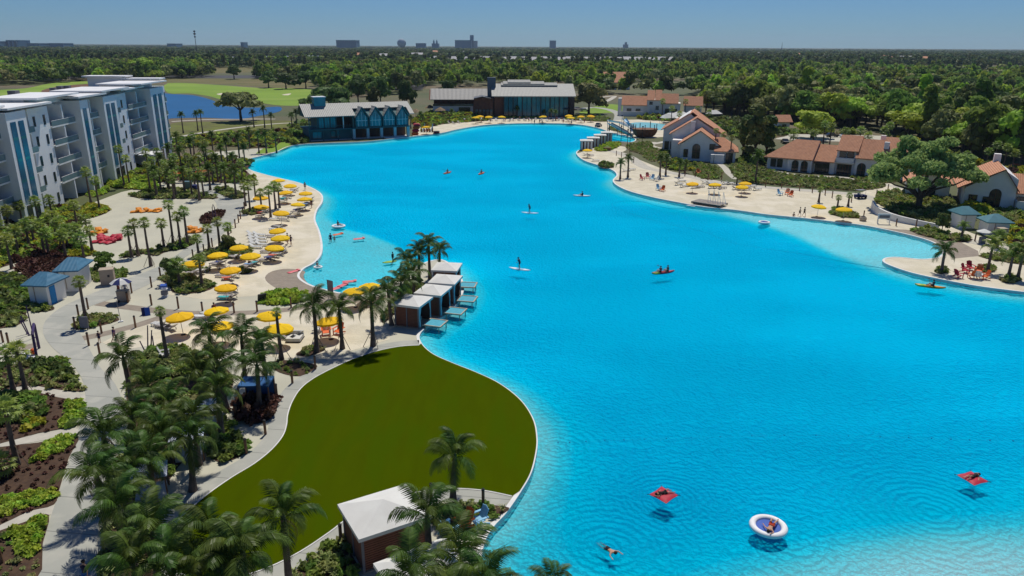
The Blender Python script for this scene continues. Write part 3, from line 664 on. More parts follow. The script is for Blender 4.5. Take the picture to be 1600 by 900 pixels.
# beyond the lagoon
row([(706,184,706,174),(808,184,806,172),(861,186,859,174),(850,184,849,176),(868,188,868,176),(660,192,658,184)], 'feather', 'palm on the far sand in front of the glass clubhouse, {} from the left', 'palms on the far beach', sc_=.75)
row([(657,190,654,180),(642,200,650,186)], 'feather', 'palm beside the right end of the boathouse, {} one', 'palms beside the boathouse', sc_=.8)
row([(969,280,969,256),(981,277,981,252),(1031,277,1029,252),(1040,273,1038,250),(1061,276,1059,256),(1070,270,1068,256)], 'feather', 'palm on the right-hand beach by the coloured chairs, {} from the small cabanas', 'palms on the right-hand beach', sc_=.72)
row([(1151,288,1151,279)], 'coco', 'low bright young palm behind the right-hand beach umbrellas', None, sc_=.9)
row([(1180,284,1179,248)], 'feather', 'stout date palm between the two tiled villas', None, sc_=.95)
row([(1279,316,1279,298),(1308,325,1309,310),(1325,322,1325,307)], 'fan', 'small fan palm by the right-hand water edge umbrellas, {} from the left', 'small palms by the water edge umbrellas', sc_=.6)
row([(1115,250,1116,203),(1140,254,1138,215),(1128,246,1126,210)], 'sabal', 'thin fan palm rising over the gabled villa roof, {} from the left', 'fan palms over the gabled villa', sc_=.85)
row([(1471,425,1474,393)], 'feather', 'palm alone on the sand spit', None, near=True, sc_=.72)
row([(1543,424,1545,384)], 'coco', 'slender young palm on the spit behind the orange chairs', None, sc_=1.15)
row([(1575,434,1575,402),(1590,436,1592,398)], 'coco', 'young palm at the root of the sand spit, {} from the left', 'young palms at the root of the spit', sc_=1.15)
row([(1523,322,1525,290),(1544,321,1545,280),(1559,321,1561,289)], 'fan', 'fan palm in front of the arched villa door, {} from the left', 'fan palms in front of the right-hand villa', sc_=.8)
row([(1551,262,1551,230),(1580,270,1573,240),(1508,256,1507,240),(1597,320,1592,272),(1540,260,1538,236),(1566,268,1562,232),(1592,262,1590,236)], 'sabal', 'fan palm in the thicket behind the right-hand villa, {} from the left', 'fan palms behind the right-hand villa', sc_=1.15)
row([(1502,374,1502,357)], 'coco', 'knee-high palm beside the teal changing hut', None, sc_=.75)
row([(1558,388,1556,372)], 'coco', 'bushy young palm beside the stone letter post', None, sc_=.95)
crowns([(1290,195,6),(1300,200,6),(1322,205,6),(1272,207,5.5),(1345,204,6),(1382,204,6),(1390,198,6.5),(1240,212,5.5),(1356,214,5)], 'sabal', 'fan palm at the wood edge behind the long tiled villa, {} from the left', 'fan palms at the wood edge', sc_=1.35)
crowns([(1090,170,6),(1072,158,7),(1108,176,6),(1050,170,6),(1062,178,5),(1036,160,7)], 'sabal', 'fan palm around the far tiled villa, {} one', 'fan palms around the far villa', sc_=1.3)
# ---- trees one can tell apart
def oak(loc, label):
    t = thing('live_oak', label, 'tree', loc); rng = random.Random(3); mb = MB()
    mb.tube([(0,0,-.2),(.05,0,1.2),(0,0,2.2)], [.75,.55,.6], 9); C = []; RA = []
    ends = [(-8.5,0,6.2),(-6,3,7.6),(-4,-2.5,8),(-1.5,2,10),(1,-2,10),(3,2.5,9.3),(6,-1,8.2),(9.5,1,6.4),(10.8,-1.5,5.8),(4,-4,7),(-2,-4.5,7),(0,4.5,9),(-10,-.5,5.5),(7.5,3,7.4)]
    for e in ends:
        e = Vector((e[0]*.84, e[1]*.9, e[2]*1.18)); mb.tube([(0,0,1.9),Vector((e.x*.28,e.y*.28,2.2+e.z*.25)),Vector((e.x*.65,e.y*.65,e.z*.72)),e], [.3,.23,.14,.05], 5)
        for k in range(5):
            q = rng.uniform(1.1,1.9); C.append((e.x+rng.uniform(-1.6,1.6), e.y+rng.uniform(-1.6,1.6), e.z+rng.uniform(-.6,1.2))); RA.append((q*1.1,q*1.1,q*.62))
    for k in range(40):
        a = rng.uniform(0,6.28); r = rng.uniform(0,7.2); q = rng.uniform(1.2,2.1); C.append((r*math.cos(a)*1.3, r*math.sin(a), 11.0-r*.62+rng.uniform(-1.2,.7))); RA.append((q,q,q*.65))
    V, F = leaf_cloud(C, RA, 24000, .30, np.random.default_rng(3), -.7, .6, .5)
    ob('crown', npmesh('crown', V, F, mat('oak_leaves',(0.38,0.50,0.17),(0.27,0.38,0.12),scale=.5,rough=.7,spec=.15,trans=.45)), t)
    mb.build('trunk', M_bark, t)
    return t
oak(G(1434,326), 'wide spreading live oak with a forked trunk by the retaining wall')
def special(px, by, ty, kind, col, label, wpx, name='broadleaf_tree', seed=None):
    loc = G(px, by); h = ZT(px, ty, loc.y) - LAND; base_h = {'round':10.6,'spread':8.6,'tall':13.6}[kind]; wd = {'round':10.2,'spread':12,'tall':6.5}[kind]
    s = wpx/ (FPX/(loc.y*.95+9)) / wd
    return tree(loc, kind, col, s, label, None, sz=h/base_h/s, seed=seed, name=name)
special(377,190,134,'spread','olive','open-crowned olive tree standing on the pond bank',84)
special(520,190,124,'spread','dark','broad dark oak behind the boathouse roof',98)
special(1178,252,160,'tall','dark','tall dark pine between the gabled and long villas',52)
special(1196,250,178,'tall','dark','shorter dark pine leaning to the long villa',40)
special(1160,246,178,'tall','dark','dark pine close behind the gabled villa',36)
special(1268,216,163,'round','bright','bright yellow-green tree behind the long villa roof',70)
special(1415,216,166,'round','bright','largest bright green tree at the wood edge',78)
special(225,122,86,'round','bright','big sunlit tree behind the apartment roof',42)
special(285,122,92,'spread','mid','spreading tree on the golf course left of the pond',44)
special(366,124,96,'round','dark','dark round tree beyond the fairway',30)
special(920,178,118,'round','olive','olive tree on the lawn right of the clubhouse',62)
special(1103,176,132,'round','bright','leafy light green tree beside the far villa',42)
special(1004,168,146,'round','yellow','small yellowish tree in front of the far villa wall',30)
for i,(x,by,ty,w_) in enumerate([(420,137,106,34),(447,139,108,36),(478,138,106,34),(560,165,110,40),(595,168,108,40),(585,178,130,26),(635,175,116,36)]):
    special(x,by,ty,'round','dark','dark oak bordering the bright fairway, %s from the left' % ordn(i),w_)['group'] = 'dark oaks bordering the fairway'
special(1471,364,326,'round','dark','bushy tree at the tip of the white retaining wall',24)
special(357,392,362,'round','dark','dark rounded shrub tree beside the umbrellas on sand',28)
special(268,442,396,'round','dark','dense dark tree in the shrub bed near the path bend',32)
special(165,422,388,'round','mid','grey-green round palm-like bush beside the blue hut roof',36,)
special(700,150,120,'round','dark','dark tree behind the low clubhouse wing',34)

# ---- woods: scattered crowns; the nearer ones are trees of their own, the rest one mass
WOOD = [([(1110,150),(1240,140),(1330,148),(1380,160),(1450,160),(1600,164),(1720,170),(1720,300),(1640,290),(1600,268),(1540,254),(1490,246),(1450,236),(1400,214),(1380,206),(1330,200),(1250,196),(1222,190),(1200,186),(1130,178),(1105,170)], 7.4),
        ([(905,150),(940,143),(1000,148),(1040,152),(1100,140),(1240,134),(1300,128),(1600,135),(1600,146),(1380,136),(1340,142),(1110,180),(1095,150),(1000,146)], 9.5),
        ([(690,141),(770,133),(900,141),(950,150),(960,134),(1110,122),(1240,120),(1600,130),(1600,121),(1240,110),(1000,108),(900,110),(720,112),(700,118)], 12),
        ([(-60,128),(40,128),(100,126),(240,122),(330,118),(330,108),(240,104),(-60,106)], 12),
        ([(500,146),(560,152),(640,146),(672,136),(690,128),(690,112),(560,108),(490,112),(492,130)], 9.5),
        ([(-60,135),(60,132),(120,128),(240,126),(262,124),(300,122),(330,121),(330,114),(200,116),(-60,118)], 9.5), ([(240,112),(330,106),(480,104),(640,104),(640,98),(300,100),(240,104)], 12), ([(480,124),(400,124),(400,118),(490,116)],9)]
cand = []
for poly, spc in WOOD:
    wp = [tuple(G(x,y).xy) for x,y in poly]; ymin, ymax = min(p[1] for p in wp), max(p[1] for p in wp); xmin, xmax = min(p[0] for p in wp), max(p[0] for p in wp)
    y = ymin
    while y < ymax:
        x = xmin
        while x < xmax:
            q = (x+random.uniform(-.42,.42)*spc, y+random.uniform(-.42,.42)*spc)
            if inside(q, wp): cand.append(q)
            x += spc
        y += spc*.9
AVOID = [(tuple(G(x,y).xy), r) for x, y, r in ((610,132,16),(630,129,16),(590,134,14),(966,138,24),(1225,198,9),(1004,172,20),(1060,172,22),(70,124,22),(1500,150,20),(1290,216,30),(1390,158,22),(1430,158,24),(1475,160,24),(1510,162,20),(1410,170,14),(1450,172,14),(1400,146,40),(1460,150,40))]
cand = [q for q in cand if all(math.hypot(q[0]-a[0], q[1]-a[1]) > r for a, r in AVOID)]
cand.sort(key=lambda q: q[1])
inview = [q for q in cand if abs(q[0]) < q[1]*.72]
NIND = 285
KIND_L = {'dark':'dark green tree','mid':'mid green tree','bright':'light green tree','olive':'olive grey-green tree'}
nearq = inview[:NIND]; rest_q = inview[NIND:]
for (x, y) in nearq:
    right = x > .28*y; r = random.random()
    col = 'dark' if r < .14 else 'mid' if r < .42 else 'olive' if r < .70 else 'bright'
    kind = random.choices(['round','spread','tall'], [6,3,1])[0]
    fx = x/y
    zone = ('behind the clubhouse' if x > -.1*y else 'beyond the fairway') if not right else 'behind the far villa' if fx < .34 else 'behind the tall pines' if fx < .42 else 'behind the villa row' if fx < .53 else 'behind the oak' if fx < .61 else 'behind the arched villa'
    zone = ('near ' if y < 290 else 'deep ' if y > 380 else 'middle ') + zone.replace('behind','wood behind').replace('beyond','wood beyond')
    tree((x,y,LAND), kind, col, (.55 if .47 < fx < .68 and 300 < y < 440 else 1)*random.uniform(.95,1.6)*(1.0 if kind != 'tall' else .95), KIND_L[col] + {'round':' with a round crown','spread':' with a flat wide crown','tall':' with a tall narrow crown'}[kind] + ', ' + zone,
         'woodland trees, ' + zone)

# geometry-node scatter for what nobody could count
def source_collection(name, meshes):
    c = bpy.data.collections.new(name)
    for m in meshes:
        o = bpy.data.objects.new('scatter_source', m); c.objects.link(o)
    return c
def scatter(name, pts, scales, coll, label, cat, zs=None):
    V = np.array([(p[0],p[1],LAND if len(p) < 3 else p[2]) for p in pts], np.float32)
    me = bpy.data.meshes.new(name); me.vertices.add(len(V)); me.vertices.foreach_set('co', V.ravel()); me.update()
    a = me.attributes.new('sc', 'FLOAT_VECTOR', 'POINT'); a.data.foreach_set('vector', np.asarray(scales, np.float32).ravel())
    rz = me.attributes.new('rz', 'FLOAT_VECTOR', 'POINT'); rr = np.zeros((len(V),3), np.float32); rr[:,2] = RNG.uniform(0,6.28,len(V)); rz.data.foreach_set('vector', rr.ravel())
    ix = me.attributes.new('ix', 'INT', 'POINT'); ix.data.foreach_set('value', RNG.integers(0, len(coll.objects), len(V)).astype(np.int32))
    o = ob(name, me); tag(o, label, cat, kind='stuff')
    ng = bpy.data.node_groups.new(name, 'GeometryNodeTree'); ng.interface.new_socket('Geometry', in_out='INPUT', socket_type='NodeSocketGeometry'); ng.interface.new_socket('Geometry', in_out='OUTPUT', socket_type='NodeSocketGeometry')
    gi = ng.nodes.new('NodeGroupInput'); go = ng.nodes.new('NodeGroupOutput'); ip = ng.nodes.new('GeometryNodeInstanceOnPoints'); ci = ng.nodes.new('GeometryNodeCollectionInfo')
    ci.inputs['Collection'].default_value = coll; ci.inputs['Separate Children'].default_value = True; ci.inputs['Reset Children'].default_value = True
    def na(nm, ty):
        n = ng.nodes.new('GeometryNodeInputNamedAttribute'); n.data_type = ty; n.inputs[0].default_value = nm; return n.outputs[0]
    ng.links.new(gi.outputs[0], ip.inputs['Points']); ng.links.new(ci.outputs[0], ip.inputs['Instance']); ip.inputs['Pick Instance'].default_value = True
    ng.links.new(na('ix','INT'), ip.inputs['Instance Index']); ng.links.new(na('rz','FLOAT_VECTOR'), ip.inputs['Rotation']); ng.links.new(na('sc','FLOAT_VECTOR'), ip.inputs['Scale'])
    ng.links.new(ip.outputs[0], go.inputs[0]); o.modifiers.new('scatter','NODES').node_group = ng
    return o
def far_crown(kind, seed, n, size, col):
    V, F = make_crown(kind, seed, n, size); V[:,2] += 1.6; return npmesh('crown', V, F, M_leafs[col])
farc = source_collection('far_crowns', [far_crown('round',51,260,1.0,'dark'), far_crown('round',52,260,1.0,'mid'), far_crown('spread',53,260,1.0,'mid'), far_crown('round',54,260,1.0,'olive'), far_crown('tall',55,200,.9,'mid'), far_crown('round',56,260,1.0,'bright'), far_crown('round',57,260,1.0,'mid'), far_crown('spread',58,260,1.0,'dark')])
pinec = source_collection('far_pines', [far_crown('tall',61,110,1.3,'dark'), far_crown('round',62,110,1.5,'dark'), far_crown('round',63,110,1.5,'dark')])
if rest_q:
    sc3 = [(s,s,s*random.uniform(.8,1.2)) for s in (random.uniform(.85,1.35) for _ in rest_q)]
    scatter('distant_wood', rest_q, sc3, farc, 'mixed green woodland stretching away behind the resort', 'woodland')
# far pine forest to the skyline
pts = []; scs = []
y = 1000.
while y < 9000:
    st = 9 + (y-900)*.011; x = -y*.75
    while x < y*.75:
        px_ = x/y
        q = (x+random.uniform(-.5,.5)*st, y+random.uniform(-.5,.5)*st)
        gap = (950 < y < 1300 and .36 < px_ and random.random() < .9) or (1000 < y < 1750 and -.13 < px_ < .26 and random.random() < (.93 if y > 1250 else .6)) or (1100 < y < 1620 and -.42 < px_ < -.25 and random.random() < .9)
        dens = 1.0 if y > 1550 else .62
        if not gap and random.random() < dens:
            pts.append(q); s = st/9*random.uniform(.85,1.3); zz = min(s, 1.35)*random.uniform(.75,1.05)
            scs.append((s, s, zz))
        x += st
    y += st*1.1
scatter('pine_forest', pts, scs, pinec, 'dark pine forest running to the skyline', 'forest')
print('woods', len(cand), len(pts))
# ---------------------------------------------------------------- building materials
W_apt = mat('apartment_render', (0.78,0.80,0.80), (0.72,0.74,0.75), scale=.3, rough=.8)
W_stucco = mat('villa_stucco', (0.80,0.78,0.73), (0.73,0.71,0.67), scale=.6, rough=.9, bump=.01, bscale=8)
W_roofwhite = mat('white_roof_membrane', (0.78,0.78,0.76), (0.7,0.7,0.69), scale=.2, rough=.6)
W_roofgrey = mat('roof_gravel', (0.42,0.38,0.33), (0.34,0.31,0.28), scale=.5, rough=1)
W_glass = mat('window_glass', (0.02,0.035,0.05), (0.012,0.02,0.03), scale=.3, rough=.12, spec=.6)
W_blueglass = mat('blue_glazing', (0.02,0.15,0.26), (0.015,0.10,0.19), scale=.35, rough=.15, spec=.6)
W_tealglass = mat('teal_glazing', (0.02,0.24,0.28), (0.012,0.12,0.15), scale=.25, rough=.15, spec=.6)
W_rail = mat('balcony_glass', (0.16,0.25,0.27), (0.12,0.2,0.22), scale=.5, rough=.2, spec=.5)
W_frame = mat('dark_frame', (0.035,0.03,0.03), (0.025,0.022,0.022), scale=1, rough=.6)
W_metalroof = wavemat('standing_seam_roof', (0.30,0.30,0.265), (0.25,0.25,0.225), .6, 'X', dist=.05, rough=.5)
W_metalroofd = wavemat('dark_standing_seam_roof', (0.155,0.155,0.15), (0.13,0.13,0.125), .6, 'X', dist=.05, rough=.5)
W_tile = wavemat('terracotta_tiles', (0.58,0.285,0.16), (0.48,0.23,0.13), .32, 'X', dist=.08, rough=.85, rand=0)
W_shadeteal = mat('shade_teal_wall', (0.03,0.13,0.14), (0.02,0.10,0.11), scale=.4, rough=.7)  # teal cast of the shaded boathouse front put into the wall colour
W_darkwood = mat('dark_timber', (0.15,0.07,0.05), (0.10,0.048,0.035), scale=.8, rough=.8)
W_brownwood = mat('brown_timber', (0.20,0.09,0.05), (0.14,0.065,0.04), scale=.8, rough=.8)
W_white = mat('white_paint', (0.78,0.78,0.76), (0.72,0.72,0.7), scale=.5, rough=.5)
W_bluegrey = mat('blue_grey_cladding', (0.10,0.125,0.16), (0.08,0.10,0.13), scale=.3, rough=.6)
W_blueroof = wavemat('blue_metal_roof', (0.06,0.18,0.28), (0.045,0.145,0.23), .45, 'X', dist=.02, rough=.6)
W_cloth = mat('white_canvas', (0.68,0.675,0.62), (0.61,0.60,0.55), scale=.7, rough=.85)
W_tealcloth = mat('pale_teal_curtain', (0.36,0.58,0.62), (0.28,0.48,0.54), scale=1.5, rough=.9)
W_unit = mat('roof_unit_metal', (0.20,0.20,0.22), (0.13,0.13,0.15), scale=.7, rough=.6)
W_tan = mat('tan_stucco', (0.42,0.33,0.25), (0.36,0.28,0.21), scale=.8, rough=.9)
M_hazeblue = mat('far_hazed_wall', (0.07,0.18,0.26), (0.055,0.15,0.22), scale=.01, rough=.9)  # distance haze painted into the wall colour as blue
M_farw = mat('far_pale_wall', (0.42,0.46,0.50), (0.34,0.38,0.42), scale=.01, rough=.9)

# ---------------------------------------------------------------- apartment block (five floors, stepped bays)
ap0 = G(47, 342); ap1 = G(265, 242)
dv = (ap1 - ap0).xy.normalized(); ang = math.atan2(dv.y, dv.x)   # local x runs along the facade (away from the lens), local y towards the land behind
A = thing('apartment_block', 'long white five storey apartment block with blue glazed strips and stepped balconies', 'building', (ap0.x, ap0.y, LAND), ang)
ALEN = (ap1-ap0).length
Y_top = ZT(140, 160, ap0.y + (ap1.y-ap0.y)*.35) - LAND
HT = 18.6; GF = 3.9; FH = (HT-GF-.5)/4
def fz(k): return 0 if k == 0 else GF + (k-1)*FH
wall = MB(); win_i = 0
def apwin(x0, x1, y, z0, z1, m=W_glass, nm='window'):
    f = MB().box(x0, x1, y-.03, y+.12, z0, z1).build(nm, m, A)
    return f
def slabroof(x0, x1, y0, y1, z, t=.35): MB().box(x0, x1, y0, y1, z, z+t).build('roof', W_roofwhite, A)
# module lengths along the facade, from the near end (negative = out of frame)
def balcony_bay(x0, x1, dep=3.0, pier=True, top=True):
    wall.box(x0, x1, dep, 16, 0, HT-.3)                         # recessed back wall
    for k in range(5):
        z = fz(k)
        if k: MB().box(x0-.05, x1+.05, -.35, dep, z-.16, z+.1).build('balcony_slab', W_white, A)
        if k: 
            r = MB().box(x0+.05, x1-.05, -.32, -.27, z+.12, z+1.1).build('balcony_rail', W_rail, A); MB().box(x0, x1, -.34, -.25, z+1.1, z+1.16).build('handrail', W_white, r)
        MB().box(x0+.5, (x0+x1)/2-.05, dep-.06, dep+.05, z+.12, z+2.85).build('balcony_door', W_glass, A)
        MB().box((x0+x1)/2+.5, x1-.5, dep-.05, dep+.05, z+.3, z+2.7).build('window', W_glass, A)
    if pier: wall.box((x0+x1)/2-.25, (x0+x1)/2+.2, -.3, dep, 0, HT-.2)
def tower(x0, x1, out=1.6, strips=2):
    wall.box(x0, x1, -out, 16, 0, HT+.1)
    n = strips; w_ = (x1-x0)/(2*n+1)
    for i in range(n):
        a = x0 + w_*(2*i+.75); b = a + w_*1.3
        for k in range(5):
            z = fz(k)
            if k == 0: apwin(a, b, -out-.04, .3, GF-.9)
            else: apwin(a, b, -out-.05, z+.02 if k > 1 else z-.3, z+FH-.45 if k < 4 else z+FH-1.0, W_blueglass, 'glazed_strip'); 
            if 0 < k < 4: MB().box(a, b, -out-.08, -out+.02, z+FH-.45, z+FH+.02).build('spandrel', W_tealglass, A)
def plain(x0, x1, y=0.0):
    wall.box(x0, x1, y, 16, 0, HT-.1); c = (x0+x1)/2; n = max(1, int((x1-x0)/3.5))
    for i in range(n):
        c = x0 + (i+.5)*(x1-x0)/n
        for k in range(5): apwin(c-.4, c+.4, y-.04, fz(k)+.7, fz(k)+2.5)
def small_balc(x0, x1):
    wall.box(x0, x1, 0.4, 16, 0, HT-.1)
    for k in range(5):
        z = fz(k); apwin(x0+.3, x1-.3, .36, z+.15, z+2.4)
        if k: 
            b = MB().box(x0+.1, x1-.1, -.9, .4, z-.12, z+.05).build('balcony_slab', W_white, A)
            MB().box(x0+.15, x1-.15, -.88, -.83, z+.08, z+1.1).build('balcony_rail', W_rail, A)
s = ALEN/118.0*1.0
X0 = [-44,-36,-24,-17,-13,-8,0]
mods = [('b',-14,-4.5),('t',-4.5,2.2),('s',2.2,6.2),('p',6.2,14),('b',14,24.5),('t1',24.5,28.5),('b',28.5,36.5),('t',36.5,44),('s',44,48),('p',48,54.5),('b',54.5,67.5),('t',67.5,78),('s',78,82.5),('e',82.5,ALEN)]
mods = [('p',-60,-50),('b',-50,-38),('t',-38,-30),('p',-30,-22),('b',-22,-14)] + mods
for k_, a, b in mods:
    if k_ == 'b': balcony_bay(a, b)
    elif k_ == 't': tower(a, b)
    elif k_ == 't1': tower(a, b, 1.6, 1)
    elif k_ == 'p': plain(a, b)
    elif k_ == 's': small_balc(a, b)
    elif k_ == 'e': tower(a, b, .6, 1)
wall.build('wall', W_apt, A)
MB().box(-60, ALEN, 2.2, 16, HT-.1, HT+.15).build('roof_deck', W_roofgrey, A)
for a, b, o_, z in ((-60,-40,-1.5,.5),(-40,-15,-1.2,.25),(-14.5,-2,-.6,.9),(-4,12,-1.9,.5),(9,27,-.8,1.3),(23.5,38,-2.0,.6),(35.5,52,-2.0,1.1),(50,66,-.8,.6),(60,80,-2.2,1.4),(77,ALEN+.8,-1.4,2.0)):
    slabroof(a, b, o_, 5.5 if z < 1 else 8.5, HT+z)
    if z > .8: MB().box(a+1, b-1, 2.0, 8, HT, HT+z).build('penthouse_wall', W_apt, A)
MB().box(77.5, ALEN, 8, 17, HT, HT+2.6).build('penthouse_wall', W_apt, A); slabroof(76.5, ALEN+1, 7, 18, HT+2.6)
rr = random.Random(4)
for i in range(26):
    x = rr.uniform(-30, 60); y = rr.uniform(9.3, 14.5); hgt = rr.uniform(.8,1.5)
    MB().box(x, x+rr.uniform(1,2.2), y, y+rr.uniform(1,1.6), HT+.15, HT+.15+hgt).build('rooftop_unit', W_unit, A)
MB().box(-12, 6, 8.7, 9.2, HT, HT+1.6).build('roof_screen', W_apt, A)
MB().box(56, 63, -4, -.2, 3.2, 3.5).build('porch_roof', W_white, A)
for x in (56.3, 59.5, 62.7): MB().box(x, x+.25, -3.9, -3.65, 0, 3.2).build('porch_post', W_white, A)
# service wing behind the near roof, with stucco walls
MB().box(-60, -8, 16, 30, 0, HT-1.2).build('rear_wing_wall', W_tan, A)

# ---------------------------------------------------------------- helpers for pitched roofs (local x along the front, y to the back)
def local(p0, p1): 
    a, b = G(*p0), G(*p1); d = (b-a).xy; return a, math.atan2(d.y, d.x), d.length
def gable_x(parent, x0, x1, y0, y1, ze, zr, m, t=.22, yr=None, name='roof'):   # ridge along x
    yr = (y0+y1)/2 if yr is None else yr
    return MB().extx([(y0,ze),(yr,zr),(y1,ze),(y1,ze-t),(yr,zr-t),(y0,ze-t)], x0, x1).build(name, m, parent)
def gable_y(parent, x0, x1, y0, y1, ze, zr, m, t=.22, xr=None, name='roof'):   # ridge along y
    xr = (x0+x1)/2 if xr is None else xr
    return MB().ext([(x0,ze-t),(xr,zr-t),(x1,ze-t),(x1,ze),(xr,zr),(x0,ze)], y0, y1).build(name, m, parent)
def pent(parent, x0, x1, y0, y1, zr, m, name='wall', z0=0, ze=3, axis='y'):      # wall block with gable ends
    c = (x0+x1)/2
    if axis == 'y': return MB().ext([(x0,z0),(x1,z0),(x1,ze),(c,zr),(x0,ze)], y0, y1).build(name, m, parent)
    c = (y0+y1)/2; return MB().extx([(y0,z0),(y1,z0),(y1,ze),(c,zr),(y0,ze)], x0, x1).build(name, m, parent)
def arch_window(parent, x, y, z0, w_, h, m=W_glass, name='arched_window'):
    pts = [(x-w_/2, z0), (x+w_/2, z0)] + [(x+w_/2*math.cos(a), z0+h-w_/2+w_/2*math.sin(a)) for a in [i*math.pi/8 for i in range(9)]]
    f = MB().ext(pts, y-.06, y+.06).build(name, m, parent)
    MB().box(x-.05, x+.05, y-.1, y-.05, z0, z0+h).box(x-w_/2, x+w_/2, y-.1, y-.05, z0+h*.45, z0+h*.45+.08).build('window_frame', W_brownwood, f)
    return f
def window(parent, x0, x1, y, z0, z1, m=W_glass, fr=W_frame, n=2, name='window'):
    f = MB().box(x0, x1, y-.05, y+.06, z0, z1).build(name, m, parent); g = MB()
    g.box(x0-.06,x1+.06,y-.09,y-.04,z1,z1+.08).box(x0-.06,x1+.06,y-.09,y-.04,z0-.08,z0)
    for i in range(n+1): c = x0+(x1-x0)*i/n; g.box(c-.04, c+.04, y-.09, y-.04, z0, z1)
    g.build('window_frame', fr, f); return f

# ---------------------------------------------------------------- boathouse on the water
a, rz, L0 = local((483,221), (642,213))
B = thing('boathouse', 'boathouse standing in the lagoon with four glazed gables and a grey metal roof', 'building', (a.x,a.y,0.0), rz)
k = L0/36.0; Dp = 13.0
MB().box(0, L0, 0.2, Dp, -2, .35).build('base_slab', W_stucco, B)
MB().box(.6, 15.2*k, 1.6, Dp-1, .35, 3.6).build('lower_wall', W_shadeteal, B)
MB().box(15.2*k, L0-.4, 4.5, Dp-1, .35, 3.6).build('lower_wall', W_brownwood, B)
MB().box(0, L0, 0.0, Dp, 3.6, 3.95).build('deck_slab', W_shadeteal, B)
for i in range(5):
    x = 15.6*k + (L0-16.4*k)*i/4; MB().box(x-.45, x+.45, .1, .95, -.6, 3.6).build('column', mat('pale_teal_pier',(0.45,0.55,0.56),(0.38,0.48,0.5),scale=.6), B)
for i in range(4):
    x = 15.6*k + (L0-16.4*k)*(i+.5)/4; MB().box(x-1.6, x+1.6, 4.42, 4.5, .4, 3.3).build('boat_bay_door', W_darkwood, B)
window(B, 1.6, 4.6, 1.56, 1.0, 3.0, W_tealglass); window(B, 7.5, 10.5, 1.56, 1.0, 3.0, W_glass)
for x in (.4, 5, 10, 14.8): MB().box(x*k-.12, x*k+.12, .1, .35, -.5, 3.6).build('deck_post', W_shadeteal, B)
rl = MB(); rl.box(0, 15.2*k, .05, .12, 4.9, 5.0)
for i in range(16): rl.box(i*15.2*k/15-.03, i*15.2*k/15+.03, .05, .11, 3.95, 4.9)
rl.build('railing', W_shadeteal, B)
MB().box(3.6*k, 10.2*k, 2.0, Dp-1, 3.95, 7.9).build('upper_wall', W_shadeteal, B)
for i in range(3): window(B, (4.1+i*2)*k, (5.8+i*2)*k, 1.97, 4.1, 7.4, W_tealglass)
MB().box(10.2*k, 16*k, 7, Dp-1, 3.95, 7.9).build('terrace_wall', W_darkwood, B)
for x in (.6, 12.2, 15.6): MB().box(x*k-.15, x*k+.15, .6, .9, 3.95, 7.9).build('terrace_post', W_white if x == 12.2 else W_shadeteal, B)
MB().box(16.2*k, L0-.3, 1.6, Dp-1, 3.95, 7.6).build('upper_wall', W_shadeteal, B)
ze, zr = 8.0, 11.6
g0 = 16.2*k; gw = (L0-.3-g0)/4
gable_x(B, -.9, g0, -.4, Dp+.6, ze, zr, W_metalroof)
zs = ze+(zr-ze)*3.8/6.9
MB().extx([(3.4,zs),((Dp+.2)/2,zr),(Dp+.6,ze),(Dp+.6,ze-.22),((Dp+.2)/2,zr-.22),(3.4,zs-.22)], g0+.002, L0+1.4).build('roof', W_metalroof, B)
MB().extx([(-.4,ze),(3.4,zs),(3.4,zs-.22),(-.4,ze-.22)], L0-.25, L0+1.4).build('roof', W_metalroof, B)
MB().extx([(1.0,7.6),(Dp-.8,7.6),(Dp/2,zr-.5)], -.1, L0+.3).build('gable_wall', W_shadeteal, B)
g0 = 16.2*k; gw = (L0-.3-g0)/4
for i in range(4):
    x0 = g0+i*gw; c = x0+gw/2
    gable_y(B, x0+.02, x0+gw-.02, -.35, 5.8, 7.35, 10.7, W_metalroof, name='dormer_roof')
    MB().ext([(x0+.15,3.95),(x0+gw-.15,3.95),(x0+gw-.15,7.1),(c,10.3),(x0+.15,7.1)], .6, 4).build('dormer_wall', W_shadeteal, B)
    gl_ = MB().ext([(x0+.55,4.3),(x0+gw-.55,4.3),(x0+gw-.55,7.0),(c,9.7),(x0+.55,7.0)], .52, .6).build('gable_window', W_tealglass, B)
    fm = MB()
    for q in (-1.2,0,1.2): fm.box(c+q-.05, c+q+.05, .44, .53, 4.3, 8.9-abs(q)*.9)
    fm.box(x0+.5, x0+gw-.5, .44, .53, 6.1, 6.22); fm.build('window_frame', W_white, gl_)
    bb = MB(); bb.add([(x0-.05,-.4,7.0),(c,-.4,10.35),(x0+gw+.05,-.4,7.0),(x0+gw+.05,-.4,7.4),(c,-.4,10.75),(x0-.05,-.4,7.4)], [(0,1,4,5),(1,2,3,4)]); bb.build('bargeboard', W_shadeteal, B)
MB().box(3.6, 7.4, 5.2, 8.6, 9.6, 13.6).build('cupola', W_tealglass, B); MB().box(3.4, 7.6, 5.0, 8.8, 13.6, 13.85).build('cupola_cap', W_white, B)
MB().box(26*k, 33*k, -2.6, .1, .1, .45).build('jetty', W_stucco, B)
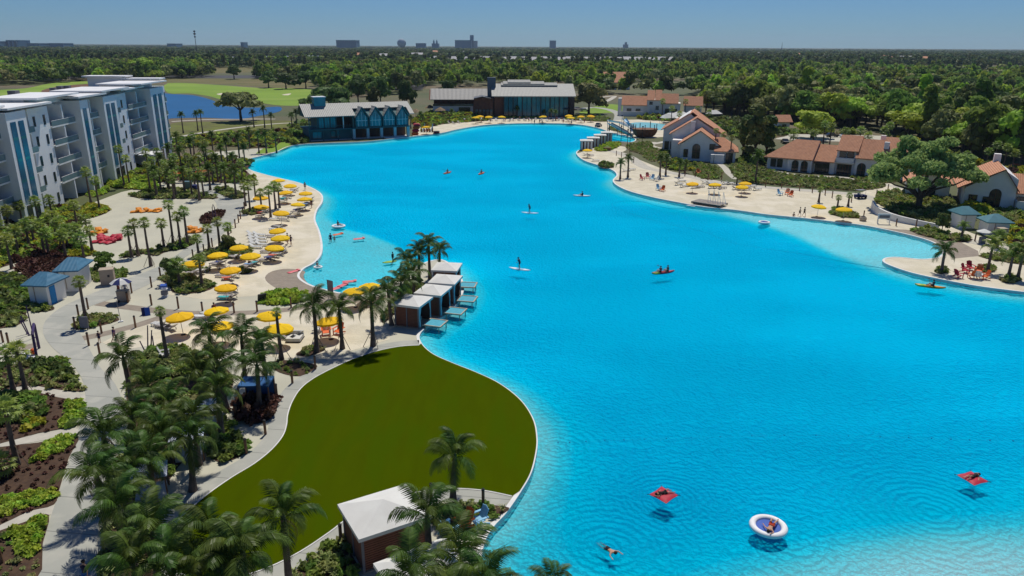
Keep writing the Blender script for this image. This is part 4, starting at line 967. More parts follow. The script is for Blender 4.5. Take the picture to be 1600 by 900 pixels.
# ---------------------------------------------------------------- glass clubhouse across the lagoon
a, rz, L0 = local((773,184), (893,184))
C_ = thing('clubhouse', 'glass fronted clubhouse with stepped pale roof and dark chimney beyond the far beach', 'building', (a.x,a.y,LAND), rz)
MB().box(0, L0, 2.6, 16, 0, 9).build('wall', W_darkwood, C_)
n = 14
for i in range(n):
    x0 = L0*.12 + (L0*.84)*i/n; x1 = L0*.12 + (L0*.84)*(i+1)/n
    f = MB().box(x0+.1, x1-.1, 1.6, 1.75, .4, 8.7).build('glass_panel', W_tealglass if i > 2 else W_glass, C_)
for i in range(8):
    x = L0*.12 + (L0*.84)*i/7; MB().box(x-.16, x+.16, .9, 1.3, 0, 9.0).build('column', W_frame, C_)
MB().box(-2, L0+.6, -.6, .2, 0, .25).build('terrace', W_stucco, C_)
gable_x(C_, -1.3, L0+1.5, -1.6, 22, 9.2, 13.9, W_metalroof, .35, 9)
for (u0,u1,z,y) in ((.09,.83,14.35,9.6),(.12,.66,14.9,10.2),(.18,.48,15.5,10.8)): gable_x(C_, L0*u0, L0*u1, y-3.2, y+5, z-1.0, z, W_metalroof, .3, y, 'roof_step')
gable_y(C_, -9, -1.5, 0, 10, 8.2, 9.0, W_metalroofd, .3, name='porch_roof')
MB().box(-9, -.5, 3, 12, 0, 8.2).build('porch_wall', W_darkwood, C_)
for i in range(5): window(C_, -8.4+i*1.6, -7.2+i*1.6, 2.95, .6, 3.2, W_glass, n=1)
MB().box(-2.9, .7, 6.0, 9.2, 0, ZT(766,121,a.y+7)-LAND).build('chimney', W_bluegrey, C_)
MB().box(L0-1.0, L0+1.0, -1.0, -.7, 0, 9).build('column', W_frame, C_); MB().box(L0*.9, L0+4, -2, 5, 3.6, 3.9).build('side_canopy', W_frame, C_)
a2, rz2, L2 = local((668,178), (757,178))
C2 = thing('restaurant_wing', 'low dark grey roofed hall with brown timber gable left of the clubhouse', 'building', (a2.x,a2.y,LAND), rz2)
MB().box(3, L2, 3.5, 13, 0, 6.2).build('wall', W_darkwood, C2); MB().box(2.5, L2*.8, 1.5, 3.5, 0, 3.4).build('terrace_wall', W_stucco, C2)
MB().box(2.5, L2, 1.4, 1.5, 3.4, 4.3).build('railing', W_glass, C2); window(C2, L2*.55, L2*.75, 1.46, .3, 2.8, W_glass)
for i in range(8): MB().box(3+i*(L2-3)/7-.12, 3+i*(L2-3)/7+.12, 1.6, 1.85, 3.4, 6.4).build('post', W_frame, C2)
gable_x(C2, 1.5, L2+1.5, -.2, 15, 6.4, 10.8, W_metalroofd, .3)
MB().extx([(1,6.1),(13.8,6.1),(7.4,10.3)], .8, 1.7).build('gable_screen', W_brownwood, C2)
# ---------------------------------------------------------------- villas with terracotta roofs
def villa_row():
    a, rz, L0 = local((1196,263), (1372,279)); k = L0/29.0
    V = thing('tiled_villa_row', 'long white villa row with stepped terracotta roofs and arched glass doors', 'house', (a.x,a.y,LAND), rz)
    # (x0,x1,front,eave,ridge,back)
    secs = [(0,6,0,3.1,0,0),(6,12.6,-.9,3.1,0,0)]
    MB().box(.3*k, 6*k, 0, 9, 0, 3.2).build('wall', W_stucco, V); MB().box(6*k, 12.4*k, -.9, 9, 0, 3.2).build('wall', W_stucco, V)
    r = MB(); x0, xm, x1 = -.4*k, 6.2*k, 12.6*k; yf, yb, yr = -1.4, 10, 4.6; ze_, zr_ = 3.2, 7.4
    r.add([(x0,yf,ze_),(x1,yf,ze_),(x1,yr,zr_),(xm,yr,zr_),(x0,yb,ze_),(x1,yb,ze_)], [(0,1,2,3),(0,3,4),(4,3,2,5)])
    r.add([(x0,yf,ze_-.22),(x1,yf,ze_-.22),(x1,yf,ze_),(x0,yf,ze_)], [(0,1,2,3)]); r.build('roof', W_tile, V)
    MB().ext([(12.3*k,0),(12.4*k,0),(12.4*k,3.2),(12.3*k,3.2)], 0, .1); MB().extx([(yf,0),(yb,0),(yb,ze_),(yr,zr_-.25),(yf,ze_-.25)], 12.2*k, 12.45*k).build('gable_wall', W_stucco, V)
    for i in range(2): window(V, (1.3+i*1.75)*k, (2.7+i*1.75)*k, -.05, .7, 2.6, n=2)
    for x in (8.1, 10.5): arch_window(V, x*k, -.95, .1, 1.6, 2.75)
    MB().box(12.6*k, 17.9*k, .5, 9, 0, 3.0).build('wall', W_stucco, V)
    gable_x(V, 12.5*k, 17.9*k, -.6, 10, 3.05, 6.6, W_tile)
    MB().box(12.9*k, 16.6*k, -.9, .5, 2.4, 2.6).build('awning', W_frame, V); window(V, 13*k, 16.6*k, .45, .15, 2.3, n=4)
    MB().box(17.9*k, 23*k, 1.6, 9, 0, 5.9).build('wall', W_stucco, V)
    gable_x(V, 17.8*k, 23.3*k, .6, 10, 5.9, 9.2, W_tile)
    for i in range(2): window(V, (18.6+i*1.9)*k, (20.2+i*1.9)*k, 1.55, 4.2, 5.5, W_glass, n=1)
    MB().box(17.9*k, 22.6*k, .5, 1.6, 2.9, 3.15).build('balcony_slab', W_white, V); MB().box(17.95*k, 22.5*k, .5, .58, 3.15, 4.1).build('balcony_rail', W_white, V)
    window(V, 18.4*k, 21.9*k, 1.55, .15, 2.4, n=5, fr=W_brownwood)
    MB().box(23*k, 28.8*k, .2, 9, 0, 4.5).build('wall', W_stucco, V); arch_window(V, 24.6*k, .15, .1, 1.9, 3.2)
    gable_x(V, 22.8*k, 29*k, -.5, 10, 4.5, 8.6, W_tile)
    MB().box(28.8*k, 35.5*k, 1.0, 10, 0, 5.6).build('wall', W_stucco, V); gable_x(V, 28.7*k, 35.8*k, .2, 11, 5.6, 9.3, W_tile)
    window(V, 30*k, 33*k, .95, .4, 2.4); MB().box(28.9*k, 30.1*k, 2.0, 3.0, 5, 8.4).build('chimney', W_stucco, V)
    MB().box(27*k, 28.2*k, 8, 9, 6, 9.3).build('chimney', W_stucco, V)
villa_row()
def villa_gabled():
    a, rz, L0 = local((1062,250), (1148,254)); V = thing('gabled_villa', 'white villa of staggered gables with terracotta roofs beside the small cabanas', 'house', (a.x,a.y,LAND), rz+.02)
    k = L0/16.0
    pent(V, 0, 11*k, 0, 12, 7.9, W_stucco, ze=4.4); gable_y(V, -.8, 11.8*k, -.5, 12.5, 4.3, 8.2, W_tile)
    arch_window(V, 4.6*k, -.05, .6, 2.1, 4.0); window(V, .9, 2.0, -.05, 1.0, 3.0); window(V, 8.4*k, 10*k, -.05, 3.2, 4.6, n=2)
    MB().box(-2.6, 0, 5, 14, 0, 4.8).build('wall', W_stucco, V)
    pent(V, -3.2, 11*k, 10, 20, 10.4, W_stucco, ze=6.4); gable_y(V, -4, 13*k, 9.4, 20.5, 5.9, 10.8, W_tile, xr=3.6)
    pent(V, -6.2, 8, 18, 30, 11.2, W_stucco, ze=6.4); gable_y(V, -7, 10, 17.4, 30.5, 6.2, 11.6, W_tile, xr=1.9)
    window(V, -5.6, -4.4, 17.95, .6, 2.8); window(V, -3.9, -3.4, 17.95, .6, 2.8, n=1)
    MB().box(1.9, 3.2, 8.5, 9.8, 6, 9.8).build('chimney', W_stucco, V)
    MB().box(10.9*k, 16*k, -1.5, 8, 0, 3.2).build('wall', W_stucco, V)
    r = MB(); x0, x1, y0, y1 = 9.8*k, 16.8*k, -2.2, 9; xc = 11.4*k
    r.add([(x0,y0,3.1),(x1,y0,3.1),(xc+.8,3.5,6.2),(x0,3.5,6.2),(x1,y1,3.1),(x0,y1,3.1)], [(0,1,2,3),(1,4,2),(3,2,4,5)]); r.add([(x0,y0,2.9),(x1,y0,2.9),(x1,y0,3.1),(x0,y0,3.1)],[(0,1,2,3)]); r.build('roof', W_tile, V)
    window(V, 13.3*k, 15.2*k, -1.56, .1, 2.6, n=2)
    MB().box(9*k, 12.8*k, -3.4, -1.7, 0, 2.3).build('service_enclosure', W_white, V); MB().box(9.9*k, 10.0*k, -3.46, -3.4, 0, 2.2).build('gate_line', W_frame, V)
villa_gabled()
def villa_right():
    a, rz, L0 = local((1503,323), (1575,329)); V = thing('arched_door_villa', 'white villa with a broad terracotta gable and tall arched door among fan palms', 'house', (a.x,a.y,LAND), rz)
    k = L0/12.5
    MB().ext([(0,0),(13.6*k,0),(13.6*k,6.0),(9.6*k,7.6),(0,3.9)], 0, 14).build('wall', W_stucco, V)
    gable_y(V, -1.4, 14.4*k, -.6, 14.6, 3.8, 7.9, W_tile, xr=9.6*k)
    MB().add([(-1.4,-.62,3.58),(9.6*k,-.62,7.68),(9.6*k,-.62,7.9),(-1.4,-.62,3.8)],[(0,1,2,3)]).add([(9.6*k,-.62,7.68),(14.4*k,-.62,3.58),(14.4*k,-.62,3.8),(9.6*k,-.62,7.9)],[(0,1,2,3)]).build('fascia', W_darkwood, V)
    window(V, .8, 2.2, -.05, .2, 2.5, n=2, fr=W_brownwood); window(V, 3.2, 4.1, -.05, .4, 2.3, n=2); arch_window(V, 8.3*k, -.06, .1, 2.0, 3.9)
    MB().box(5.2, 6.4, 12.2, 13.6, 5, 9.2).build('chimney', W_stucco, V)
    MB().box(13.6*k, 22*k, 3, 12, 0, 3.2).build('wall', W_stucco, V); gable_x(V, 13*k, 22*k, 1.6, 13.4, 3.2, 6.2, W_tile); window(V, 14.8*k, 16.8*k, 2.95, 1.5, 2.3)
    pent(V, -10, -2, 7, 16, 5.2, W_stucco, ze=3.2); gable_y(V, -10.8, -1.4, 6.4, 16.4, 3.1, 5.7, W_tile)
    window(V, -5.5, -4.6, 6.95, .2, 2.4, n=1)
    MB().box(13.9*k, 20*k, -1.6, -1.4, 0, 2.2).box(13.9*k, 14.1*k, -1.6, 3, 0, 2.2).build('garden_wall', W_white, V)
villa_right()
def villa_far():
    a, rz, L0 = local((972,180), (1062,182)); V = thing('far_tiled_villa', 'two storey white villa with terracotta roofs beyond the water playground', 'house', (a.x,a.y,LAND), rz); k = L0/27
    MB().box(0, 12*k, 0, 9, 0, 4.6).build('wall', W_stucco, V); gable_x(V, -.5, 12.5*k, -.8, 10, 4.6, 8.4, W_tile)
    MB().box(-2, -.5, -1, 3, 0, 7.5).build('tower_wall', W_stucco, V); MB().box(-1, 10*k, -5, -4.7, 0, 2.2).build('garden_wall', W_stucco, V)
    MB().box(11.6*k, 18*k, -1, 9, 0, 7.0).build('wall', W_stucco, V); gable_x(V, 11.4*k, 14.9*k, -1.6, 10, 7.0, 11, W_tile); gable_x(V, 15.1*k, 18.2*k, -1.6, 10, 7.0, 11.2, W_tile)
    window(V, 12.6*k, 14*k, -1.05, 5, 6.2); window(V, 15.6*k, 17*k, -1.05, 2.8, 4.4); window(V, 2, 4, -.05, 1, 3); window(V, 6, 8, -.05, 1, 3)
    MB().box(18*k, 27*k, 1, 9, 0, 5.6).build('wall', W_stucco, V); gable_x(V, 18*k, 26*k, .2, 10, 5.6, 9.6, W_tile); window(V, 20*k, 22*k, .95, 1, 3.2); window(V, 23.5*k, 25.5*k, .95, 1, 3.2)
    for x in (13, 14.2): MB().cbox((x*k, -1.8, 2.6), (.5, .3, 3.2), ry=-.5).build('outdoor_stair', W_white, V)
    MB().box(29*k, 37*k, 4, 12, 0, 4.6).build('wall', W_stucco, V); gable_x(V, 28.5*k, 37.5*k, 3.2, 13, 4.6, 8.4, W_tile)
villa_far()
def simple_house(px0, px1, name, label, ze, zr, dep, roofm, cat='house', wm=W_stucco, nwin=4, ov=.8):
    a, rz, L0 = local(px0, px1); V = thing(name, label, cat, (a.x,a.y,LAND), rz)
    MB().box(0, L0, 0, dep, 0, ze).build('wall', wm, V); gable_x(V, -ov, L0+ov, -ov, dep+ov, ze, zr, roofm)
    MB().extx([(0,ze-.05),(dep,ze-.05),(dep/2,zr-.35)], 0, .25).build('gable_wall', wm, V)
    for i in range(nwin): x = (i+.5)*L0/nwin; MB().box(x-.8, x+.8, -.06, .05, ze*.25, ze*.7).build('window', W_glass, V)
    return V
simple_house((948,140), (984,140), 'brown_roofed_house', 'house with one broad brown tiled roof rising out of the wood', 5, 12, 22, W_tile)
simple_house((46,126), (88,126), 'golf_clubhouse', 'low clubhouse with an orange-brown hipped roof among dark trees', 4, 9.5, 26, W_tile)
simple_house((1216,203), (1233,203), 'tiled_pavilion', 'small square pavilion with a brown tiled roof behind the pine trees', 3, 5.4, 5, W_tile, 'pavilion', nwin=1)
# far long white building and rows of grey roofs
def farbox(px0, px1, by, ty, name, label, cat, m, dep=30, parts=True, roof=True):
    a = G(px0, by); b = G(px1, by); h = ZT((px0+px1)/2, ty, a.y) - LAND; V = thing(name, label, cat, (a.x,a.y,LAND)); L0 = b.x-a.x
    MB().box(0, L0, 0, dep, 0, h).build('wall', m, V)
    if roof: MB().box(-L0*.01, L0*1.01, -1, dep+1, h, h+max(.6,h*.05)).build('roof', M_farw if m is not M_hazeblue else M_hazeblue, V)
    return V, L0, h
for i, (x0, x1, by, ty) in enumerate([(345,378,99,90),(380,420,98,89),(422,455,97,88.5),(457,495,96,88)]):
    V, L0, h = farbox(x0, x1, by, ty, 'long_white_building', 'section of the long pale flat-roofed building beyond the golf course, %s from the left' % ordn(i), 'building', M_farw, 40)
    V['group'] = 'long pale building beyond the golf course'
    for j in range(5): MB().box(L0*(j+.2)/5, L0*(j+.8)/5, -.3, .1, h*.2, h*.55).build('window', W_glass, V)
RM = mat('grey_roof_tiles', (0.42,0.41,0.40), (0.33,0.33,0.33), scale=.05, rough=.8)
hs_ = [(672,687),(705,718),(720,742),(745,752),(754,774),(778,792),(794,808),(810,822),(824,842),(845,858),(860,868),(872,884),(886,901),(907,920),(922,931),(934,945),(947,958),(960,972),(975,988),(990,1006),(1010,1024),(1026,1038),(1040,1054)]
for i, (x0, x1) in enumerate(hs_):
    by = 98.5 + (i%3)*.6 - (x0<760)*0.5; a = G(x0, by); b = G(x1, by); V = thing('terraced_house', 'grey roofed house in the long far row, %s from the left' % ordn(i), 'house', (a.x,a.y,LAND), random.uniform(-.15,.15), 'grey roofed houses in the far row'); L0 = (b.x-a.x)*.95
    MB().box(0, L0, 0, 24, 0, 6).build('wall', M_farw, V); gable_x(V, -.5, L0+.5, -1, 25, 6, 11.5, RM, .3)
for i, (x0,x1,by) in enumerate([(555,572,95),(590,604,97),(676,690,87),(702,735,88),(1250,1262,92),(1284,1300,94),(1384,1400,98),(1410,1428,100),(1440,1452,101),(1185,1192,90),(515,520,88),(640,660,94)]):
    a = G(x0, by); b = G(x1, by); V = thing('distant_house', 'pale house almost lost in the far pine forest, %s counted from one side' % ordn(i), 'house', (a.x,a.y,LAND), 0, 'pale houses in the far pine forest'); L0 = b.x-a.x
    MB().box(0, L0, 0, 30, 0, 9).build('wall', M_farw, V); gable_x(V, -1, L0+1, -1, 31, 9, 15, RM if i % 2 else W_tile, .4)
# skyline
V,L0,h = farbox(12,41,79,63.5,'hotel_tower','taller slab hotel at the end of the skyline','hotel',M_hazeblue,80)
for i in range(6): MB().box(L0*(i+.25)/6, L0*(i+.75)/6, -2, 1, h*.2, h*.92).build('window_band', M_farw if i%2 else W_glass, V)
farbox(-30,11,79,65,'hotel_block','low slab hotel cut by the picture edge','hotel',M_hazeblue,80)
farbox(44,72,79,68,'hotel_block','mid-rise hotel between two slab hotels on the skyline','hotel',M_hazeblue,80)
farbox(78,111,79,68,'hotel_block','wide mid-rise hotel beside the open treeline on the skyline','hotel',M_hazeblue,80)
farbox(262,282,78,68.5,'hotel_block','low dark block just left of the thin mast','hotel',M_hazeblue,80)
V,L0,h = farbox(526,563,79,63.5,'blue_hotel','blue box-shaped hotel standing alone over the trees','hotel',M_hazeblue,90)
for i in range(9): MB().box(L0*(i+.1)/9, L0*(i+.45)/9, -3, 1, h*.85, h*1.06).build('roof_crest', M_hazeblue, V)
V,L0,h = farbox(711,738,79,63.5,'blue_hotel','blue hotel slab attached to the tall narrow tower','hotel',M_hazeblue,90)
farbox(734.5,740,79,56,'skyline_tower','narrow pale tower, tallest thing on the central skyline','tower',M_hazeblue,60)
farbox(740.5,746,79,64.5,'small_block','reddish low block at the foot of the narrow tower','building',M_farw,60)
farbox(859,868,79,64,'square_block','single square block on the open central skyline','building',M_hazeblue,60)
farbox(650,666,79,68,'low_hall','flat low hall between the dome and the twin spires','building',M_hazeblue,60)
farbox(377,383,79,66.5,'small_block','tiny block on the skyline over the long white building','building',M_hazeblue,60)
a = G(628,79); r_ = (G(636,79).x - G(620,79).x)/2
D_ = thing('skyline_dome', 'pale round dome on the skyline', 'dome', (a.x,a.y,LAND)); zc = ZT(628,67,a.y)
MB().lathe([(r_*math.sin(t), r_*(1-math.cos(t))*.95) for t in [0.02]+[i*math.pi/10 for i in range(1,10)]+[3.12]], 14, (0,0,zc-r_)).build('shell', mat('dome_panels',(0.30,0.38,0.44),(0.22,0.3,0.36),scale=.02), D_, True)
a = G(680,79); S_ = thing('twin_spires', 'small hotel with twin pointed spires on the skyline', 'building', (a.x,a.y,LAND)); u = a.y/FPX
MB().box(-5*u, 5*u, 0, 60, 0, ZT(680,68,a.y)).build('wall', M_hazeblue, S_)
for q in (-2.2, 2.2): MB().lathe([(1.5*u,0),(1.3*u,ZT(680,65,a.y)),(.2,ZT(680,61.5,a.y))], 8, (q*u,20,0)).build('spire', M_hazeblue, S_)
a = G(978,79); S_ = thing('stepped_tower', 'little stepped tower breaking the right-hand skyline', 'tower', (a.x,a.y,LAND)); MB().box(-4*u,4*u,0,60,0,ZT(978,69.5,a.y)).build('wall', M_hazeblue, S_); MB().box(-1.5*u,1.5*u,0,40,0,ZT(978,66,a.y)).build('tower', M_hazeblue, S_)
def mast(px, by, ty, label):
    a = G(px, by); h = ZT(px, ty, a.y)-LAND; u = a.y/FPX; M_ = thing('radio_mast', label, 'mast', (a.x,a.y,LAND)); MB().tube([(0,0,0),(0,0,h)], [.9*u*.7,.3*u*.7], 6).build('pole', W_frame, M_)
    return M_, h, u
M_, h, u = mast(308.5, 90, 47, 'thin mast with stacked antenna platforms over the forest')
for z, r_ in ((h-5*u,2.0*u),(h-1.5*u,1.7*u),(h-9*u,1.3*u)): MB().lathe([(r_*.6,-1.6*u),(r_,-.4*u),(r_*.8,.8*u)], 8, (0,0,z)).build('antenna_platform', W_frame, M_)
mast(1220.5, 84, 66.5, 'needle-thin mast alone on the right-hand skyline')
# ---------------------------------------------------------------- planting beds: soil sheets with low plants nobody could count
def bush_mesh(seed, col, n=46, size=.16, r=.42, h=.42):
    rng = np.random.default_rng(seed); C = []; RA = []
    for k in range(4):
        a = rng.uniform(0,6.28); q = rng.uniform(.4,.7)*r; C.append((math.cos(a)*r*.5, math.sin(a)*r*.5, h*.45)); RA.append((q,q,q*.9))
    C.append((0,0,h*.5)); RA.append((r*.7,r*.7,h*.6))
    V, F = leaf_cloud(C, RA, n, size, rng, -.3, .5, .4); return npmesh('bush', V, F, M_leafs[col])
def grass_tuft(seed, col):
    rng = random.Random(seed); mb = MB()
    for k in range(16):
        a = rng.uniform(0,6.28); l = rng.uniform(.3,.6); d = Vector((math.cos(a),math.sin(a),0)); w_ = Vector((-d.y,d.x,0))*.03; m_ = d*l*.35+Vector((0,0,l*.7)); tip = d*l*.8+Vector((0,0,l*.75))
        mb.add([-w_, w_, m_+w_, m_-w_, tip], [(0,1,2,3),(3,2,4)])
    return mb.mesh('tuft', M_leafs[col])
BU = {c: [bush_mesh(70+i, c) for i in range(2)] for c in ('dark','mid','bright','olive','yellow','russet')}
SETS = {'mixed': source_collection('mixed', [BU['mid'][0], BU['olive'][0], BU['dark'][0], BU['olive'][1], grass_tuft(1,'olive')]),
 'olive': source_collection('olive', [BU['olive'][0], grass_tuft(2,'olive'), BU['mid'][1]]), 'dark': source_collection('dark', [BU['dark'][0], BU['dark'][1], BU['mid'][0]]),
 'bright': source_collection('bright', [BU['bright'][0], BU['bright'][1]]), 'yellow': source_collection('yellow', [BU['yellow'][0], BU['bright'][0], BU['yellow'][1]]),
 'russet': source_collection('russet', [BU['russet'][0], BU['russet'][1]]), 'garden': source_collection('garden', [BU['mid'][0], BU['bright'][1], BU['dark'][0], BU['mid'][1], BU['russet'][0], BU['yellow'][0]])}
def plant_bed(px_poly, kindset, spacing, size, label, soil=None, z=.0, cover=1.0, n=3):
    pl = [tuple(p) for p in crm(gp(px_poly), n)]
    if soil: sheet('planting_bed', pl, LAND+.035+z, soil)
    xs_, ys_ = [p[0] for p in pl], [p[1] for p in pl]; pts = []; s3 = []
    y = min(ys_)
    while y < max(ys_):
        x = min(xs_)
        while x < max(xs_):
            q = (x+random.uniform(-.4,.4)*spacing, y+random.uniform(-.4,.4)*spacing, LAND+.02+z)
            if random.random() < cover and inside(q, pl): pts.append(q); s = size*random.uniform(.6,1.3); s3.append((s,s,s*random.uniform(.7,1.2)))
            x += spacing
        y += spacing
    if pts: scatter('ground_cover', pts, s3, SETS[kindset], label, 'shrubs')
MU, OL = M_mulch, M_bedolive
plant_bed([(118,515),(122,498),(140,494),(165,492),(186,498),(180,503),(150,511),(125,515)],'mixed',.55,1.0,'low green shrubs in the kerbed island beside the kiosk',MU)
plant_bed([(249,436),(262,428),(290,431),(320,438),(336,445),(328,453),(300,459),(270,457),(265,447)],'mixed',.55,1.0,'low shrubs round the thick-trunked palm beside the robe stand',MU)
plant_bed([(284,416),(310,419),(330,421),(318,427),(288,424)],'olive',.5,.9,'strip of ground cover under the leftmost beach umbrella',OL)
plant_bed([(312,398),(345,386),(365,384),(392,388),(388,400),(356,405),(318,409),(300,412)],'mixed',.55,1.0,'green shrub bank between path and two big yellow umbrellas',OL)
plant_bed([(366,424),(378,420),(390,423),(388,428),(370,428)],'mixed',.45,.9,'small round clump of shrubs on the open sand',MU)
plant_bed([(408,475),(413,463),(425,456),(455,456),(482,462),(484,468),(450,476)],'bright',.5,1.1,'dense bright hedge beside the brown paved circle',MU)
plant_bed([(193,404),(220,397),(243,400),(262,393),(290,388),(306,377),(300,371),(268,382),(250,388),(225,392),(200,396)],'mixed',.6,1.0,'curving shrub bed under the row of palms on the court',MU)
plant_bed([(205,305),(235,297),(265,295),(300,299),(340,308),(330,311),(280,310.5),(240,311),(212,309)],'mixed',.7,1.1,'long planting strip behind the pale court',MU)
plant_bed([(336,296),(352,293),(370,299),(384,308),(366,311),(345,304)],'mixed',.6,1.0,'dark planting wedge where the paths meet by the court',MU)
plant_bed([(315,341),(334,331),(351,330),(346,340),(336,346),(319,352)],'russet',.5,.9,'reddish triangular flower bed on the court edge',MU)
plant_bed([(378,333),(398,326),(414,329),(396,336)],'mixed',.5,.9,'low bed under the palms by the upper umbrellas',MU)
plant_bed([(132,305),(150,298),(168,293),(170,300),(150,308)],'bright',.7,1.1,'small green bed at the foot of the apartment block',MU)
plant_bed([(168,290),(180,279),(220,276),(243,290),(230,297),(195,295)],'bright',.8,1.5,'bright hedge bed before the apartment entrance porch',MU)
plant_bed([(120,334),(140,320),(165,324),(171,330),(150,339),(125,342)],'yellow',.6,1.1,'yellow-green bed with tall palms at the court corner',MU)
plant_bed([(-30,352),(20,336),(60,330),(100,322),(122,335),(128,352),(118,372),(128,388),(96,400),(60,400),(-30,420)],'garden',.9,1.7,'crowded garden shrubs below the apartment balconies',MU)
plant_bed([(34,404),(70,398),(98,400),(104,412),(92,436),(60,440),(36,428)],'russet',.55,1.4,'dark red shrubs behind the blue roofed huts',MU)
plant_bed([(102,392),(130,386),(148,395),(140,400),(112,402)],'yellow',.6,1.0,'yellow-green shrubs on the court side of the garden palms',MU)
plant_bed([(-30,430),(30,436),(42,446),(46,470),(44,484),(20,482),(-30,478)],'dark',.6,1.5,'dark shrubs pressed against the left hut wall',MU)
plant_bed([(-30,484),(20,482),(43,494),(32,506),(10,512),(-30,514)],'mixed',.6,1.1,'rounded shrub bed left of the wide path',MU)
plant_bed([(44,482),(60,474),(83,479),(82,485),(56,488)],'olive',.5,1.0,'narrow bed in front of the lower blue roofed hut',MU)
plant_bed([(138,428),(150,422),(190,424),(198,432),(180,438),(148,440)],'olive',.5,1.2,'shrubs round the tan box by the upper hut',MU)
plant_bed([(-30,578),(40,567),(90,563),(113,580),(126,602),(129,612),(90,609),(45,602),(10,609),(-30,612)],'mixed',.6,.95,'brown mulch bed of young shrubs above the first garden walk',MU,cover=.75)
plant_bed([(50,566),(90,564),(108,576),(112,588),(85,588),(60,580)],'dark',.45,1.2,'dense dark shrubs at the tip of the mulch bed',None)
plant_bed([(-30,626),(45,613),(90,621),(131,630),(130,650),(126,664),(60,677),(-30,694)],'russet',.75,.45,'rows of seedlings in brown mulch between garden walks',MU,cover=.9)
plant_bed([(104,628),(131,631),(130,650),(125,663),(92,671),(102,652),(104,640)],'bright',.32,.75,'bright green ground cover block at the path edge',None)
plant_bed([(-30,630),(40,620),(66,630),(70,648),(45,656),(-30,668)],'dark',.55,1.5,'dark shrubs under the tall braced palm',None)
plant_bed([(32,656),(62,650),(66,664),(40,674)],'yellow',.5,.9,'yellow-leaved patch between the garden walks',None)
plant_bed([(-30,712),(60,692),(122,681),(108,715),(93,765),(84,789),(45,799),(-30,822)],'russet',.7,.45,'brown mulch bed with seedlings between the lower walks',MU,cover=.9)
plant_bed([(78,689),(116,683),(103,702),(78,716),(52,724),(64,706)],'bright',.32,.75,'slanting bright green strip of ground cover',None)
plant_bed([(-30,790),(25,774),(60,769),(85,767),(84,784),(40,797),(-30,818)],'bright',.32,.75,'broad bright green strip above the lowest walk',None)
plant_bed([(-30,846),(45,814),(77,805),(67,850),(57,905),(-30,905)],'mixed',.6,.6,'mulch bed in the bottom corner by the wide path',MU,cover=.6)
plant_bed([(8,836),(45,818),(69,809),(66,835),(56,866),(40,872),(20,850)],'bright',.32,.75,'bright green wedge below the lowest walk',None)
plant_bed([(158,905),(160,850),(176,770),(195,700),(200,650),(196,600),(205,565),(235,546),(265,538),(300,548),(340,565),(365,592),(355,620),(335,660),(305,700),(275,735),(250,780),(238,850),(245,905)],'mixed',.8,1.0,'mulch and mixed shrubs under the dark palm grove',MU,cover=.7)
plant_bed([(210,562),(240,545),(275,542),(310,552),(320,575),(280,590),(230,590)],'olive',.55,.95,'olive shrubs on the open side of the palm grove',OL)
plant_bed([(372,628),(400,620),(432,626),(428,650),(402,663),(376,655)],'russet',.5,1.4,'dark reddish hedge beside the blue day bed',MU)
plant_bed([(325,684),(350,662),(374,690),(384,708),(352,722),(332,716)],'dark',.5,1.3,'dark shrubs near the lawn walk bollards',MU)
plant_bed([(420,568),(445,563),(480,567),(496,573),(470,588),(436,582)],'olive',.7,.6,'brown mulch bed with small shrubs left of the lawn walk',MU,cover=.7)
plant_bed([(462,554),(478,545),(500,540),(508,547),(482,557)],'olive',.6,.8,'small shaded bed beneath the cabana palms',MU)
plant_bed([(455,905),(500,862),(545,842),(552,860),(552,905)],'olive',.5,1.0,'shrubs in mulch left of the white cabana',MU)
plant_bed([(655,800),(700,786),(760,789),(796,794),(778,807),(748,812),(700,822),(665,815)],'olive',.55,.9,'shrubs round the lone palm at the lawn tip',MU)
plant_bed([(600,505),(616,492),(640,480),(665,455),(650,440),(630,452),(606,480),(596,498)],'mixed',.6,1.2,'green planting behind the lagoon cabanas',MU)
plant_bed([(978,229),(1000,223),(1017,222),(1022,232),(1046,237),(1036,247),(1018,253),(1000,241),(985,236)],'olive',.9,1.0,'planted slope beside the playground path',OL)
plant_bed([(930,233),(953,223),(970,225),(957,234),(938,237)],'bright',.8,1.2,'green shrubs beside the small cabanas',OL)
plant_bed([(1083,256),(1110,259),(1129,267),(1127,277),(1106,281),(1083,272)],'olive',.8,1.1,'clipped shrub bed in front of the gabled villa',OL)
plant_bed([(1140,258),(1165,256),(1196,264),(1230,273),(1290,279),(1330,281),(1384,291),(1340,298),(1270,294),(1200,288),(1160,283),(1146,273)],'mixed',.8,1.1,'long hedge bed in front of the tiled villa row',OL)
plant_bed([(1326,277),(1345,273),(1375,275),(1402,284),(1372,286)],'olive',.8,1.0,'small bed before the arched villa windows',OL)
plant_bed([(1366,313),(1384,302),(1420,300),(1470,308),(1500,325),(1508,338),(1475,352),(1440,347),(1400,333)],'mixed',.8,1.6,'mixed shrubs round the foot of the spreading oak',MU)
plant_bed([(1390,308),(1430,305),(1470,316),(1440,324),(1400,318)],'yellow',.7,1.1,'yellow-green patch beneath the spreading oak',None,.01)
plant_bed([(1505,326),(1520,322),(1542,328),(1545,336),(1525,340),(1508,337)],'yellow',.6,2.4,'bright yellow shrubs before the right-hand villa',MU)
plant_bed([(1545,330),(1600,330),(1650,335),(1650,350),(1600,350),(1550,343)],'olive',.9,1.6,'rough shrubs between villa and teal roofed huts',OL)
plant_bed([(1422,360),(1445,357),(1492,366),(1520,374),(1500,379),(1450,371)],'olive',.7,1.1,'low hedge along the brown pavers',MU)
plant_bed([(1582,352),(1640,352),(1650,395),(1590,392),(1575,380)],'garden',.8,1.6,'leafy mixed shrubs at the right picture edge',OL)
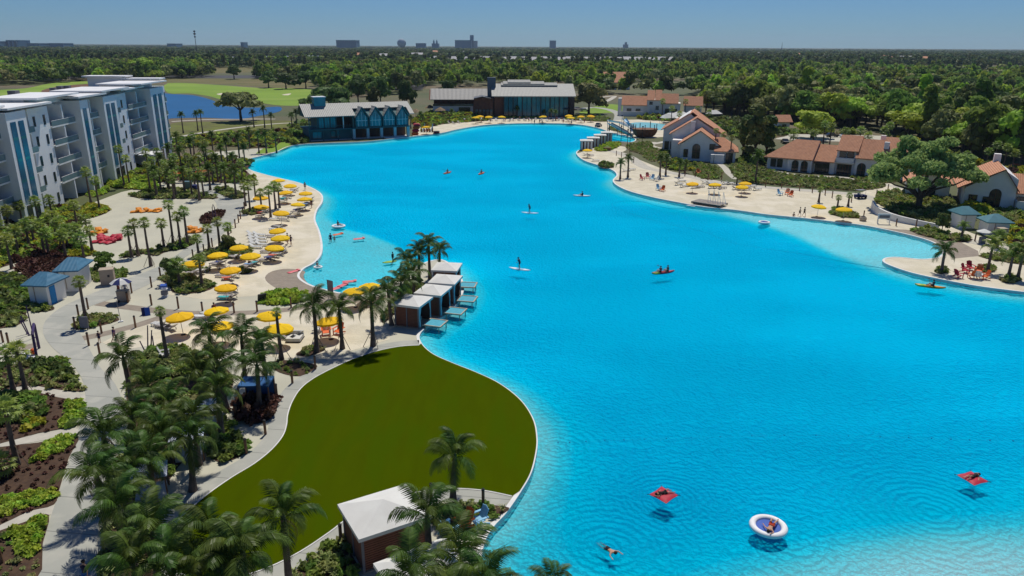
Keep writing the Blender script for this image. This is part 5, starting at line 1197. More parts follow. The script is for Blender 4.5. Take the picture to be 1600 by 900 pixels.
plant_bed([(1528,400),(1560,397),(1640,405),(1640,418),(1570,410)],'olive',.7,1.0,'grassy bed behind the sand spit',OL)
for x, y, rr_, l in ((1471,424,12,'grass tufts round the lone palm on the spit'),(1540,421,16,'grass tufts behind the orange chairs'),(1578,437,18,'grass tufts under the young palms of the spit')):
    plant_bed([(x-rr_,y),(x,y-rr_*.35),(x+rr_,y),(x,y+rr_*.35)],'olive',.5,1.0,l,OL)
plant_bed([(1296,330),(1310,325),(1332,330),(1346,340),(1325,341),(1300,336)],'olive',.6,1.0,'low bed under the water edge umbrella',OL)
plant_bed([(934,257),(945,252),(958,258),(955,263),(940,262)],'dark',.8,1.0,'dark shrubs on the beach bend',OL)
plant_bed([(770,180),(845,181),(842,184.5),(775,184)],'bright',1.2,1.3,'green strip in front of the glass clubhouse',M_fair)
plant_bed([(645,192),(665,178),(700,176),(735,178),(748,186),(700,188),(665,196)],'garden',1.2,2.2,'leafy planting between boathouse and far beach',OL)
plant_bed([(880,186),(905,180),(945,184),(950,190),(915,189)],'olive',1.2,1.6,'planting behind the right end of the far beach',OL)
plant_bed([(240,238),(330,228),(420,232),(440,222),(480,222),(480,208),(400,206),(270,218)],'garden',2.0,2.2,'undergrowth among the palms by the boathouse',OL)
plant_bed([(210,262),(300,246),(390,250),(384,266),(400,282),(350,286),(280,282),(205,290)],'garden',1.4,1.8,'undergrowth in the palm grove by the apartments',M_mulch,cover=.55)
plant_bed([(1030,256),(1060,250),(1085,262),(1070,268),(1045,264)],'garden',.9,1.5,'bushes at the corner of the gabled villa',OL)
plant_bed([(1150,254),(1170,240),(1200,240),(1195,256),(1170,262)],'dark',1.2,2.2,'dark undergrowth beneath the tall pines',OL)
plant_bed([(950,202),(975,209),(1000,220),(985,212),(960,198)],'olive',.9,1.0,'scrubby bank beside the lagoon channel',OL)

plant_bed([(1110,184),(1180,192),(1230,204),(1230,212),(1212,216),(1190,224),(1150,216),(1108,204),(1090,192)],'dark',3.4,3.6,'dark thicket between the far villa and the tall pines',OL)
plant_bed([(1400,214),(1450,232),(1500,248),(1560,262),(1640,285),(1640,318),(1600,296),(1560,272),(1510,258),(1470,262),(1430,250),(1415,232)],'garden',2.6,3.6,'thicket of mixed shrubs behind the oak and arched villa',OL)
plant_bed([(1230,203),(1300,206),(1400,214),(1410,222),(1380,212),(1300,210),(1238,209)],'olive',2.4,3.0,'olive shrubs along the back drive of the villa row',OL)
plant_bed([(1000,180),(1060,184),(1110,190),(1090,196),(1050,190),(1000,187)],'garden',2.2,2.6,'shrubs under the far villa walls',OL)

plant_bed([(452,204),(484,192),(488,206),(484,221),(450,224)],'dark',2.2,3.4,'dense dark shrubs at the left end of the boathouse',OL)
plant_bed([(648,196),(700,188),(760,186),(758,189),(700,193),(668,199)],'garden',1.6,1.8,'shrubs behind the left part of the far beach',OL)
# ---------------------------------------------------------------- materials of small things
P_yel = mat('umbrella_yellow', (0.95,0.60,0.004), (0.86,0.53,0.004), scale=1.1, rough=.8, trans=.25, rand=.18)
P_pole = mat('pale_pole', (0.55,0.53,0.48), (0.45,0.43,0.4), scale=1)
P_grey = mat('lounger_mesh', (0.34,0.31,0.29), (0.28,0.26,0.245), scale=2, rough=.8)
P_lt = mat('lounger_pale', (0.60,0.60,0.56), (0.52,0.52,0.49), scale=2, rough=.8)
P_or = mat('orange_plastic', (0.68,0.13,0.02), (0.58,0.10,0.015), scale=1, rough=.5)
P_red = mat('red_fabric', (0.48,0.02,0.045), (0.38,0.018,0.038), scale=1, rough=.6)
P_amber = mat('amber_fabric', (0.72,0.26,0.01), (0.62,0.21,0.01), scale=1, rough=.6)
P_blue = mat('blue_plastic', (0.03,0.10,0.42), (0.02,0.08,0.34), scale=1, rough=.5)
P_lblue = mat('light_blue_plastic', (0.25,0.50,0.68), (0.2,0.43,0.6), scale=1, rough=.5)
P_wood = mat('bollard_wood', (0.24,0.13,0.07), (0.16,0.085,0.05), scale=3, rough=.9)
P_cap = mat('bollard_cap', (0.05,0.05,0.05), (0.03,0.03,0.03), scale=3)
P_skin = mat('skin', (0.50,0.28,0.18), (0.44,0.24,0.15), scale=3, rough=.6)
P_hair = mat('hair', (0.04,0.025,0.018), (0.025,0.018,0.012), scale=9, rough=.7)
P_deck = mat('pale_decking', (0.46,0.38,0.28), (0.38,0.31,0.23), scale=1.5, rough=.8)
P_net = mat('blue_net', (0.08,0.38,0.48), (0.06,0.32,0.42), scale=3, rough=.8)
P_navy = mat('navy_cloth', (0.02,0.03,0.13), (0.015,0.022,0.1), scale=2)
P_green = mat('lime_plastic', (0.30,0.50,0.03), (0.25,0.42,0.03), scale=1, rough=.4)
P_purple = mat('dark_purple_tube', (0.055,0.03,0.10), (0.04,0.02,0.08), scale=1, rough=.5)
P_pink = mat('pink_foam', (0.72,0.16,0.17), (0.62,0.13,0.14), scale=1, rough=.5)
P_tyre = mat('tyre_rubber', (0.02,0.02,0.02), (0.015,0.015,0.015), scale=4, rough=.9)

# ---------------------------------------------------------------- yellow parasols
def mk_umb():
    t = thing('beach_umbrella', '', 'umbrella'); Rr, zc, ze_ = 1.48, 2.6, 2.14; v = [(0,0,zc)]; f = []
    n = 8
    for j, (rr, zz) in enumerate(((.55,zc-.13),(1.1,zc-.29),(Rr,ze_))):
        for i in range(n*2):
            a = i*math.pi/n; q = rr*(1.0 if i % 2 == 0 else .955); v.append((q*math.cos(a), q*math.sin(a), zz + (0.03 if i % 2 == 0 and j < 3 else 0)))
    m = n*2
    for i in range(m): f.append((0, 1+i, 1+(i+1)%m))
    for j in range(2):
        for i in range(m): a = 1+j*m; f.append((a+i, a+m+i, a+m+(i+1)%m, a+(i+1)%m))
    k0 = len(v)
    for i in range(m): a = i*math.pi/n; v.append((Rr*1.005*math.cos(a), Rr*1.005*math.sin(a), ze_-.17-.04*(i%2)))
    for i in range(m): f.append((1+2*m+i, k0+i, k0+(i+1)%m, 1+2*m+(i+1)%m))
    c = MB(); c.add(v, f); c.build('canopy', P_yel, t)
    MB().tube([(0,0,0),(0,0,2.6)], .035, 6).build('pole', P_pole, t); MB().lathe([(.28,0),(.28,.07),(.06,.1)], 10).build('base', P_cap, t); MB().lathe([(.05,0),(.06,.05),(.01,.14)], 6, (0,0,zc-.02)).build('finial', P_yel, t)
    return t
UMB = Kit(mk_umb)
um = [((373,382),'behind the stacked white loungers'),((427,383),'beside the dark shaded sunbathers'),((438,369),'directly above the one with shaded sunbathers'),((434,356),'topmost of the middle beach column'),((391,396),'on open sand near the shrub tree'),((340,395),'at the foot of the shrub bank'),((300,409),'nearest the curving path'),((360,417),'above the small round shrub clump'),((351,444),'over two pale loungers near the robe stand'),((339,480),'behind the brown paved walk'),((282,491),'by the leaning short-crowned palm'),((418,487),'left of the thin braced palm'),((435,507),'half behind the thin braced palm'),((344,503),'mostly hidden in the dark grove'),((515,498),'shading orange chairs by the lawn'),((554,451),'at the corner of the shallow inlet'),((578,443),'hidden among the cabana palms'),
 ((438,330),'over the blue-white loungers'),((407,320),'among the thick upper palms'),((407,307),'behind the upper palm clump'),((464,316),'on the bulge of the beach'),((476,309),'second from the water on the beach bulge'),((477,299),'with a person standing behind it'),((447,299),'between upper palms and lagoon'),((453,287),'alone at the top of the beach curve'),((435,280),'in shade at the top of the palms'),
 ((1083,284),'over four loungers, first on the right-hand beach'),((1118,286),'in the middle of the right-hand beach'),((1160,289),'in front of another at the right-hand beach'),((1165,284),'behind another at the right-hand beach'),((1279,319),'on a bare palm trunk by the water edge'),((1320,325),'in the low bed near the golf cart'),((918,233),'by the small white cabanas'),
 ((743,184),'first on the far beach'),((750,182),'second on the far beach'),((764,183),'third on the far beach'),((784,183),'fourth on the far beach'),((849,182.5),'alone before the clubhouse glass'),((889,181),'rear one of the pair right of the clubhouse'),((891,184),'front one of the pair right of the clubhouse'),((908,182.5),'middle one right of the clubhouse'),((923,181.6),'last on the far beach'),((666,199),'beside the kayak racks at the boathouse')]
for i, (p, l) in enumerate(um): u_ = UMB.place(G(p[0], p[1], LAND+2.35) - Vector((0,0,2.35)), random.uniform(0,.7), 'yellow beach umbrella ' + l, 'yellow beach umbrellas', random.uniform(.87,.97) if p[1] > 200 else 1.1); u_.rotation_euler.x = random.uniform(-.07,.07); u_.rotation_euler.y = random.uniform(-.07,.07)

# ---------------------------------------------------------------- loungers
def mk_lounger(m):
    def f():
        t = thing('sun_lounger', '', 'sun lounger')
        for i in range(5): MB().box(-.95+i*.26, -.74+i*.26, -.32, .32, .30, .345).build('slat', m, t)
        MB().cbox((.62,0,.50), (.78,.64,.05), ry=-.62).build('backrest', m, t)
        MB().box(-.98,.40,-.36,-.32,.25,.34).box(-.98,.40,.32,.36,.25,.34).build('frame', m, t)
        for x in (-.85,.5):
            for y in (-.33,.33): MB().box(x-.03,x+.03,y-.03,y+.03,0,.27).build('leg', m, t)
        return t
    return f
LG, LP_ = Kit(mk_lounger(P_grey)), Kit(mk_lounger(P_lt))
lg = [(375,403,1),(367,404,1),(338,415,1),(346,413,1),(429,402,1),(436,399,0),(423,405,1),(440,390,1),(434,392,1),(300,430,1),(311,428,1),(318,425,0),(358,437,1),(366,433,0),(349,433,1),(392,416,1),(400,413,1),(386,419,1),(353,468,1),(362,466,1),(353,458,0),(363,455,0),(257,513,1),(266,515,1),(250,510,0),(316,498,1),(325,494,0),(460,526,0),(444,526,1),(449,530,1),(408,334,1),(414,332,1),(440,341,0),(450,338,0),(430,344,0),(446,345,1),(458,340,1),(466,330,1),(472,328,1),(463,333,1),(478,321,1),(484,319,1),(484,313,1),(444,312,1),(450,310,1),(443,316,0),(457,300,1),(461,298,1),(436,356,0),(430,360,0),(352,420,0),(416,409,1),(425,371,1),(445,375,1),(408,340,0),(418,395,1),
 (395,368,0),(396,373,0),(397,378,0),(398,383,0),(400,388,0),(405,369,0),(407,374,0),(408,379,0),(409,384,0)]
for i, (x, y, g) in enumerate(lg):
    stack = x < 410 and 366 < y < 390 and not g
    (LG if g else LP_).place(G(x,y), R(-14)+random.uniform(-.3,.25)+math.pi*(0 if not stack else 1), ('pale spare lounger in the double row on the sand, %s from its far end' % ordn((i-56)) ) if stack else ('%s lounger on the left-hand beach, %s of its tone counted in reading order' % ('grey-brown' if g else 'pale', ordn(sum(1 for q in lg if q[2]==g and (q[1],q[0])<(y,x))))), 'loungers in the spare double row' if stack else 'loungers on the left-hand beach', 1.05)
lr = [(1060,289,0),(1068,292,0),(1078,291,1),(1086,294,1),(1093,293,1),(1064,284,0),(1112,294,1),(1120,294,1),(1128,295,1),(1141,288,0),(1134,288,0),(1150,296,1),(1158,297,1),(1166,297,1),(1174,292,0),(1182,297,0),(1102,287,0),(1109,288,0),(922,244,1),(916,243,1),(930,252,0),(978,268,0),(986,266,0)]
for i, (x, y, g) in enumerate(lr): (LG if g else LP_).place(G(x,y), R(20)+random.uniform(-.2,.2)+math.pi, 'beach lounger on the right-hand shore, %s from the small cabanas' % ordn(sum(1 for q in lr if q[0] < x)), 'loungers on the right-hand beach', 1.15)
for i in range(26):
    x = 700+i*8.6+random.uniform(-2,2); (LG if i%3 else LP_).place(G(x, 188.5+random.uniform(-1.6,1.5) + (4 if x < 725 else 0)), random.uniform(1,2.2), 'lounger in the crowd on the far beach, %s from the boathouse side' % ordn(i), 'loungers on the far beach', 1.2)

TW = [('white',(.7,.7,.68)),('navy',(.03,.05,.2)),('turquoise',(.05,.4,.42)),('coral',(.6,.15,.1)),('striped blue',(.2,.35,.6))]
seen_ = [(375,403),(429,402),(346,413),(392,416),(353,468),(316,498),(408,334),(466,330),(484,319),(444,312),(440,390),(358,437),(423,405),(478,321),(400,413),(457,300)]
for i, (x, y) in enumerate(seen_):
    n_, c = TW[(i*3)%5]; q = G(x,y); t = thing('beach_towel', '%s towel spread over a left-hand beach lounger, %s towel from the left' % (n_, ordn(sorted(seen_).index((x,y)))), 'towel', (q.x,q.y,LAND+.375), R(-14)+.05*i, 'towels on the left-hand beach')
    m = mat('towel_'+n_.replace(' ','_'), c, tuple(v*.75 for v in c), scale=5); MB().box(-.9,.35,-.3,.3,0,.03).build('towel_cloth', m, t); MB().box(-.6,.1,-.36,-.3,-.28,.03).build('hanging_edge', m, t)

# ---------------------------------------------------------------- slatted garden chairs
def mk_adi(m):
    def f():
        t = thing('slatted_beach_chair', '', 'chair')
        for i in range(5): MB().cbox((-.24+i*.12,.28,.66), (.10,.04,.82-abs(i-2)*.07), rx=-.38).build('back_slat', m, t)
        MB().cbox((0,-.08,.33), (.58,.58,.04), rx=.16).build('seat', m, t)
        for s_ in (-1,1):
            MB().box(s_*.36-.07, s_*.36+.07, -.42, .34, .56, .60).build('armrest', m, t); MB().box(s_*.33-.03, s_*.33+.03, -.40, -.32, 0, .56).build('leg', m, t); MB().cbox((s_*.33,.16,.22), (.05,.62,.10), rx=-.35).build('leg', m, t)
        return t
    return f
AD = {k: Kit(mk_adi(m)) for k, m in (('orange',P_or),('red',P_red),('pale blue',P_lblue),('white',P_lt))}
for x, y, c, rz, l in [(1507,426,'red',.6,'standing left in the ring on the spit'),(1515,422,'red',0,'at the back of the ring on the spit'),(1529,427,'orange',-.7,'at the back right of the ring on the spit'),(1538,436,'orange',-1.6,'rightmost in the ring on the spit'),(1519,435,'orange',3.0,'front middle in the ring on the spit'),(1496,434,'red',1.8,'front left in the ring on the spit'),(1527,436,'white',2.6,'in the ring on the spit'),
   (1003,281,'red',.8,'leftmost near the two beach palms'),(1012,278,'red',.2,'next to the leftmost near the beach palms'),(1019,281,'pale blue',-.6,'near the beach palms'),(1026,283,'white',-1.2,'near the beach palms'),(1029,297,'pale blue',.5,'standing close to the water'),(1035,299,'orange',-.7,'standing close to the water'),(1218,305,'pale blue',.6,'standing in the middle of the sand'),(1230,304,'orange',-.5,'standing in the middle of the sand'),(1235,307,'orange',-.9,'right of its orange twin on the open sand'),(1091,272,'orange',0,'standing behind the right-hand beach umbrellas'),
   (727,824,'orange',-.8,'beside the white cabana'),(749,820,'pale blue',-1.0,'at the water edge beside the orange one'),(701,836,'pale blue',2.4,'shaded by the cabana palm'),(510,523,'orange',.3,'left one under the umbrella by the lawn'),(530,522,'orange',-.4,'right one under the umbrella by the lawn'),(498,518,'white',1.2,'half under the umbrella by the lawn'),(257,560,'white',2,'hidden beside the leaning palm')]:
    AD[c].place(G(x,y), rz, '%s slatted chair %s' % (c, l), 'slatted beach chairs', 1.25)
# ---------------------------------------------------------------- beanbag cushions and floats
def pillow(sx, sy, sz, m, name='cushion', parent=None, n=8):
    V = []; F = []
    for s_ in (1,-1):
        o = len(V)
        for j in range(n+1):
            for i in range(n+1):
                u, v = i/n*2-1, j/n*2-1; h = (1-u**4)**.5*(1-v**4)**.5; pin = 1-.12*(1-abs(u))*(abs(v)) 
                V.append((u*sx/2*(1-.10*(1-v*v)*0 - .08*(1-abs(v))), v*sy/2*(1-.08*(1-abs(u))), sz*.5 + s_*sz*.5*h))
        for j in range(n):
            for i in range(n):
                a = o+j*(n+1)+i; F.append((a,a+1,a+n+2,a+n+1) if s_ > 0 else (a,a+n+1,a+n+2,a+1))
    return MB().add(V, F).build(name, m, parent, True)
def mk_bean(m):
    def f():
        t = thing('beanbag_lounger', '', 'beanbag'); pillow(1.6,1.05,.34,m,'cushion',t); b = pillow(.8,1.0,.34,m,'headrest',t); b.location = (.5,0,.24); b.rotation_euler = (0,-.35,0); return t
    return f
BO, BR = Kit(mk_bean(P_amber)), Kit(mk_bean(P_red))
for i, (x, y, rz) in enumerate([(211,332,.4),(218,330,2.2),(225,331.5,.9),(232,330,2.8),(239,331,.2),(247,331,1.4)]): BO.place(G(x,y), rz, 'amber beanbag in the long row on the court, %s from the left' % ordn(i), 'amber beanbags in a row on the court', 1.05)
for i, (x, y, rz) in enumerate([(149,364,.4),(155,362,2.2),(160,364.5,.9)]): BO.place(G(x,y), rz, 'amber beanbag heaped above the red ones, %s from the left' % ordn(i), 'amber beanbags above the red heap', 1.1)
for i, (x, y, rz) in enumerate([(299,364,.2),(304,361,1.9),(310,363,.9),(301,359,2.7)]): BO.place(G(x,y), rz, 'amber beanbag in the small heap near the slim palms, %s from the left' % ordn(i), 'amber beanbags by the slim palms', 1.05)
for i, (x, y, rz) in enumerate([(152,379,.4),(158,376,2.2),(163,379,.9),(162,372,2.8),(170,377,.2),(175,374,1.4),(181,376,.7),(186,373,2.0),(172,380,1.1)]): BR.place(G(x,y), rz, 'crimson beanbag in the big heap on the court, %s from the left' % ordn(i), 'crimson beanbags in a heap', 1.1)
# ---------------------------------------------------------------- bollards
def mk_bol():
    t = thing('timber_bollard', '', 'bollard'); MB().lathe([(.11,0),(.105,1.25)], 8).build('post', P_wood, t); MB().lathe([(.12,1.25),(.12,1.34),(.03,1.42)], 8).build('cap', P_cap, t); return t
BOL = Kit(mk_bol)
bl_ = [('along the wide path by the kiosk',[(237,449),(237,477),(279,482),(251,434),(206,458),(200,473),(138,483),(123,494),(118,514),(159,521),(212,512),(139,540),(156,554)]),
 ('along the brown walk behind the umbrellas',[(317,490),(366,489),(402,487),(455,481)]),
 ('along the curving path above the umbrellas',[(251,433),(302,404),(319,395),(332,386),(361,364),(368,356),(373,348),(376,342),(380,335),(382,327)]),
 ('beside the walk round the lawn',[(493,577),(457,599),(424,600),(433,622),(415,679),(385,709),(370,654),(533,847),(674,784),(755,793)]),
 ('on the back edge of the right-hand beach',[(1070,275),(1086,276),(1106,281),(1127,284),(1196,292),(1221,294),(1249,298),(1269,301),(1289,305),(1300,309)]),
 ('between golf cart and retaining wall',[(1349,341),(1371,348),(1400,353),(1431,355),(1523,377),(1369,307),(1387,298),(1330,316)]),
 ('on the path to the small cabanas',[(963,243),(971,246),(978,250),(990,254),(984,238)]),
 ('left of the wide path by the arched frame',[(5,535),(14,539),(3,880)])]
for l, ps in bl_:
    for i, (x, y) in enumerate(ps): BOL.place(G(x,y), random.uniform(0,3), 'timber bollard %s, %s from the left' % (l, ordn(sum(1 for q in ps if q[0]*100+q[1] < x*100+y))), 'timber bollards ' + l, (1,1,random.uniform(.95,1.1)))

# ---------------------------------------------------------------- people
def skin_body(joints, edges, name='body'):
    """one continuous body grown round a skeleton; joints: (x,y,z,r)"""
    me = bpy.data.meshes.new('tmp'); me.from_pydata([j[:3] for j in joints], edges, []); o = bpy.data.objects.new('tmp', me); COL.objects.link(o)
    md = o.modifiers.new('s','SKIN'); sv = me.skin_vertices[0].data
    for i, j in enumerate(joints): sv[i].radius = (j[3], j[3]*.85); sv[i].use_root = (i == 0)
    sb_ = o.modifiers.new('u','SUBSURF'); sb_.levels = 1; sb_.render_levels = 1
    dg = bpy.context.evaluated_depsgraph_get(); r = bpy.data.meshes.new_from_object(o.evaluated_get(dg)); r.name = name
    bpy.data.objects.remove(o); r.materials.clear(); r.materials.append(P_skin); r.polygons.foreach_set('use_smooth',[True]*len(r.polygons)); return r
def skeleton(pose):
    """hip centre at origin; returns joints and edges. 18 joints"""
    def V3(*a): return Vector(a)
    P = {'stand': dict(hip=(0,0,.93), kn=[(-.10,-.02,.50),(.10,.03,.50)], an=[(-.11,.02,.08),(.12,.10,.08)], ch=(0,0,1.33), nk=(0,.0,1.50), hd=(0,-.02,1.64), el=[(-.27,.03,1.12),(.27,.03,1.12)], ha=[(-.26,-.10,.88),(.27,-.08,.88)]),
         'walk': dict(hip=(0,0,.91), kn=[(-.09,-.20,.52),(.09,.10,.50)], an=[(-.09,-.22,.10),(.10,.34,.14)], ch=(0,-.02,1.31), nk=(0,-.03,1.48), hd=(0,-.05,1.62), el=[(-.26,.14,1.10),(.26,-.12,1.10)], ha=[(-.24,.16,.86),(.24,-.30,.94)]),
         'paddle': dict(hip=(0,0,.90), kn=[(-.16,-.10,.48),(.16,-.08,.48)], an=[(-.18,.03,.08),(.18,.05,.08)], ch=(0,-.10,1.26), nk=(0,-.14,1.42), hd=(0,-.19,1.54), el=[(-.25,-.26,1.18),(.24,-.25,1.06)], ha=[(.02,-.42,1.34),(.20,-.44,.92)]),
         'sit': dict(hip=(0,.12,.14), kn=[(-.13,-.28,.36),(.13,-.30,.34)], an=[(-.13,-.62,.10),(.13,-.66,.10)], ch=(0,.16,.52), nk=(0,.14,.68), hd=(0,.11,.82), el=[(-.27,-.02,.40),(.27,.0,.40)], ha=[(-.18,-.26,.42),(.18,-.26,.42)]),
         'lie': dict(hip=(0,0,.12), kn=[(-.14,-.44,.22),(.12,-.42,.34)], an=[(-.18,-.86,.08),(.14,-.72,.06)], ch=(0,.40,.14), nk=(0,.56,.15), hd=(0,.70,.17), el=[(-.32,.62,.12),(.36,.24,.09)], ha=[(-.20,.86,.14),(.52,.02,.07)]),
         'swim': dict(hip=(0,0,-.06), kn=[(-.12,.42,-.16),(.12,.40,-.10)], an=[(-.13,.80,-.10),(.14,.78,-.16)], ch=(0,-.38,.0), nk=(0,-.53,.05), hd=(0,-.67,.12), el=[(-.34,-.56,-.02),(.34,-.58,.02)], ha=[(-.40,-.86,-.04),(.36,-.90,.03)])}[pose]
    J = []; E = []
    def add(p, r, par=None): J.append((*p, r)); i = len(J)-1; (par is not None) and E.append((par, i)); return i
    h = add(P['hip'], .135); hp, ch = Vector(P['hip']), Vector(P['ch']); w_ = add(hp.lerp(ch,.5), .115, h); c = add(ch, .145, w_); n_ = add(P['nk'], .055, c); k = add(Vector(P['nk']).lerp(Vector(P['hd']),.45), .075, n_); hd = add(P['hd'], .105, k); add(Vector(P['hd'])+(Vector(P['hd'])-Vector(P['nk'])).normalized()*.08, .075, hd)
    for i, s_ in ((0,-1),(1,1)):
        sh = add(ch.lerp(Vector(P['nk']),.45)+Vector((s_*.17,0,0)), .06, c); e = add(P['el'][i], .042, sh); a = Vector(P['ha'][i]); wv = add(Vector(P['el'][i]).lerp(a,.85), .03, e); pm = add(a, .036, wv); d = (a-Vector(P['el'][i])).normalized()
        for q in (-1,0,1): sd_ = d.cross(Vector((0,0,1)) if abs(d.z) < .9 else Vector((1,0,0))).normalized(); add(a+d*.085+sd_*q*.026, .010, pm)
        add(a+d*.03+Vector((-s_*.045,0,0)), .010, pm)
        t_ = add(hp+Vector((s_*.09,0,-.05 if pose in ('stand','walk','paddle') else 0)), .095, h); kn = add(P['kn'][i], .062, t_); an = add(P['an'][i], .040, kn); f_ = Vector(P['an'][i]); add(f_+(Vector((0,-.16,-.05)) if pose in ('stand','walk','paddle') else Vector((0,-.08,.10)) if pose != 'swim' else Vector((0,.14,-.02))), .038, an)
    return J, E, P
BODY = {}
for ps in ('stand','walk','paddle','sit','lie','swim'):
    J, E, P = skeleton(ps); BODY[ps] = (skin_body(J, E), P)
def tube_on(a, b, ra, rb, m, nm, t, n=8): return MB().tube([a, Vector(a).lerp(Vector(b),.5), b], [ra,(ra+rb)/2,rb], n).build(nm, m, t, True)
CLM = {}
def cloth(col):
    if col not in CLM: CLM[col] = mat('cloth_%d' % len(CLM), col, tuple(v*.8 for v in col), scale=4, rough=.9)
    return CLM[col]
def person(loc, rz, pose, label, bottom=(.02,.03,.12), top=None, hair=None, group=None, s=1.0):
    t = thing('person', label, 'person', loc, rz, group, s); me, P = BODY[pose]; ob('body', me, t)
    hp, ch, nk, hd = (Vector(P[k]) for k in ('hip','ch','nk','hd')); d = (ch-hp).normalized()
    m = cloth(bottom); mb = MB(); mb.tube([hp-d*.07, hp+d*.10], [.165,.145], 10)
    for i, s_ in ((0,-1),(1,1)): a = hp+Vector((s_*.085,0,0)); b = a.lerp(Vector(P['kn'][i]),.55); mb.tube([a,b],[.115,.095],8)
    mb.build('shorts', m, t, True)
    if top:
        mb = MB(); mb.tube([hp+d*.06, hp.lerp(ch,.55), ch+d*.06, ch.lerp(nk,.75)], [.150,.145,.175,.08], 10)
        for i, s_ in ((0,-1),(1,1)): a = ch.lerp(nk,.4)+Vector((s_*.15,0,0)); mb.tube([a, a.lerp(Vector(P['el'][i]),.6)], [.078,.062], 8)
        mb.build('shirt', cloth(top), t, True)
    u = (hd-nk).normalized(); back = Vector((0,.03,0)) if pose in ('stand','walk','paddle','sit') else Vector((0,0,.0))
    hb_ = MB().lathe([(.02,-.09),(.095,-.06),(.118,0),(.10,.07),(.02,.115)], 10); hb_.xf(Matrix.Translation(hd+u*.035+back) ); hb_.build('hair', cloth(hair) if hair else P_hair, t, True)
    fc = MB(); fr_ = Vector((0,-1,0)) if pose in ('stand','walk','paddle','sit','swim') else Vector((0,0,1)); up = u if pose in ('stand','walk','paddle','sit') else (Vector((0,0,1)) if pose == 'swim' else Vector((0,1,0)))
    for s_ in (-1,1): fc.cbox(hd+fr_*.088+Vector((s_*.035,0,0))+up*.01, (.018,.018,.012))
    fc.cbox(hd+fr_*.10-up*.02, (.02,.03,.03)); fc.cbox(hd+fr_*.088-up*.055, (.045,.015,.01)); fc.build('face', P_hair, t)
    return t
person(G(180,535), 2.6, 'walk', 'adult in dark purple top walking on the brown walk near the kiosk', (.10,.04,.10), (.07,.03,.12))
person(G(156,536), 2.9, 'stand', 'child in dark swimwear standing behind a bollard near the path', (.02,.02,.06), (.05,.03,.06), s=.78)
person(G(137,915), 3.1, 'walk', 'man in dark shirt and bright blue shorts on the wide path at the bottom', (.02,.12,.35), (.025,.02,.045))
person(G(1249,338), 1.2, 'walk', 'bather in dark shorts walking along the water edge, the left of two', (.03,.02,.02), None)
person(G(1256,338), 1.4, 'walk', 'bather walking along the water edge, the right of two', (.06,.03,.03), (.10,.05,.05))
person(G(1239,346,-.7), 0, 'stand', 'bather wading in the shallows beside the walking pair', (.02,.02,.03))
person(G(455,384), 1.0, 'walk', 'person in dark purple bending beside the shaded loungers', (.08,.04,.10), (.06,.03,.09))
person(G(450,381), 2.0, 'stand', 'person in black by the shaded loungers', (.02,.02,.02), (.02,.02,.02))
person(G(487,325), 1.0, 'stand', 'person in red-brown standing at the water side of the beach bulge', (.15,.03,.03), (.12,.04,.03))
person(G(477,297), 0.4, 'stand', 'person in brown standing behind a yellow umbrella at the beach bulge', (.15,.07,.03), (.16,.09,.04))
person(G(335,485), .4, 'sit', 'person in red sitting on the grey lounger behind the brown walk', (.2,.03,.03), (.22,.04,.03))
person(G(399,410), 1.2, 'sit', 'person in black sitting up on a lounger in the middle beach', (.01,.01,.01), (.01,.01,.015))
person(G(391,415), 1.2, 'sit', 'second person in black leaning on the next lounger', (.01,.01,.01), (.015,.01,.015))
person(G(197,462), .4, 'stand', 'attendant in pale shirt behind the striped kiosk umbrella', (.05,.05,.07), (.30,.30,.34))
person(G(187,463), -.6, 'stand', 'customer in dark red beside the tan kiosk', (.03,.02,.03), (.20,.05,.04))
person(G(517,381,-.5), 0, 'stand', 'man in dark blue standing in the shallow inlet', (.01,.03,.10), (.01,.04,.12))
person(G(523,380,-.6), 0, 'stand', 'child standing beside the man in the shallow inlet', (.3,.25,.2), None, s=.7)
fb = [(822,189),(826,190),(831,191),(843,193),(812,188),(857,188),(870,189),(878,189),(900,191),(913,193),(893,195,),(880,193),(752,193),(766,192),(790,190),(802,189),(925,190),(905,188),(835,194),(847,195)]
for i, (x, y) in enumerate(fb): person(G(x,y, LAND if y < 193 else .0), random.uniform(0,6), random.choice(['stand','walk']), 'tiny bather on the far beach, %s from the left' % ordn(sum(1 for q in fb if q < (x,y))), random.choice([(.4,.03,.03),(.02,.05,.2),(.02,.02,.02),(.3,.1,.02)]), random.choice([None,(.35,.05,.04),(.1,.1,.12)]), group='bathers on the far beach', s=1.05)
for x, y, l in ((669,204,'beside the kayak racks'),(676,205,'close to the kayak stand at the boathouse'),(653,208,'on the little beach by the red inflatable'),(1090,216,'by the playground pool'),(1040,200,'on the water playground deck'),(1016,196,'behind the wooden ship hull')):
    person(G(x,y), 1, 'stand', 'tiny person ' + l, (.02,.02,.06), (.10,.05,.05))

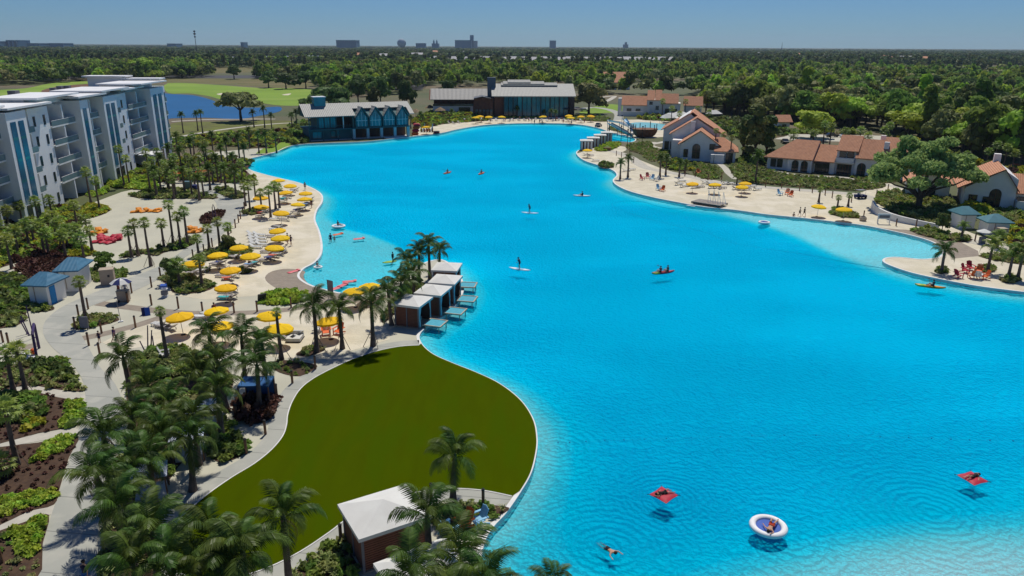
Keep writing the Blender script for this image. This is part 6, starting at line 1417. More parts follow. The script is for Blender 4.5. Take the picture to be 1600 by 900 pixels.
# ---------------------------------------------------------------- things on the water
W0 = Vector((0,0,.03))
def diamond(px, py, rz, l1, l2, pose_rz):
    p = G(px,py,0)+W0; t = thing('square_float', l1, 'float', p, rz); t.scale = (.74,.74,.8); c = pillow(2.0,2.0,.30,P_red,'cushion',t,10)
    MB().tube([(.98,.98,.15),(1.12,1.12,.15)],.03,5).tube([(-.98,.98,.15),(-1.12,1.12,.15)],.03,5).tube([(.98,-.98,.15),(1.12,-1.12,.15)],.03,5).build('corner_tab', P_cap, t)
    person(p+Vector((0,0,.18)), pose_rz, 'lie', l2, (.02,.02,.02), (.03,.02,.02), s=.85)
diamond(1037,776,.75,'red diamond cushion float left of the round float','person lounging on the red float nearer the cabana side',1.9)
diamond(1519,750,.35,'red square cushion float near the right picture edge','person lying on the red float near the right picture edge',-1.2)
def ring_float(p, R_, r_, l, mdisc, rz=0, inner=True, name='round_trampoline_float', cat='float'):
    t = thing(name, l, cat, p, rz); mb = MB(); n, m = 36, 10
    V = [((R_+r_*math.cos(b))*math.cos(a), (R_+r_*math.cos(b))*math.sin(a), r_*.9+r_*.8*math.sin(b)) for a in [i*2*math.pi/n for i in range(n)] for b in [j*2*math.pi/m for j in range(m)]]
    F = [(i*m+j, ((i+1)%n)*m+j, ((i+1)%n)*m+(j+1)%m, i*m+(j+1)%m) for i in range(n) for j in range(m)]
    mb.add(V,F).build('inflated_ring', W_white, t, True)
    if inner: MB().lathe([(R_-r_*.3,r_*.75),(R_-r_*.3,r_*.85)], 36).build('mat', mdisc, t)
    return t
ring_float(G(1200,827,0)+W0, 1.0, .22, 'white ring float with a blue centre mat, a swimmer lying on it', P_blue)
person(G(1205,824,.3), 2.55, 'lie', 'tanned swimmer in red trunks lying on the round float', (.45,.05,.02), None)
ring_float(G(1194,349,0)+W0, .85, .2, 'empty white ring float in the right-hand shallows', P_blue)
ring_float(G(529,355,0)+W0, 1.0, .2, 'white ring float drifting in the shallow inlet', P_lblue)
person(G(529,353,.3), 1, 'sit', 'person sitting on the ring float in the inlet', (.02,.02,.02), (.03,.02,.02))
ring_float(G(497,419,0)+W0, .5, .15, 'small pale swim ring near the inlet wall', P_lblue, inner=False, name='swim_ring')
person(G(497,418,-.1), 1, 'sit', 'swimmer sitting in the small swim ring', (.02,.02,.02))
person(G(950,857,.04), .6, 'swim', 'swimmer with dark hair making rings in the near water', (.02,.02,.03), None)
def hull(L_, W_, H_, m, name='hull', parent=None, up=.18, flat=False):
    mb = MB(); K = 12; rings = []
    for i in range(K+1):
        t = i/K*2-1; w_ = W_/2*max(.04,(1-abs(t)**2.6)); z = up*abs(t)**3; h = H_*(1-.45*abs(t)**2)
        rings.append([(t*L_/2, w_*c, z+(h*.5+h*.5*s_ if not flat else (.0 if s_ < 0 else h))) for c, s_ in ((0,-1),(.7,-.7),(1,0),(.75,.9),(0,.8),(-.75,.9),(-1,0),(-.7,-.7))])
    V = [v for r in rings for v in r]; F = [(i*8+j,(i+1)*8+j,(i+1)*8+(j+1)%8,i*8+(j+1)%8) for i in range(K) for j in range(8)]+[tuple(range(8)),tuple(K*8+j for j in range(7,-1,-1))]
    return mb.add(V,F).build(name, m, parent, True)
def kayak(px, py, rz, m1, label, riders, m2=None):
    p = G(px,py,0)+Vector((0,0,-.05)); t = thing('kayak', label, 'kayak', p, rz); hull(3.6,.8,.34,m1,'hull',t)
    if m2: hull(1.5,.83,.30,m2,'bow_panel',t).location = (-1.02,0,.035)
    for x in ([0] if len(riders) < 2 else [-.55,.6]): MB().box(x-.25,x+.25,-.26,.26,.24,.31).build('seat', P_cap, t)
    sh = MB().tube([(-.1,-1.05,.62),(-.2,1.05,.9)], .018, 5); sh.cbox((-.1,-1.12,.58),(.16,.34,.03)); sh.cbox((-.2,1.12,.92),(.16,.34,.03)); sh.build('paddle', P_cap, t)
    for x, l, c in riders: person(p+Matrix.Rotation(rz,3,'Z')@Vector((x,0,.22)), rz-math.pi/2, 'sit', l, (.02,.02,.02), c)
kayak(1036,427,.35,P_red,'red and lime two-seat kayak in the middle of the lagoon',[(-.55,'front paddler in the red and lime kayak',(.12,.02,.04)),(.6,'rear paddler in the red and lime kayak',(.02,.02,.03))],P_green)
kayak(1453,449,-.45,P_amber,'yellow-orange kayak just off the sand spit',[(.2,'paddler in the kayak off the sand spit',(.04,.05,.08))],P_green)
kayak(909,307,-.15,W_white,'white kayak crossing near the right-hand beach',[(0,'paddler in the white kayak',(.02,.02,.03))])
kayak(699,271,1.1,P_or,'orange kayak far out, the left of two',[(0,'paddler in the left far kayak',(.02,.02,.03))])
kayak(752,272,1.2,P_or,'orange kayak far out, the right of two',[(0,'paddler in the right far kayak',(.12,.03,.03))])
def sup(px, py, rz, label, lp, c):
    p = G(px,py,0)+Vector((0,0,-.02)); t = thing('paddle_board', label, 'paddle board', p, rz); hull(3.3,.82,.14,W_white,'board',t,.10); MB().box(-.5,.6,-.28,.28,.13,.15).build('deck_pad', P_lblue, t)
    person(p+Vector((0,0,.14)), rz-math.pi/2+.3, 'paddle', lp, (.02,.02,.05), c)
    MB().tube([(-.30,.12,.0),(-.42,.2,1.75)],.018,5).cbox((-.3,.12,-.1),(.05,.2,.4)).build('paddle', P_cap, t)
sup(828,333,-.25,'white paddle board farther from the cabanas','person standing on the farther paddle board',(.05,.05,.09))
sup(812,421,-.45,'white paddle board nearer the lagoon cabanas','person standing on the nearer paddle board',(.06,.04,.10))
p = G(609,410,0); t = thing('lime_board', 'lime green board floating at the cabana palms', 'paddle board', p, .5); hull(2.2,.9,.16,P_green,'board',t,.08)
person(G(614,410,.1), 1, 'stand', 'person in dark swimwear standing on the lime board', (.02,.02,.02), (.03,.03,.04), s=.9)
for i, (x, y, m, l) in enumerate([(561,374,P_pink,'pink lilo drifting in the middle of the shallow inlet'),(528,367,P_or,'orange lilo beside the standing man in the inlet'),(546,441,P_pink,'upper pink lilo by the inlet corner umbrella'),(535,447,P_pink,'middle pink lilo by the inlet corner umbrella'),(524,452,P_pink,'lower pink lilo by the inlet corner umbrella')]):
    t = thing('lilo', l, 'lilo', G(x,y,0)+W0, random.uniform(0,3)); pillow(1.9,.8,.16,m,'mattress',t); b = pillow(.4,.8,.14,m,'pillow',t); b.location = (.75,0,.12)
t = thing('foam_slider', 'pink foam slider left on the brown paved circle', 'lilo', G(459,425), .9); pillow(1.9,.7,.16,P_pink,'mattress',t); b = pillow(.4,.7,.14,P_pink,'pillow',t); b.location = (.75,0,.12)
# hose line and buoy rope
M_hose = mat('dark_blue_hose',(0.0,0.17,0.34),(0.0,0.14,0.29),scale=1)
def rope(pts, label, z, r=.07):
    P_ = [Vector((q.x,q.y,z)) for q in crm(gp(pts,0),8,False)]; o = MB().tube(P_, r, 5).build('floating_hose', M_hose); return tag(o, label, 'hose')
rope([(1080,322),(1060,326),(1033,323),(1004,315),(975,314),(956,318),(964,325),(993,336),(1030,346),(1060,353),(1104,363),(1127,373),(1170,384),(1246,395),(1300,405),(1338,412),(1394,421),(1432,430),(1480,443),(1560,455),(1620,466)], 'long dark hose floating across the right side of the lagoon', -.06, .045)
t = thing('buoy_rope', 'line of tiny dark buoys crossing the near lagoon', 'buoy line', (0,0,0)); bp_ = [Vector((q.x,q.y,-.02)) for q in crm(gp([(872,692),(960,688),(1080,684),(1250,680),(1420,684),(1530,688),(1640,690)],0),6,False)]
MB().tube(bp_, .012, 4).build('rope', P_net, t); BM_ = MB().lathe([(.01,-.06),(.06,-.03),(.06,.03),(.01,.06)],8).mesh('buoy', mat('buoy_blue',(0.01,0.16,0.34),(0.01,0.13,0.28),scale=3))
for i in range(22):
    u = i/21*(len(bp_)-1); j = min(int(u), len(bp_)-2); b = ob('buoy', BM_, t); b.location = bp_[j].lerp(bp_[j+1], u-j) + Vector((0,0,.03))

# ---------------------------------------------------------------- cabanas
def cabana(loc, rz, w_, d_, h, label, group=None, deck=False, slats=True, cur=True, roof_up=.55, name='cabana', back=True, panels=False):
    """x: towards the open front; y: width"""
    t = thing(name, label, 'cabana', loc, rz, group); a, b = d_/2, w_/2
    MB().box(-a-.1,a+.1,-b-.1,b+.1,0,.12).build('floor', P_deck, t)
    for x in (-a,a):
        for y in (-b,b): MB().box(x-.07,x+.07,y-.07,y+.07,.12,h).build('post', W_unit, t)
    r = MB(); e = .28; z0, z1 = h-.02, h+roof_up; c = [(-a-e,-b-e),(a+e,-b-e),(a+e,b+e),(-a-e,b+e)]
    r.add([(x,y,z0) for x,y in c]+[(-.35*a*0,-.0,z1),(0,0,z1)], [(0,1,4),(1,2,5),(2,3,4),(3,0,4)]); r.add([(x,y,z0) for x,y in c]+[(x,y,z0-.24) for x,y in c],[(i,(i+1)%4,4+(i+1)%4,4+i) for i in range(4)]); r.build('roof', W_cloth, t)
    if slats:
        n = int((h-.3)/.16)
        def wall_(x0,x1,y0,y1):
            for i in range(n): yield MB().box(x0,x1,y0,y1,.2+i*.16,.2+i*.16+.11)
        W_slat = mat('red_brown_slats',(0.26,0.10,0.06),(0.19,0.075,0.045),scale=1.5,rough=.7); me1 = MB().box(-a+.08,a-.08,-.02,.02,0,.11).mesh('slat', W_slat); me2 = MB().box(-.02,.02,-b+.08,b-.08,0,.11).mesh('slat', W_slat)
        for i in range(n):
            for y in (-b,b): s_ = ob('slat', me1, t); s_.location = (0,y,.2+i*.16)
            if back: s_ = ob('slat', me2, t); s_.location = (-a,0,.2+i*.16)
        for y in (-b-.04,b+.04): MB().box(-.06,.06,y-.03,y+.03,.12,h).build('mullion', W_unit, t)
        MB().box(-a+.1,-a+.14,-b+.1,b-.1,.15,h-.1).box(-a+.1,a-.1,b-.14,b-.1,.15,h-.1).box(-a+.1,a-.1,-b+.1,-b+.14,.15,h-.1).build('lining', W_darkwood, t)
    if cur:
        for y in (-b,b):
            mb = MB(); V = []; m = 7
            for i in range(m+1):
                for z, wd in ((h-.1,.62),(h*.5,.20),(.2,.34)): V.append((a+.06+.05*(i%2), (y-.05*np.sign(y))-np.sign(y)*wd*i/m, z))
            mb.add(V, [(i*3+j,(i+1)*3+j,(i+1)*3+j+1,i*3+j+1) for i in range(m) for j in range(2)]); mb.build('curtain', W_tealcloth, t)
    if panels:
        for y in (-b-.09,b+.09):
            for u in (-.85,-.3,.25,.8): MB().box(u*a-.16*a,u*a+.16*a,y-.03,y+.03,.15,h-.1).build('side_curtain', W_cloth, t)
    MB().box(-a+.35,a-.9,-b+.35,b-.35,.12,.48).build('day_bed', P_lt, t); MB().box(-a+.3,-a+.5,-b+.35,b-.35,.48,.85).build('bolster', P_navy, t)
    if deck:
        f = MB().box(a+.2,a+2.4,-1.1,-.96,.30,.44).box(a+.2,a+2.4,.96,1.1,.30,.44).box(a+.2,a+.34,-.96,.96,.30,.44).box(a+2.26,a+2.4,-.96,.96,.30,.44).build('deck_frame', P_deck, t)
        MB().box(a+.34,a+2.26,-.96,.96,.36,.39).build('net', P_net, t); MB().tube([(a+.6,-1.1,.3),(a+.6,-1.1,-1.6)],.06,6).build('pile', P_deck, t); MB().tube([(a+2.15,1.0,.3),(a+2.15,1.0,-1.9)],.06,6).build('pile', P_deck, t); MB().tube([(a+2.15,-1.0,.3),(a+2.15,-1.0,-1.9)],.06,6).build('pile', P_deck, t)
    return t
cb = [((646,505),(686,500)),((678,487),(711,482)),((697,469),(729,463)),((699,448),(725,443))]
for i, (c, dk) in enumerate(cb):
    a, b = G(*c), G(*dk); d = (b-a).xy; cabana((a.x,a.y,LAND), (-.32,-.28,-.2,-.12)[i], 3.1, 2.8, 2.75, 'canvas roofed lagoon cabana with netted deck, %s from the lawn' % ordn(i), 'lagoon cabanas on the point', deck=True)
def fg_cabana(A_, B_, h, w_, d_, label, front=1):
    a, b = G(*A_, LAND+h), G(*B_, LAND+h); d = (b-a).xy; u = Vector((d.x,d.y)).normalized(); n_ = Vector((-u.y,u.x)); c = a.xy+u*w_/2+n_*d_/2*front
    cabana((c.x,c.y,LAND), math.atan2(u.y,u.x)+math.pi/2, w_-.5, d_-.5, h, label, roof_up=.75, cur=False)
fg_cabana((561,842),(664,808),2.7,4.5,3.9,'large white canvas cabana with dark slatted walls beside the lawn')
fg_cabana((584,880),(665,850),2.7,4.5,3.9,'second white canvas cabana, only its roof corner in view at the bottom', -1)
for i in range(4):
    c = G(916+i*10.5, 234-i*4.6); cabana((c.x,c.y,LAND), math.pi*.98, 2.9, 3.4, 2.9, 'small white curtained cabana on the far point, %s from the near end' % ordn(i), 'small cabanas on the far point', slats=True, roof_up=.3, panels=True)
for x, y, rz, l in ((238,775,.4,'white roofed day bed deep in the palm grove'),(298,712,.3,'pale roofed day bed in the palm shade by the lawn walk'),(322,668,.3,'third pale day bed between grove and lawn walk')):
    t = thing('day_bed_shelter', l, 'day bed', G(x,y), rz)
    MB().add([(-1.2,-1.2,2.0),(1.2,-1.2,2.0),(1.2,1.2,2.0),(-1.2,1.2,2.0),(0,0,2.45)],[(0,1,4),(1,2,4),(2,3,4),(3,0,4)]).build('canopy', mat('blue_white_canvas',(0.60,0.66,0.78),(0.5,0.56,0.68),scale=1), t)
    for a in (-1.05,1.05):
        for b in (-1.05,1.05): MB().box(a-.05,a+.05,b-.05,b+.05,0,2.0).build('post', P_wood, t)
    MB().box(-.95,.95,-.95,.95,.1,.5).build('mattress', P_lt, t)
t = thing('blue_canopy', 'flat dark blue shade canopy on posts beside the reddish hedge', 'canopy', G(404,632), .05)
MB().box(-1.3,1.3,-1.0,1.0,2.1,2.25).build('roof', mat('deep_blue_canvas',(0.03,0.12,0.30),(0.02,0.09,0.24),scale=1), t); MB().box(-1.3,1.3,.95,1.0,.2,2.1).build('back_cloth', mat('deep_blue_canvas',(0.03,0.12,0.30)), t)
for a in (-1.25,1.25):
    for b in (-.95,.95): MB().box(a-.05,a+.05,b-.05,b+.05,0,2.1).build('post', P_wood, t)

# ---------------------------------------------------------------- huts, kiosk and small furniture
def hip_roof(parent, x0, x1, y0, y1, ze, zr, m, ridge=0.0):
    cx, cy = (x0+x1)/2, (y0+y1)/2; r = ridge/2
    r_ = MB().add([(x0,y0,ze),(x1,y0,ze),(x1,y1,ze),(x0,y1,ze),(cx-r,cy,zr),(cx+r,cy,zr)], [(0,1,5,4),(1,2,5),(2,3,4,5),(3,0,4)]).add([(x0,y0,ze),(x1,y0,ze),(x1,y1,ze),(x0,y1,ze),(x0,y0,ze-.16),(x1,y0,ze-.16),(x1,y1,ze-.16),(x0,y1,ze-.16)],[(0,4,5,1),(1,5,6,2),(2,6,7,3),(3,7,4,0),(4,7,6,5)])
    return r_.build('roof', m, parent)
def hut(p0, p1, dep, h, label, door=True, rm=None, ridge=1.0, name='changing_hut', px_w=None):
    a, b = G(*p0), G(*p1); d = (b-a).xy; W_ = d.length; D_ = dep; t = thing(name, label, 'hut', (a.x,a.y,LAND), math.atan2(d.y,d.x))
    MB().box(0,W_,0,D_,0,h).build('wall', W_stucco, t); hip_roof(t,-.5,W_+.5,-.5,D_+.5,h+.05,h+1.15,rm or W_blueroof,ridge)
    if door: MB().box(W_-.02,W_+.05,D_*.15,D_*.45,0,2.2).build('door', mat('bright_blue_door',(0.03,0.25,0.55),(0.025,0.2,0.45),scale=1), t)
    MB().box(W_*.3,W_*.34,-.04,.02,0.3,h-.2).build('wall_joint', W_tan, t)
    return t
hut((49,477),(77,478),3.2,2.6,'lower blue metal roofed hut with a bright blue door beside the wide path')
hut((97,456),(124,455),4.0,2.8,'upper blue metal roofed hut behind its twin', door=False)
t = thing('tan_service_box', 'tan stucco service box with a lid beside the upper blue hut', 'utility box', G(170,444), .35); MB().box(-.8,.8,-.6,.6,0,2.0).build('body', W_tan, t); MB().box(-.85,.85,-.65,.65,2.0,2.12).build('lid', P_deck, t); MB().box(.1,.35,-.63,-.6,1.1,1.4).build('hatch', P_cap, t)
hut((1541,369),(1574,370),3.0,2.4,'nearer teal metal roofed hut at the right edge', False, mat('teal_metal_roof',(0.07,0.20,0.235),(0.055,0.165,0.195),scale=1,rough=.5), .6)
hut((1499,357),(1522,357),3.0,2.5,'farther pale hut with a thin teal roof edge', False, mat('teal_metal_roof',(0.05,0.24,0.28)), 1.2)
t = thing('stone_pedestal', 'tan stone pedestal in front of the nearer teal hut', 'pedestal', G(1563,373), .1); MB().box(-.6,.6,-.5,.5,0,1.7).build('body', W_tan, t); MB().box(-.65,.65,-.55,.55,1.7,1.82).build('cap', P_deck, t)
t = thing('white_parasol', 'small white parasol over a grey stand near the teal huts', 'umbrella', G(1534,380), .1); MB().lathe([(1.1,1.9),(.5,2.15),(.02,2.35)],8).build('canopy', W_cloth, t); MB().tube([(0,0,0),(0,0,2.1)],.04,6).build('pole', W_unit, t); MB().box(-.4,.4,-.3,.3,0,1.0).build('stand', W_unit, t)
# striped kiosk umbrella: alternating panels
t = thing('kiosk_cart', 'tan kiosk cart beneath a blue and white panelled umbrella', 'kiosk', G(193,471), .2)
MB().box(-.55,.75,-.4,.4,.15,1.35).build('counter', W_tan, t); MB().box(-.6,.8,-.45,.45,1.35,1.42).build('counter_top', P_deck, t)
for x in (-.4,.6): MB().lathe([(.15,-.04),(.15,.04)],10).xf(Matrix.Translation((x,-.42,.15))@Matrix.Rotation(math.pi/2,4,'X')).build('wheel', P_tyre, t)
MB().tube([(0,.1,1.3),(0,.1,2.9)],.03,6).build('pole', P_pole, t)
for i in range(8):
    a0, a1 = i*math.pi/4+.2, (i+1)*math.pi/4+.2; rr = 1.25
    MB().add([(0,.1,2.95),(rr*.55*math.cos(a0),.1+rr*.55*math.sin(a0),2.78),(rr*.55*math.cos(a1),.1+rr*.55*math.sin(a1),2.78),(rr*math.cos(a0),.1+rr*math.sin(a0),2.38),(rr*math.cos(a1),.1+rr*math.sin(a1),2.38)],[(0,1,2),(1,3,4,2)]).build('canopy_panel', P_navy if i % 2 else W_cloth, t)
t = thing('robe_stand', 'white stand holding blue towels on the pale sand by the shrub bed', 'stand', G(258,464), .1); MB().box(-.35,.35,-.3,.3,0,.15).box(-.04,.04,-.04,.04,.15,1.2).box(-.4,.4,-.25,.25,1.0,1.1).build('frame', W_white, t); MB().cbox((0,0,1.45),(.7,.45,.3),rx=.3).build('towels', P_blue, t); MB().box(-.35,.35,-.25,.25,.3,.8).build('basket', W_unit, t)
for x, l in ((226,'left navy and white sandwich board on the sand'),(231,'right navy and white sandwich board on the sand')):
    t = thing('sandwich_board', l, 'sign', G(x,492), .5)
    for s_ in (-1,1): MB().cbox((0,s_*.18,.45),(.55,.03,.95),rx=s_*.35).build('panel', P_navy if x == 226 else P_blue, t)
    MB().box(-.2,.2,-.02,.02,.86,.93).build('handle', W_white, t)
t = thing('information_panel', 'grey upright panel at the tip of the kerbed island', 'sign', G(133,515), .0); MB().box(-.45,.45,-.06,.06,.2,1.5).build('panel', W_unit, t); MB().box(-.35,-.25,-.05,.05,0,.2).box(.25,.35,-.05,.05,0,.2).build('leg', P_cap, t)
t = thing('net_pole', 'thin grey pole with a white foot on the sand below the kiosk', 'pole', G(189,503), 0); MB().tube([(0,0,.1),(-.12,.0,2.6)],.03,6).build('pole', W_unit, t); MB().cbox((0,0,.06),(.5,.25,.12),rz=.6).build('base', W_white, t)
t = thing('purple_play_arch', 'dark purple tubular arch over a white tray left of the wide path', 'play frame', G(52,556), -.35)
MB().tube([(-1.2,1.6,0),(-1.2,1.6,2.6),(-1.05,1.45,2.75),(.9,-.2,2.75),(1.05,-.35,2.6),(1.3,-.6,0)], .13, 8).build('arch', P_purple, t)
MB().cbox((.2,-.5,.25),(2.4,1.1,.10),rz=-.5).build('tray', W_white, t); MB().cbox((.2,-.5,.10),(2.6,1.3,.18),rz=-.5).build('tray_base', P_purple, t); MB().lathe([(.02,-.34),(.24,-.22),(.34,0),(.24,.22),(.02,.34)],12,(.45,-.2,.65)).build('orange_ball', P_or, t, True)
for x, y, l, hh in ((53,528,'tall dark pole standing behind the arched frame',3.6),(46,524,'leaning dark pole left of the tall one',2.2),(43,522,'shorter leaning dark pole behind the arched frame',1.6)):
    t = thing('dark_pole', l, 'pole', G(x,y), 0); MB().tube([(0,0,0),(-.1 if hh > 3 else -.5,0,hh)],.06,6).build('pole', P_purple, t); MB().lathe([(.16,0),(.16,.06)],8).build('base', P_purple, t)
for i, (x, y, hh) in enumerate([(236,545,2.0),(231,545,2.4),(241,547,1.4),(226,548,1.0)]):
    t = thing('driftwood_post', 'dark leaning post at the edge of the olive bed, %s of the tuft' % ordn(i), 'post', G(x,y), i, 'leaning posts by the olive bed'); MB().tube([(0,0,0),(.35,0,hh)],[.07,.05],6).build('post', P_purple, t); MB().lathe([(.09,0),(.09,.03)],6,(.35,0,hh)).build('cap', P_cap, t)
t = thing('beach_cushion', 'dark square cushion propped by the bright hedge', 'cushion', G(410,472), .3); MB().cbox((0,0,.6),(1.0,.18,1.0),rx=.3,rz=.4).build('cushion', P_cap, t); MB().cbox((-.2,-.5,.15),(.8,.5,.28)).build('lime_pad', P_green, t)
t = thing('grey_banner', 'tall grey banner panel by the inlet corner', 'banner', G(517,467), .2); MB().tube([(-.3,0,0),(-.3,0,2.5)],.03,5).build('pole', P_cap, t); MB().add([(-.3,0,.5),(.35,.03,.35),(.38,-.02,2.3),(-.3,0,2.5)],[(0,1,2,3),(3,2,1,0)]).build('banner_cloth', W_unit, t)
t = thing('day_lounger', 'wide pale square day bed on the sand right of the braced palm', 'day bed', G(461,531), .0); MB().box(-.75,.75,-.8,.8,.1,.45).build('mattress', P_lt, t); MB().box(-.8,.8,-.85,.85,0,.1).build('base', P_cap, t); MB().cbox((0,.7,.6),(1.5,.15,.4)).build('headboard', P_lt, t)
# pier with triangular frames
a, rz, L0 = local((1081,318),(1126,325)); t = thing('swim_platform', 'grey timber platform with four triangular frames jutting from the right-hand beach', 'platform', (a.x,a.y,0), rz)
for i in range(12): MB().box(i*L0/12+.02,(i+1)*L0/12-.02,-.4,3.0,.75,.85).build('plank', mat('grey_planks',(0.30,0.27,0.23),(0.23,0.20,0.17),scale=2), t)
MB().box(0,L0,-.35,-.2,.5,.75).box(0,L0,2.8,2.95,.5,.75).build('beam', P_cap, t)
for i in range(4):
    x = L0*.42+i*L0*.17; MB().tube([(x,1.6,.85),(x,1.6,3.1),(x+.85,1.2,.9),(x,1.6,.85)],.05,5).build('triangular_frame', W_white, t)
for x in (.5,L0/2,L0-.5): MB().tube([(x,-.1,.6),(x,-.1,-2)],.1,6).build('pile', P_deck, t)
MB().cbox((.6,-1.2,.1),(1.8,.8,.12)).build('float_step', W_white, t)
# retaining wall
pw = [q for q in crm(gp([(1362,327),(1368,334),(1380,340),(1400,346),(1430,352),(1466,358)]),5,False)]
mb = MB(); n = len(pw); V = []
for i, q in enumerate(pw):
    d = (pw[min(i+1,n-1)]-pw[max(i-1,0)]).normalized(); w_ = Vector((-d.y,d.x))*.18
    for s_ in (-1,1): V += [(q.x+w_.x*s_,q.y+w_.y*s_,LAND-.1),(q.x+w_.x*s_,q.y+w_.y*s_,LAND+1.7-.9*i/n)]
F = []
for i in range(n-1): a, b = i*4, (i+1)*4; F += [(a,b,b+1,a+1),(a+2,a+3,b+3,b+2),(a+1,b+1,b+3,a+3)]
F += [(0,1,3,2)]; tag(mb.add(V,F).build('retaining_wall', W_stucco), 'curved white retaining wall below the spreading oak', 'wall')
# golf cart, cars, sign, barrel
def mk_car(m):
    def f():
        t = thing('parked_car', '', 'car'); b = MB().ext([(-2.15,.35),(2.15,.35),(2.2,.75),(1.25,.92),(-1.9,.95),(-2.2,.8)],-.86,.86).build('body', m, t); MB().ext([(-1.7,.92),(1.0,.92),(.45,1.42),(-1.15,1.45)],-.78,.78).build('cabin', W_glass, t); MB().box(-1.05,.4,-.7,.7,1.44,1.5).build('roof', m, t)
        for x in (-1.35,1.35):
            for y in (-.86,.86): MB().lathe([(.32,-.1),(.32,.1)],10).xf(Matrix.Translation((x,y,.32))@Matrix.Rotation(math.pi/2,4,'X')).build('wheel', P_tyre, t)
        for y in (-.6,.6): MB().box(2.14,2.2,y-.15,y+.15,.6,.72).build('headlight', W_white, t)
        return t
    return f
CARS = {n_: Kit(mk_car(mat('paint_'+n_, c, tuple(v*.9 for v in c), rough=.25, spec=.6))) for n_, c in (('white',(.7,.7,.7)),('black',(.02,.02,.025)),('silver',(.35,.36,.38)),('red',(.35,.02,.02)),('blue',(.03,.08,.25)))}
kc = ['white','silver','black','white','blue','silver','white','red','black','silver','white','white','black','silver','white','blue','silver','white']
for i in range(18):
    x = 566+(i%9)*10.5; y = 129+(i//9)*7; CARS[kc[i]].place(G(x,y), 1.4+random.uniform(-.05,.05), '%s car, %s line of the car park behind the boathouse, %s from left' % (kc[i], 'far' if i < 9 else 'near', ordn(i%9)), 'cars in the car park', 1.0)
for x, y, c, rz, l in ((1226,224,'black',1.45,'dark car beside the long tiled villa roof'),(1300,214,'black',0,'black car on the drive behind the villa row'),(1322,215,'white',0,'white car on the drive behind the villa row'),(903,172,'black',.3,'dark car beside the right end of the clubhouse'),(913,174,'white',.2,'white car beside the right end of the clubhouse'),(935,198,'black',1.2,'dark vehicle on the far beach service track')): CARS[c].place(G(x,y), rz, l, None)
t = thing('golf_cart', 'dark golf cart with a pale roof on the beach track', 'golf cart', G(1344,310), .2); MB().ext([(-1.15,.3),(1.15,.3),(1.1,.75),(.55,.75),(.4,.5),(-.2,.5),(-.3,.8),(-1.15,.8)],-.58,.58).build('body', P_navy, t); MB().box(-1.0,.75,-.6,.6,1.75,1.82).build('roof', W_unit, t)
for x in (-.95,.7):
    for y in (-.55,.55): MB().tube([(x,y,.7),(x*.95,y,1.75)],.025,4).build('roof_post', P_cap, t)
for x in (-.8,.8):
    for y in (-.58,.58): MB().lathe([(.24,-.08),(.24,.08)],10).xf(Matrix.Translation((x,y,.24))@Matrix.Rotation(math.pi/2,4,'X')).build('wheel', P_tyre, t)
MB().box(-.35,.1,-.5,.5,.6,.75).build('seat', P_lt, t); MB().box(-.45,-.33,-.5,.5,.75,1.15).build('seat_back', P_lt, t)
t = thing('notice_board', 'white framed notice board beside the retaining wall', 'sign', G(1380,350), -.1); MB().box(-1.1,1.1,-.06,.06,.9,1.9).build('panel', W_white, t); MB().box(-.9,.9,-.09,-.05,1.1,1.6).build('dark_insert', W_unit, t)
for x in (-1.0,1.0): MB().box(x-.06,x+.06,-.06,.06,0,.9).build('post', W_white, t)
t = thing('stone_drum', 'squat dark drum planter at the water edge', 'planter', G(1348,345), 0); MB().lathe([(.5,0),(.62,.25),(.62,.55),(.5,.75)],12).build('drum', P_deck, t); MB().lathe([(.48,.74),(.1,.95)],10).build('lid', P_cap, t)
t = thing('fire_bowl', 'brown round planter bowl on the path by the small cabanas', 'planter', G(949,235), 0); MB().lathe([(.6,0),(1.1,.5),(1.2,.9),(1.0,.9)],12).build('bowl', P_wood, t); MB().lathe([(.9,.85),(.3,1.3),(.02,1.4)],8).build('plants', M_leafs['olive'], t)
t = thing('service_cart', 'pale blue service cart in the palms behind the court', 'cart', G(299,297), .1); MB().box(-1.4,.2,-.7,.7,.4,1.9).build('box', W_rail, t); MB().box(.25,1.3,-.65,.65,.4,1.1).build('cab', P_navy, t)
for x in (-1,.9): MB().lathe([(.3,-.75),(.3,.75)],10).xf(Matrix.Translation((x,0,.3))@Matrix.Rotation(math.pi/2,4,'X')).build('wheel', P_tyre, t)
for x, y, l in ((282,285,'orange shade cloth among palms behind the court'),(318,283,'second orange shade cloth behind the court, by the lamp palms')):
    t = thing('orange_awning', l, 'awning', G(x,y), .2); MB().add([(-1.5,-1,2.0),(1.5,-1,2.2),(1.5,1,2.5),(-1.5,1,2.3)],[(0,1,2,3),(3,2,1,0)]).build('cloth', P_or, t)
    for q in ((-1.5,-1,2.0),(1.5,1,2.5),(1.5,-1,2.2),(-1.5,1,2.3)): MB().tube([(q[0],q[1],0),q],.04,4).build('post', W_unit, t)
t = thing('bent_lamp', 'dark twin-arm pole in the reddish triangular bed', 'lamp post', G(336,347), 0); MB().tube([(-.2,0,0),(-.2,0,2.6),(0,0,3.2),(.2,0,2.6),(.25,0,0)],.07,6).build('arch', P_purple, t); MB().lathe([(.4,0),(.4,.08)],8).build('base', P_purple, t)
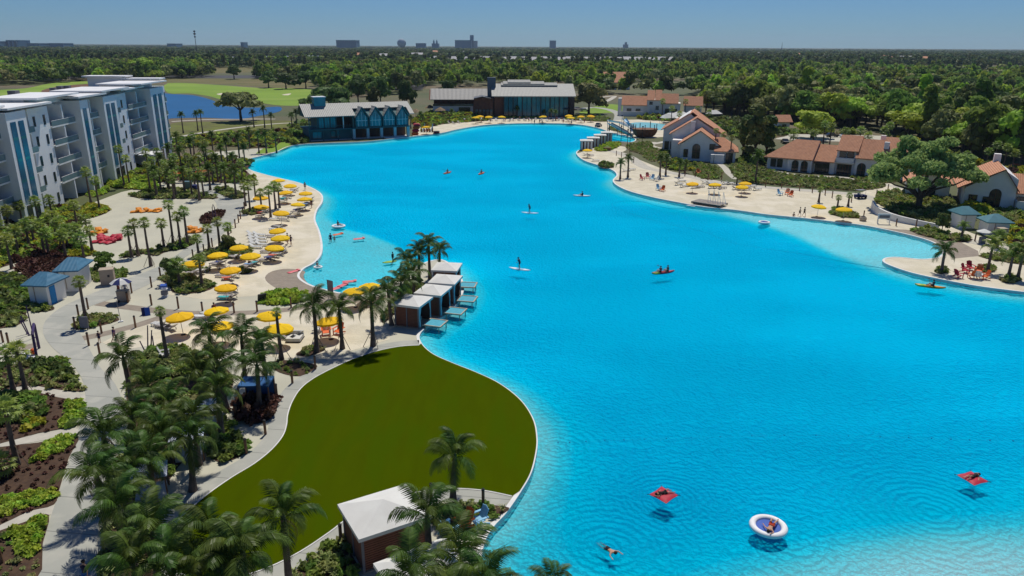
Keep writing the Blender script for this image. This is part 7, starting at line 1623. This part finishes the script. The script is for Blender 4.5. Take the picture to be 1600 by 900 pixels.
# boathouse surroundings
t = thing('red_inflatable', 'bulging red and orange inflatable slide beside the boathouse', 'inflatable', G(650,211), .2)
for i in range(4): pillow(2.6,1.6,1.1,P_red if i % 2 else P_or,'inflated_cell',t).location = (i*.25-.3,i*.35,i*.95)
for i, c in enumerate((P_green,P_lblue,P_red,P_amber,P_lblue)):
    t = thing('racked_kayak', 'kayak standing in the beach rack by the boathouse, %s from the left' % ordn(i), 'kayak', G(659+i*4.2,206.5), .3, 'kayaks in the beach rack'); h_ = hull(3.0,.7,.3,c,'hull',t); h_.rotation_euler = (0,-1.25,0); h_.location = (0,0,1.5); MB().box(-.3,.3,.1,.2,0,1.2).build('rack_post', P_wood, t)
t = thing('raft_stack', 'dark stacked rafts at the edge of the little boathouse beach', 'raft', G(682,209), .1)
for i in range(3): pillow(2.4,1.5,.35,P_cap if i != 1 else P_red,'raft',t).location = (0,0,i*.33)
for i,(x,y) in enumerate([(672,176),(688,180),(650,183)]):
    t = thing('thatched_umbrella', 'brown thatched parasol in the planting by the far beach, %s from the left' % ordn([650,672,688].index(x)), 'umbrella', G(x,y), 0, 'thatched parasols'); MB().lathe([(2.6,2.1),(1.4,2.9),(.05,3.6)],10).build('thatch', mat('thatch',(0.24,0.17,0.09),(0.16,0.11,0.06),scale=2), t); MB().tube([(0,0,0),(0,0,2.6)],.1,6).build('post', P_wood, t)
# water playground
sheet('play_pool', crm(gp([(1060,207),(1075,206),(1092,210),(1095,219),(1078,222),(1062,216)]),3), LAND+.03, mp_)
sheet('play_pool', crm(gp([(982,194),(1000,191),(1030,193),(1050,198),(1040,203),(1000,202)]),3), LAND+.03, mat('pale_pool_water',(0.20,0.55,0.60),(0.16,0.48,0.55),scale=.4,rough=.3))
sheet('play_deck', crm(gp([(945,190),(985,187),(1050,188),(1080,196),(1100,208),(1095,224),(1060,222),(1040,214),(1010,216),(985,208),(960,200)]),3), LAND+.02, M_sand)
t = thing('wooden_ship', 'round brown wooden hull of the water playground', 'play structure', G(1007,214), .1)
prof = [(2.4,0),(3.4,.7),(4.0,1.7),(4.2,2.6),(4.0,2.6),(3.6,1.8),(2.6,1.4)]
for i in range(6):
    pass
MB().lathe(prof,20,(0,0,0),1.05,.8).build('hull', W_brownwood, t); MB().lathe([(4.22,2.6),(4.3,2.7),(4.3,2.85),(4.05,2.85)],20,(0,0,0),1.05,.8).build('rim', P_wood, t)
for i in range(7): a = i*.9; MB().box(4.1*math.cos(a)-.1,4.1*math.cos(a)+.1,3.2*math.sin(a)-.1,3.2*math.sin(a)+.1,2.8,4.4).build('post', W_darkwood, t)
MB().box(-3,3,-2.2,2.2,2.0,2.1).build('deck', P_deck, t)
def slide(pts, label, m, rad=.55):
    t = thing('water_slide', label, 'water slide', (0,0,0)); P_ = [G(x,y,z) for x,y,z in pts]; P2 = []
    for i in range(len(P_)-1):
        for k in range(5): P2.append(P_[i].lerp(P_[i+1],k/5))
    P2.append(P_[-1]); mb = MB(); V = []; 
    for i, p in enumerate(P2):
        d = (P2[min(i+1,len(P2)-1)]-P2[max(i-1,0)]); s_ = Vector((d.y,-d.x,0)).normalized()
        for k in range(7): a = math.pi*k/6; V.append(p+s_*rad*math.cos(a)+Vector((0,0,-rad*.8*math.sin(a))))
    mb.add(V,[(i*7+k,(i+1)*7+k,(i+1)*7+k+1,i*7+k+1) for i in range(len(P2)-1) for k in range(6)]); mb.build('chute', m, t)
    for p in P2[::5]: MB().tube([p-Vector((0,0,.4)),(p.x,p.y,LAND)],.12,6).build('support', W_unit, t)
slide([(952,191,4.5),(965,198,3.6),(980,206,2.4),(988,212,1.2)],'pale grey slide sweeping down to the lagoon channel', W_rail, .9)
slide([(950,187,5.0),(968,190,4.2),(985,197,3.0),(990,205,1.6)],'second pale slide beside the sweeping one', W_white, .8)
slide([(975,184,6),(982,192,4.5),(990,198,2.5)],'teal slide dropping behind the wooden hull', P_lblue, .8)
t = thing('play_tower', 'blue and white climbing tower of the water playground', 'play structure', G(1068,212), .3)
for x in (-1.5,1.5):
    for y in (-1.5,1.5): MB().box(x-.12,x+.12,y-.12,y+.12,0,4.5).build('post', P_lblue, t)
MB().box(-1.7,1.7,-1.7,1.7,2.0,2.15).build('platform', W_white, t); hip_roof(t,-2,2,-2,2,4.5,5.8,P_blue)
for i, (x, y, w_) in enumerate([(1050,191,8),(1062,189,8),(1074,194,9),(1042,193,5),(1115,186,6)]):
    t = thing('white_tent', 'white peaked tent behind the water playground, %s from the left' % ordn([1042,1050,1062,1074,1115].index(x)), 'tent', G(x,y), .1*i, 'white tents behind the playground'); s_ = w_/2; MB().add([(-s_,-s_*.7,2.3),(s_,-s_*.7,2.3),(s_,s_*.7,2.3),(-s_,s_*.7,2.3),(-s_*.4,0,3.8),(s_*.4,0,3.8)],[(0,1,5,4),(1,2,5),(2,3,4,5),(3,0,4)]).build('canopy', W_cloth, t)
    for a in (-s_*.95,s_*.95):
        for b in (-s_*.65,s_*.65): MB().tube([(a,b,0),(a,b,2.3)],.06,4).build('post', W_unit, t)
for i,(x,y) in enumerate([(970,225),(980,232),(984,229),(1003,226),(971,205),(952,210)]):
    t = thing('lamp_post', 'slim dark lamp post near the playground path, %s from the left' % ordn(sorted([970,980,984,1003,971,952]).index(x)), 'lamp post', G(x,y), 0, 'lamp posts by the playground path'); MB().tube([(0,0,0),(0,0,5.5)],.09,6).build('pole', P_cap, t); MB().lathe([(.1,5.4),(.32,5.5),(.2,5.8)],8).build('lantern', P_cap, t)
# ---------------------------------------------------------------- air: even pale haze over the whole place
hz = bpy.data.materials.new('haze'); hz.use_nodes = True; nt = hz.node_tree; nt.nodes.remove(nt.nodes['Principled BSDF']); pv = nt.nodes.new('ShaderNodeVolumePrincipled'); pv.inputs['Color'].default_value = (.62,.80,1,1); pv.inputs['Density'].default_value = 0.00005; pv.inputs['Anisotropy'].default_value = .2; nt.links.new(pv.outputs[0], nt.nodes['Material Output'].inputs['Volume'])
o = MB().box(-9000,9000,-150,9600,-4.5,140).build('haze', hz); tag(o, 'thin pale air over the whole resort', 'haze', kind='stuff')
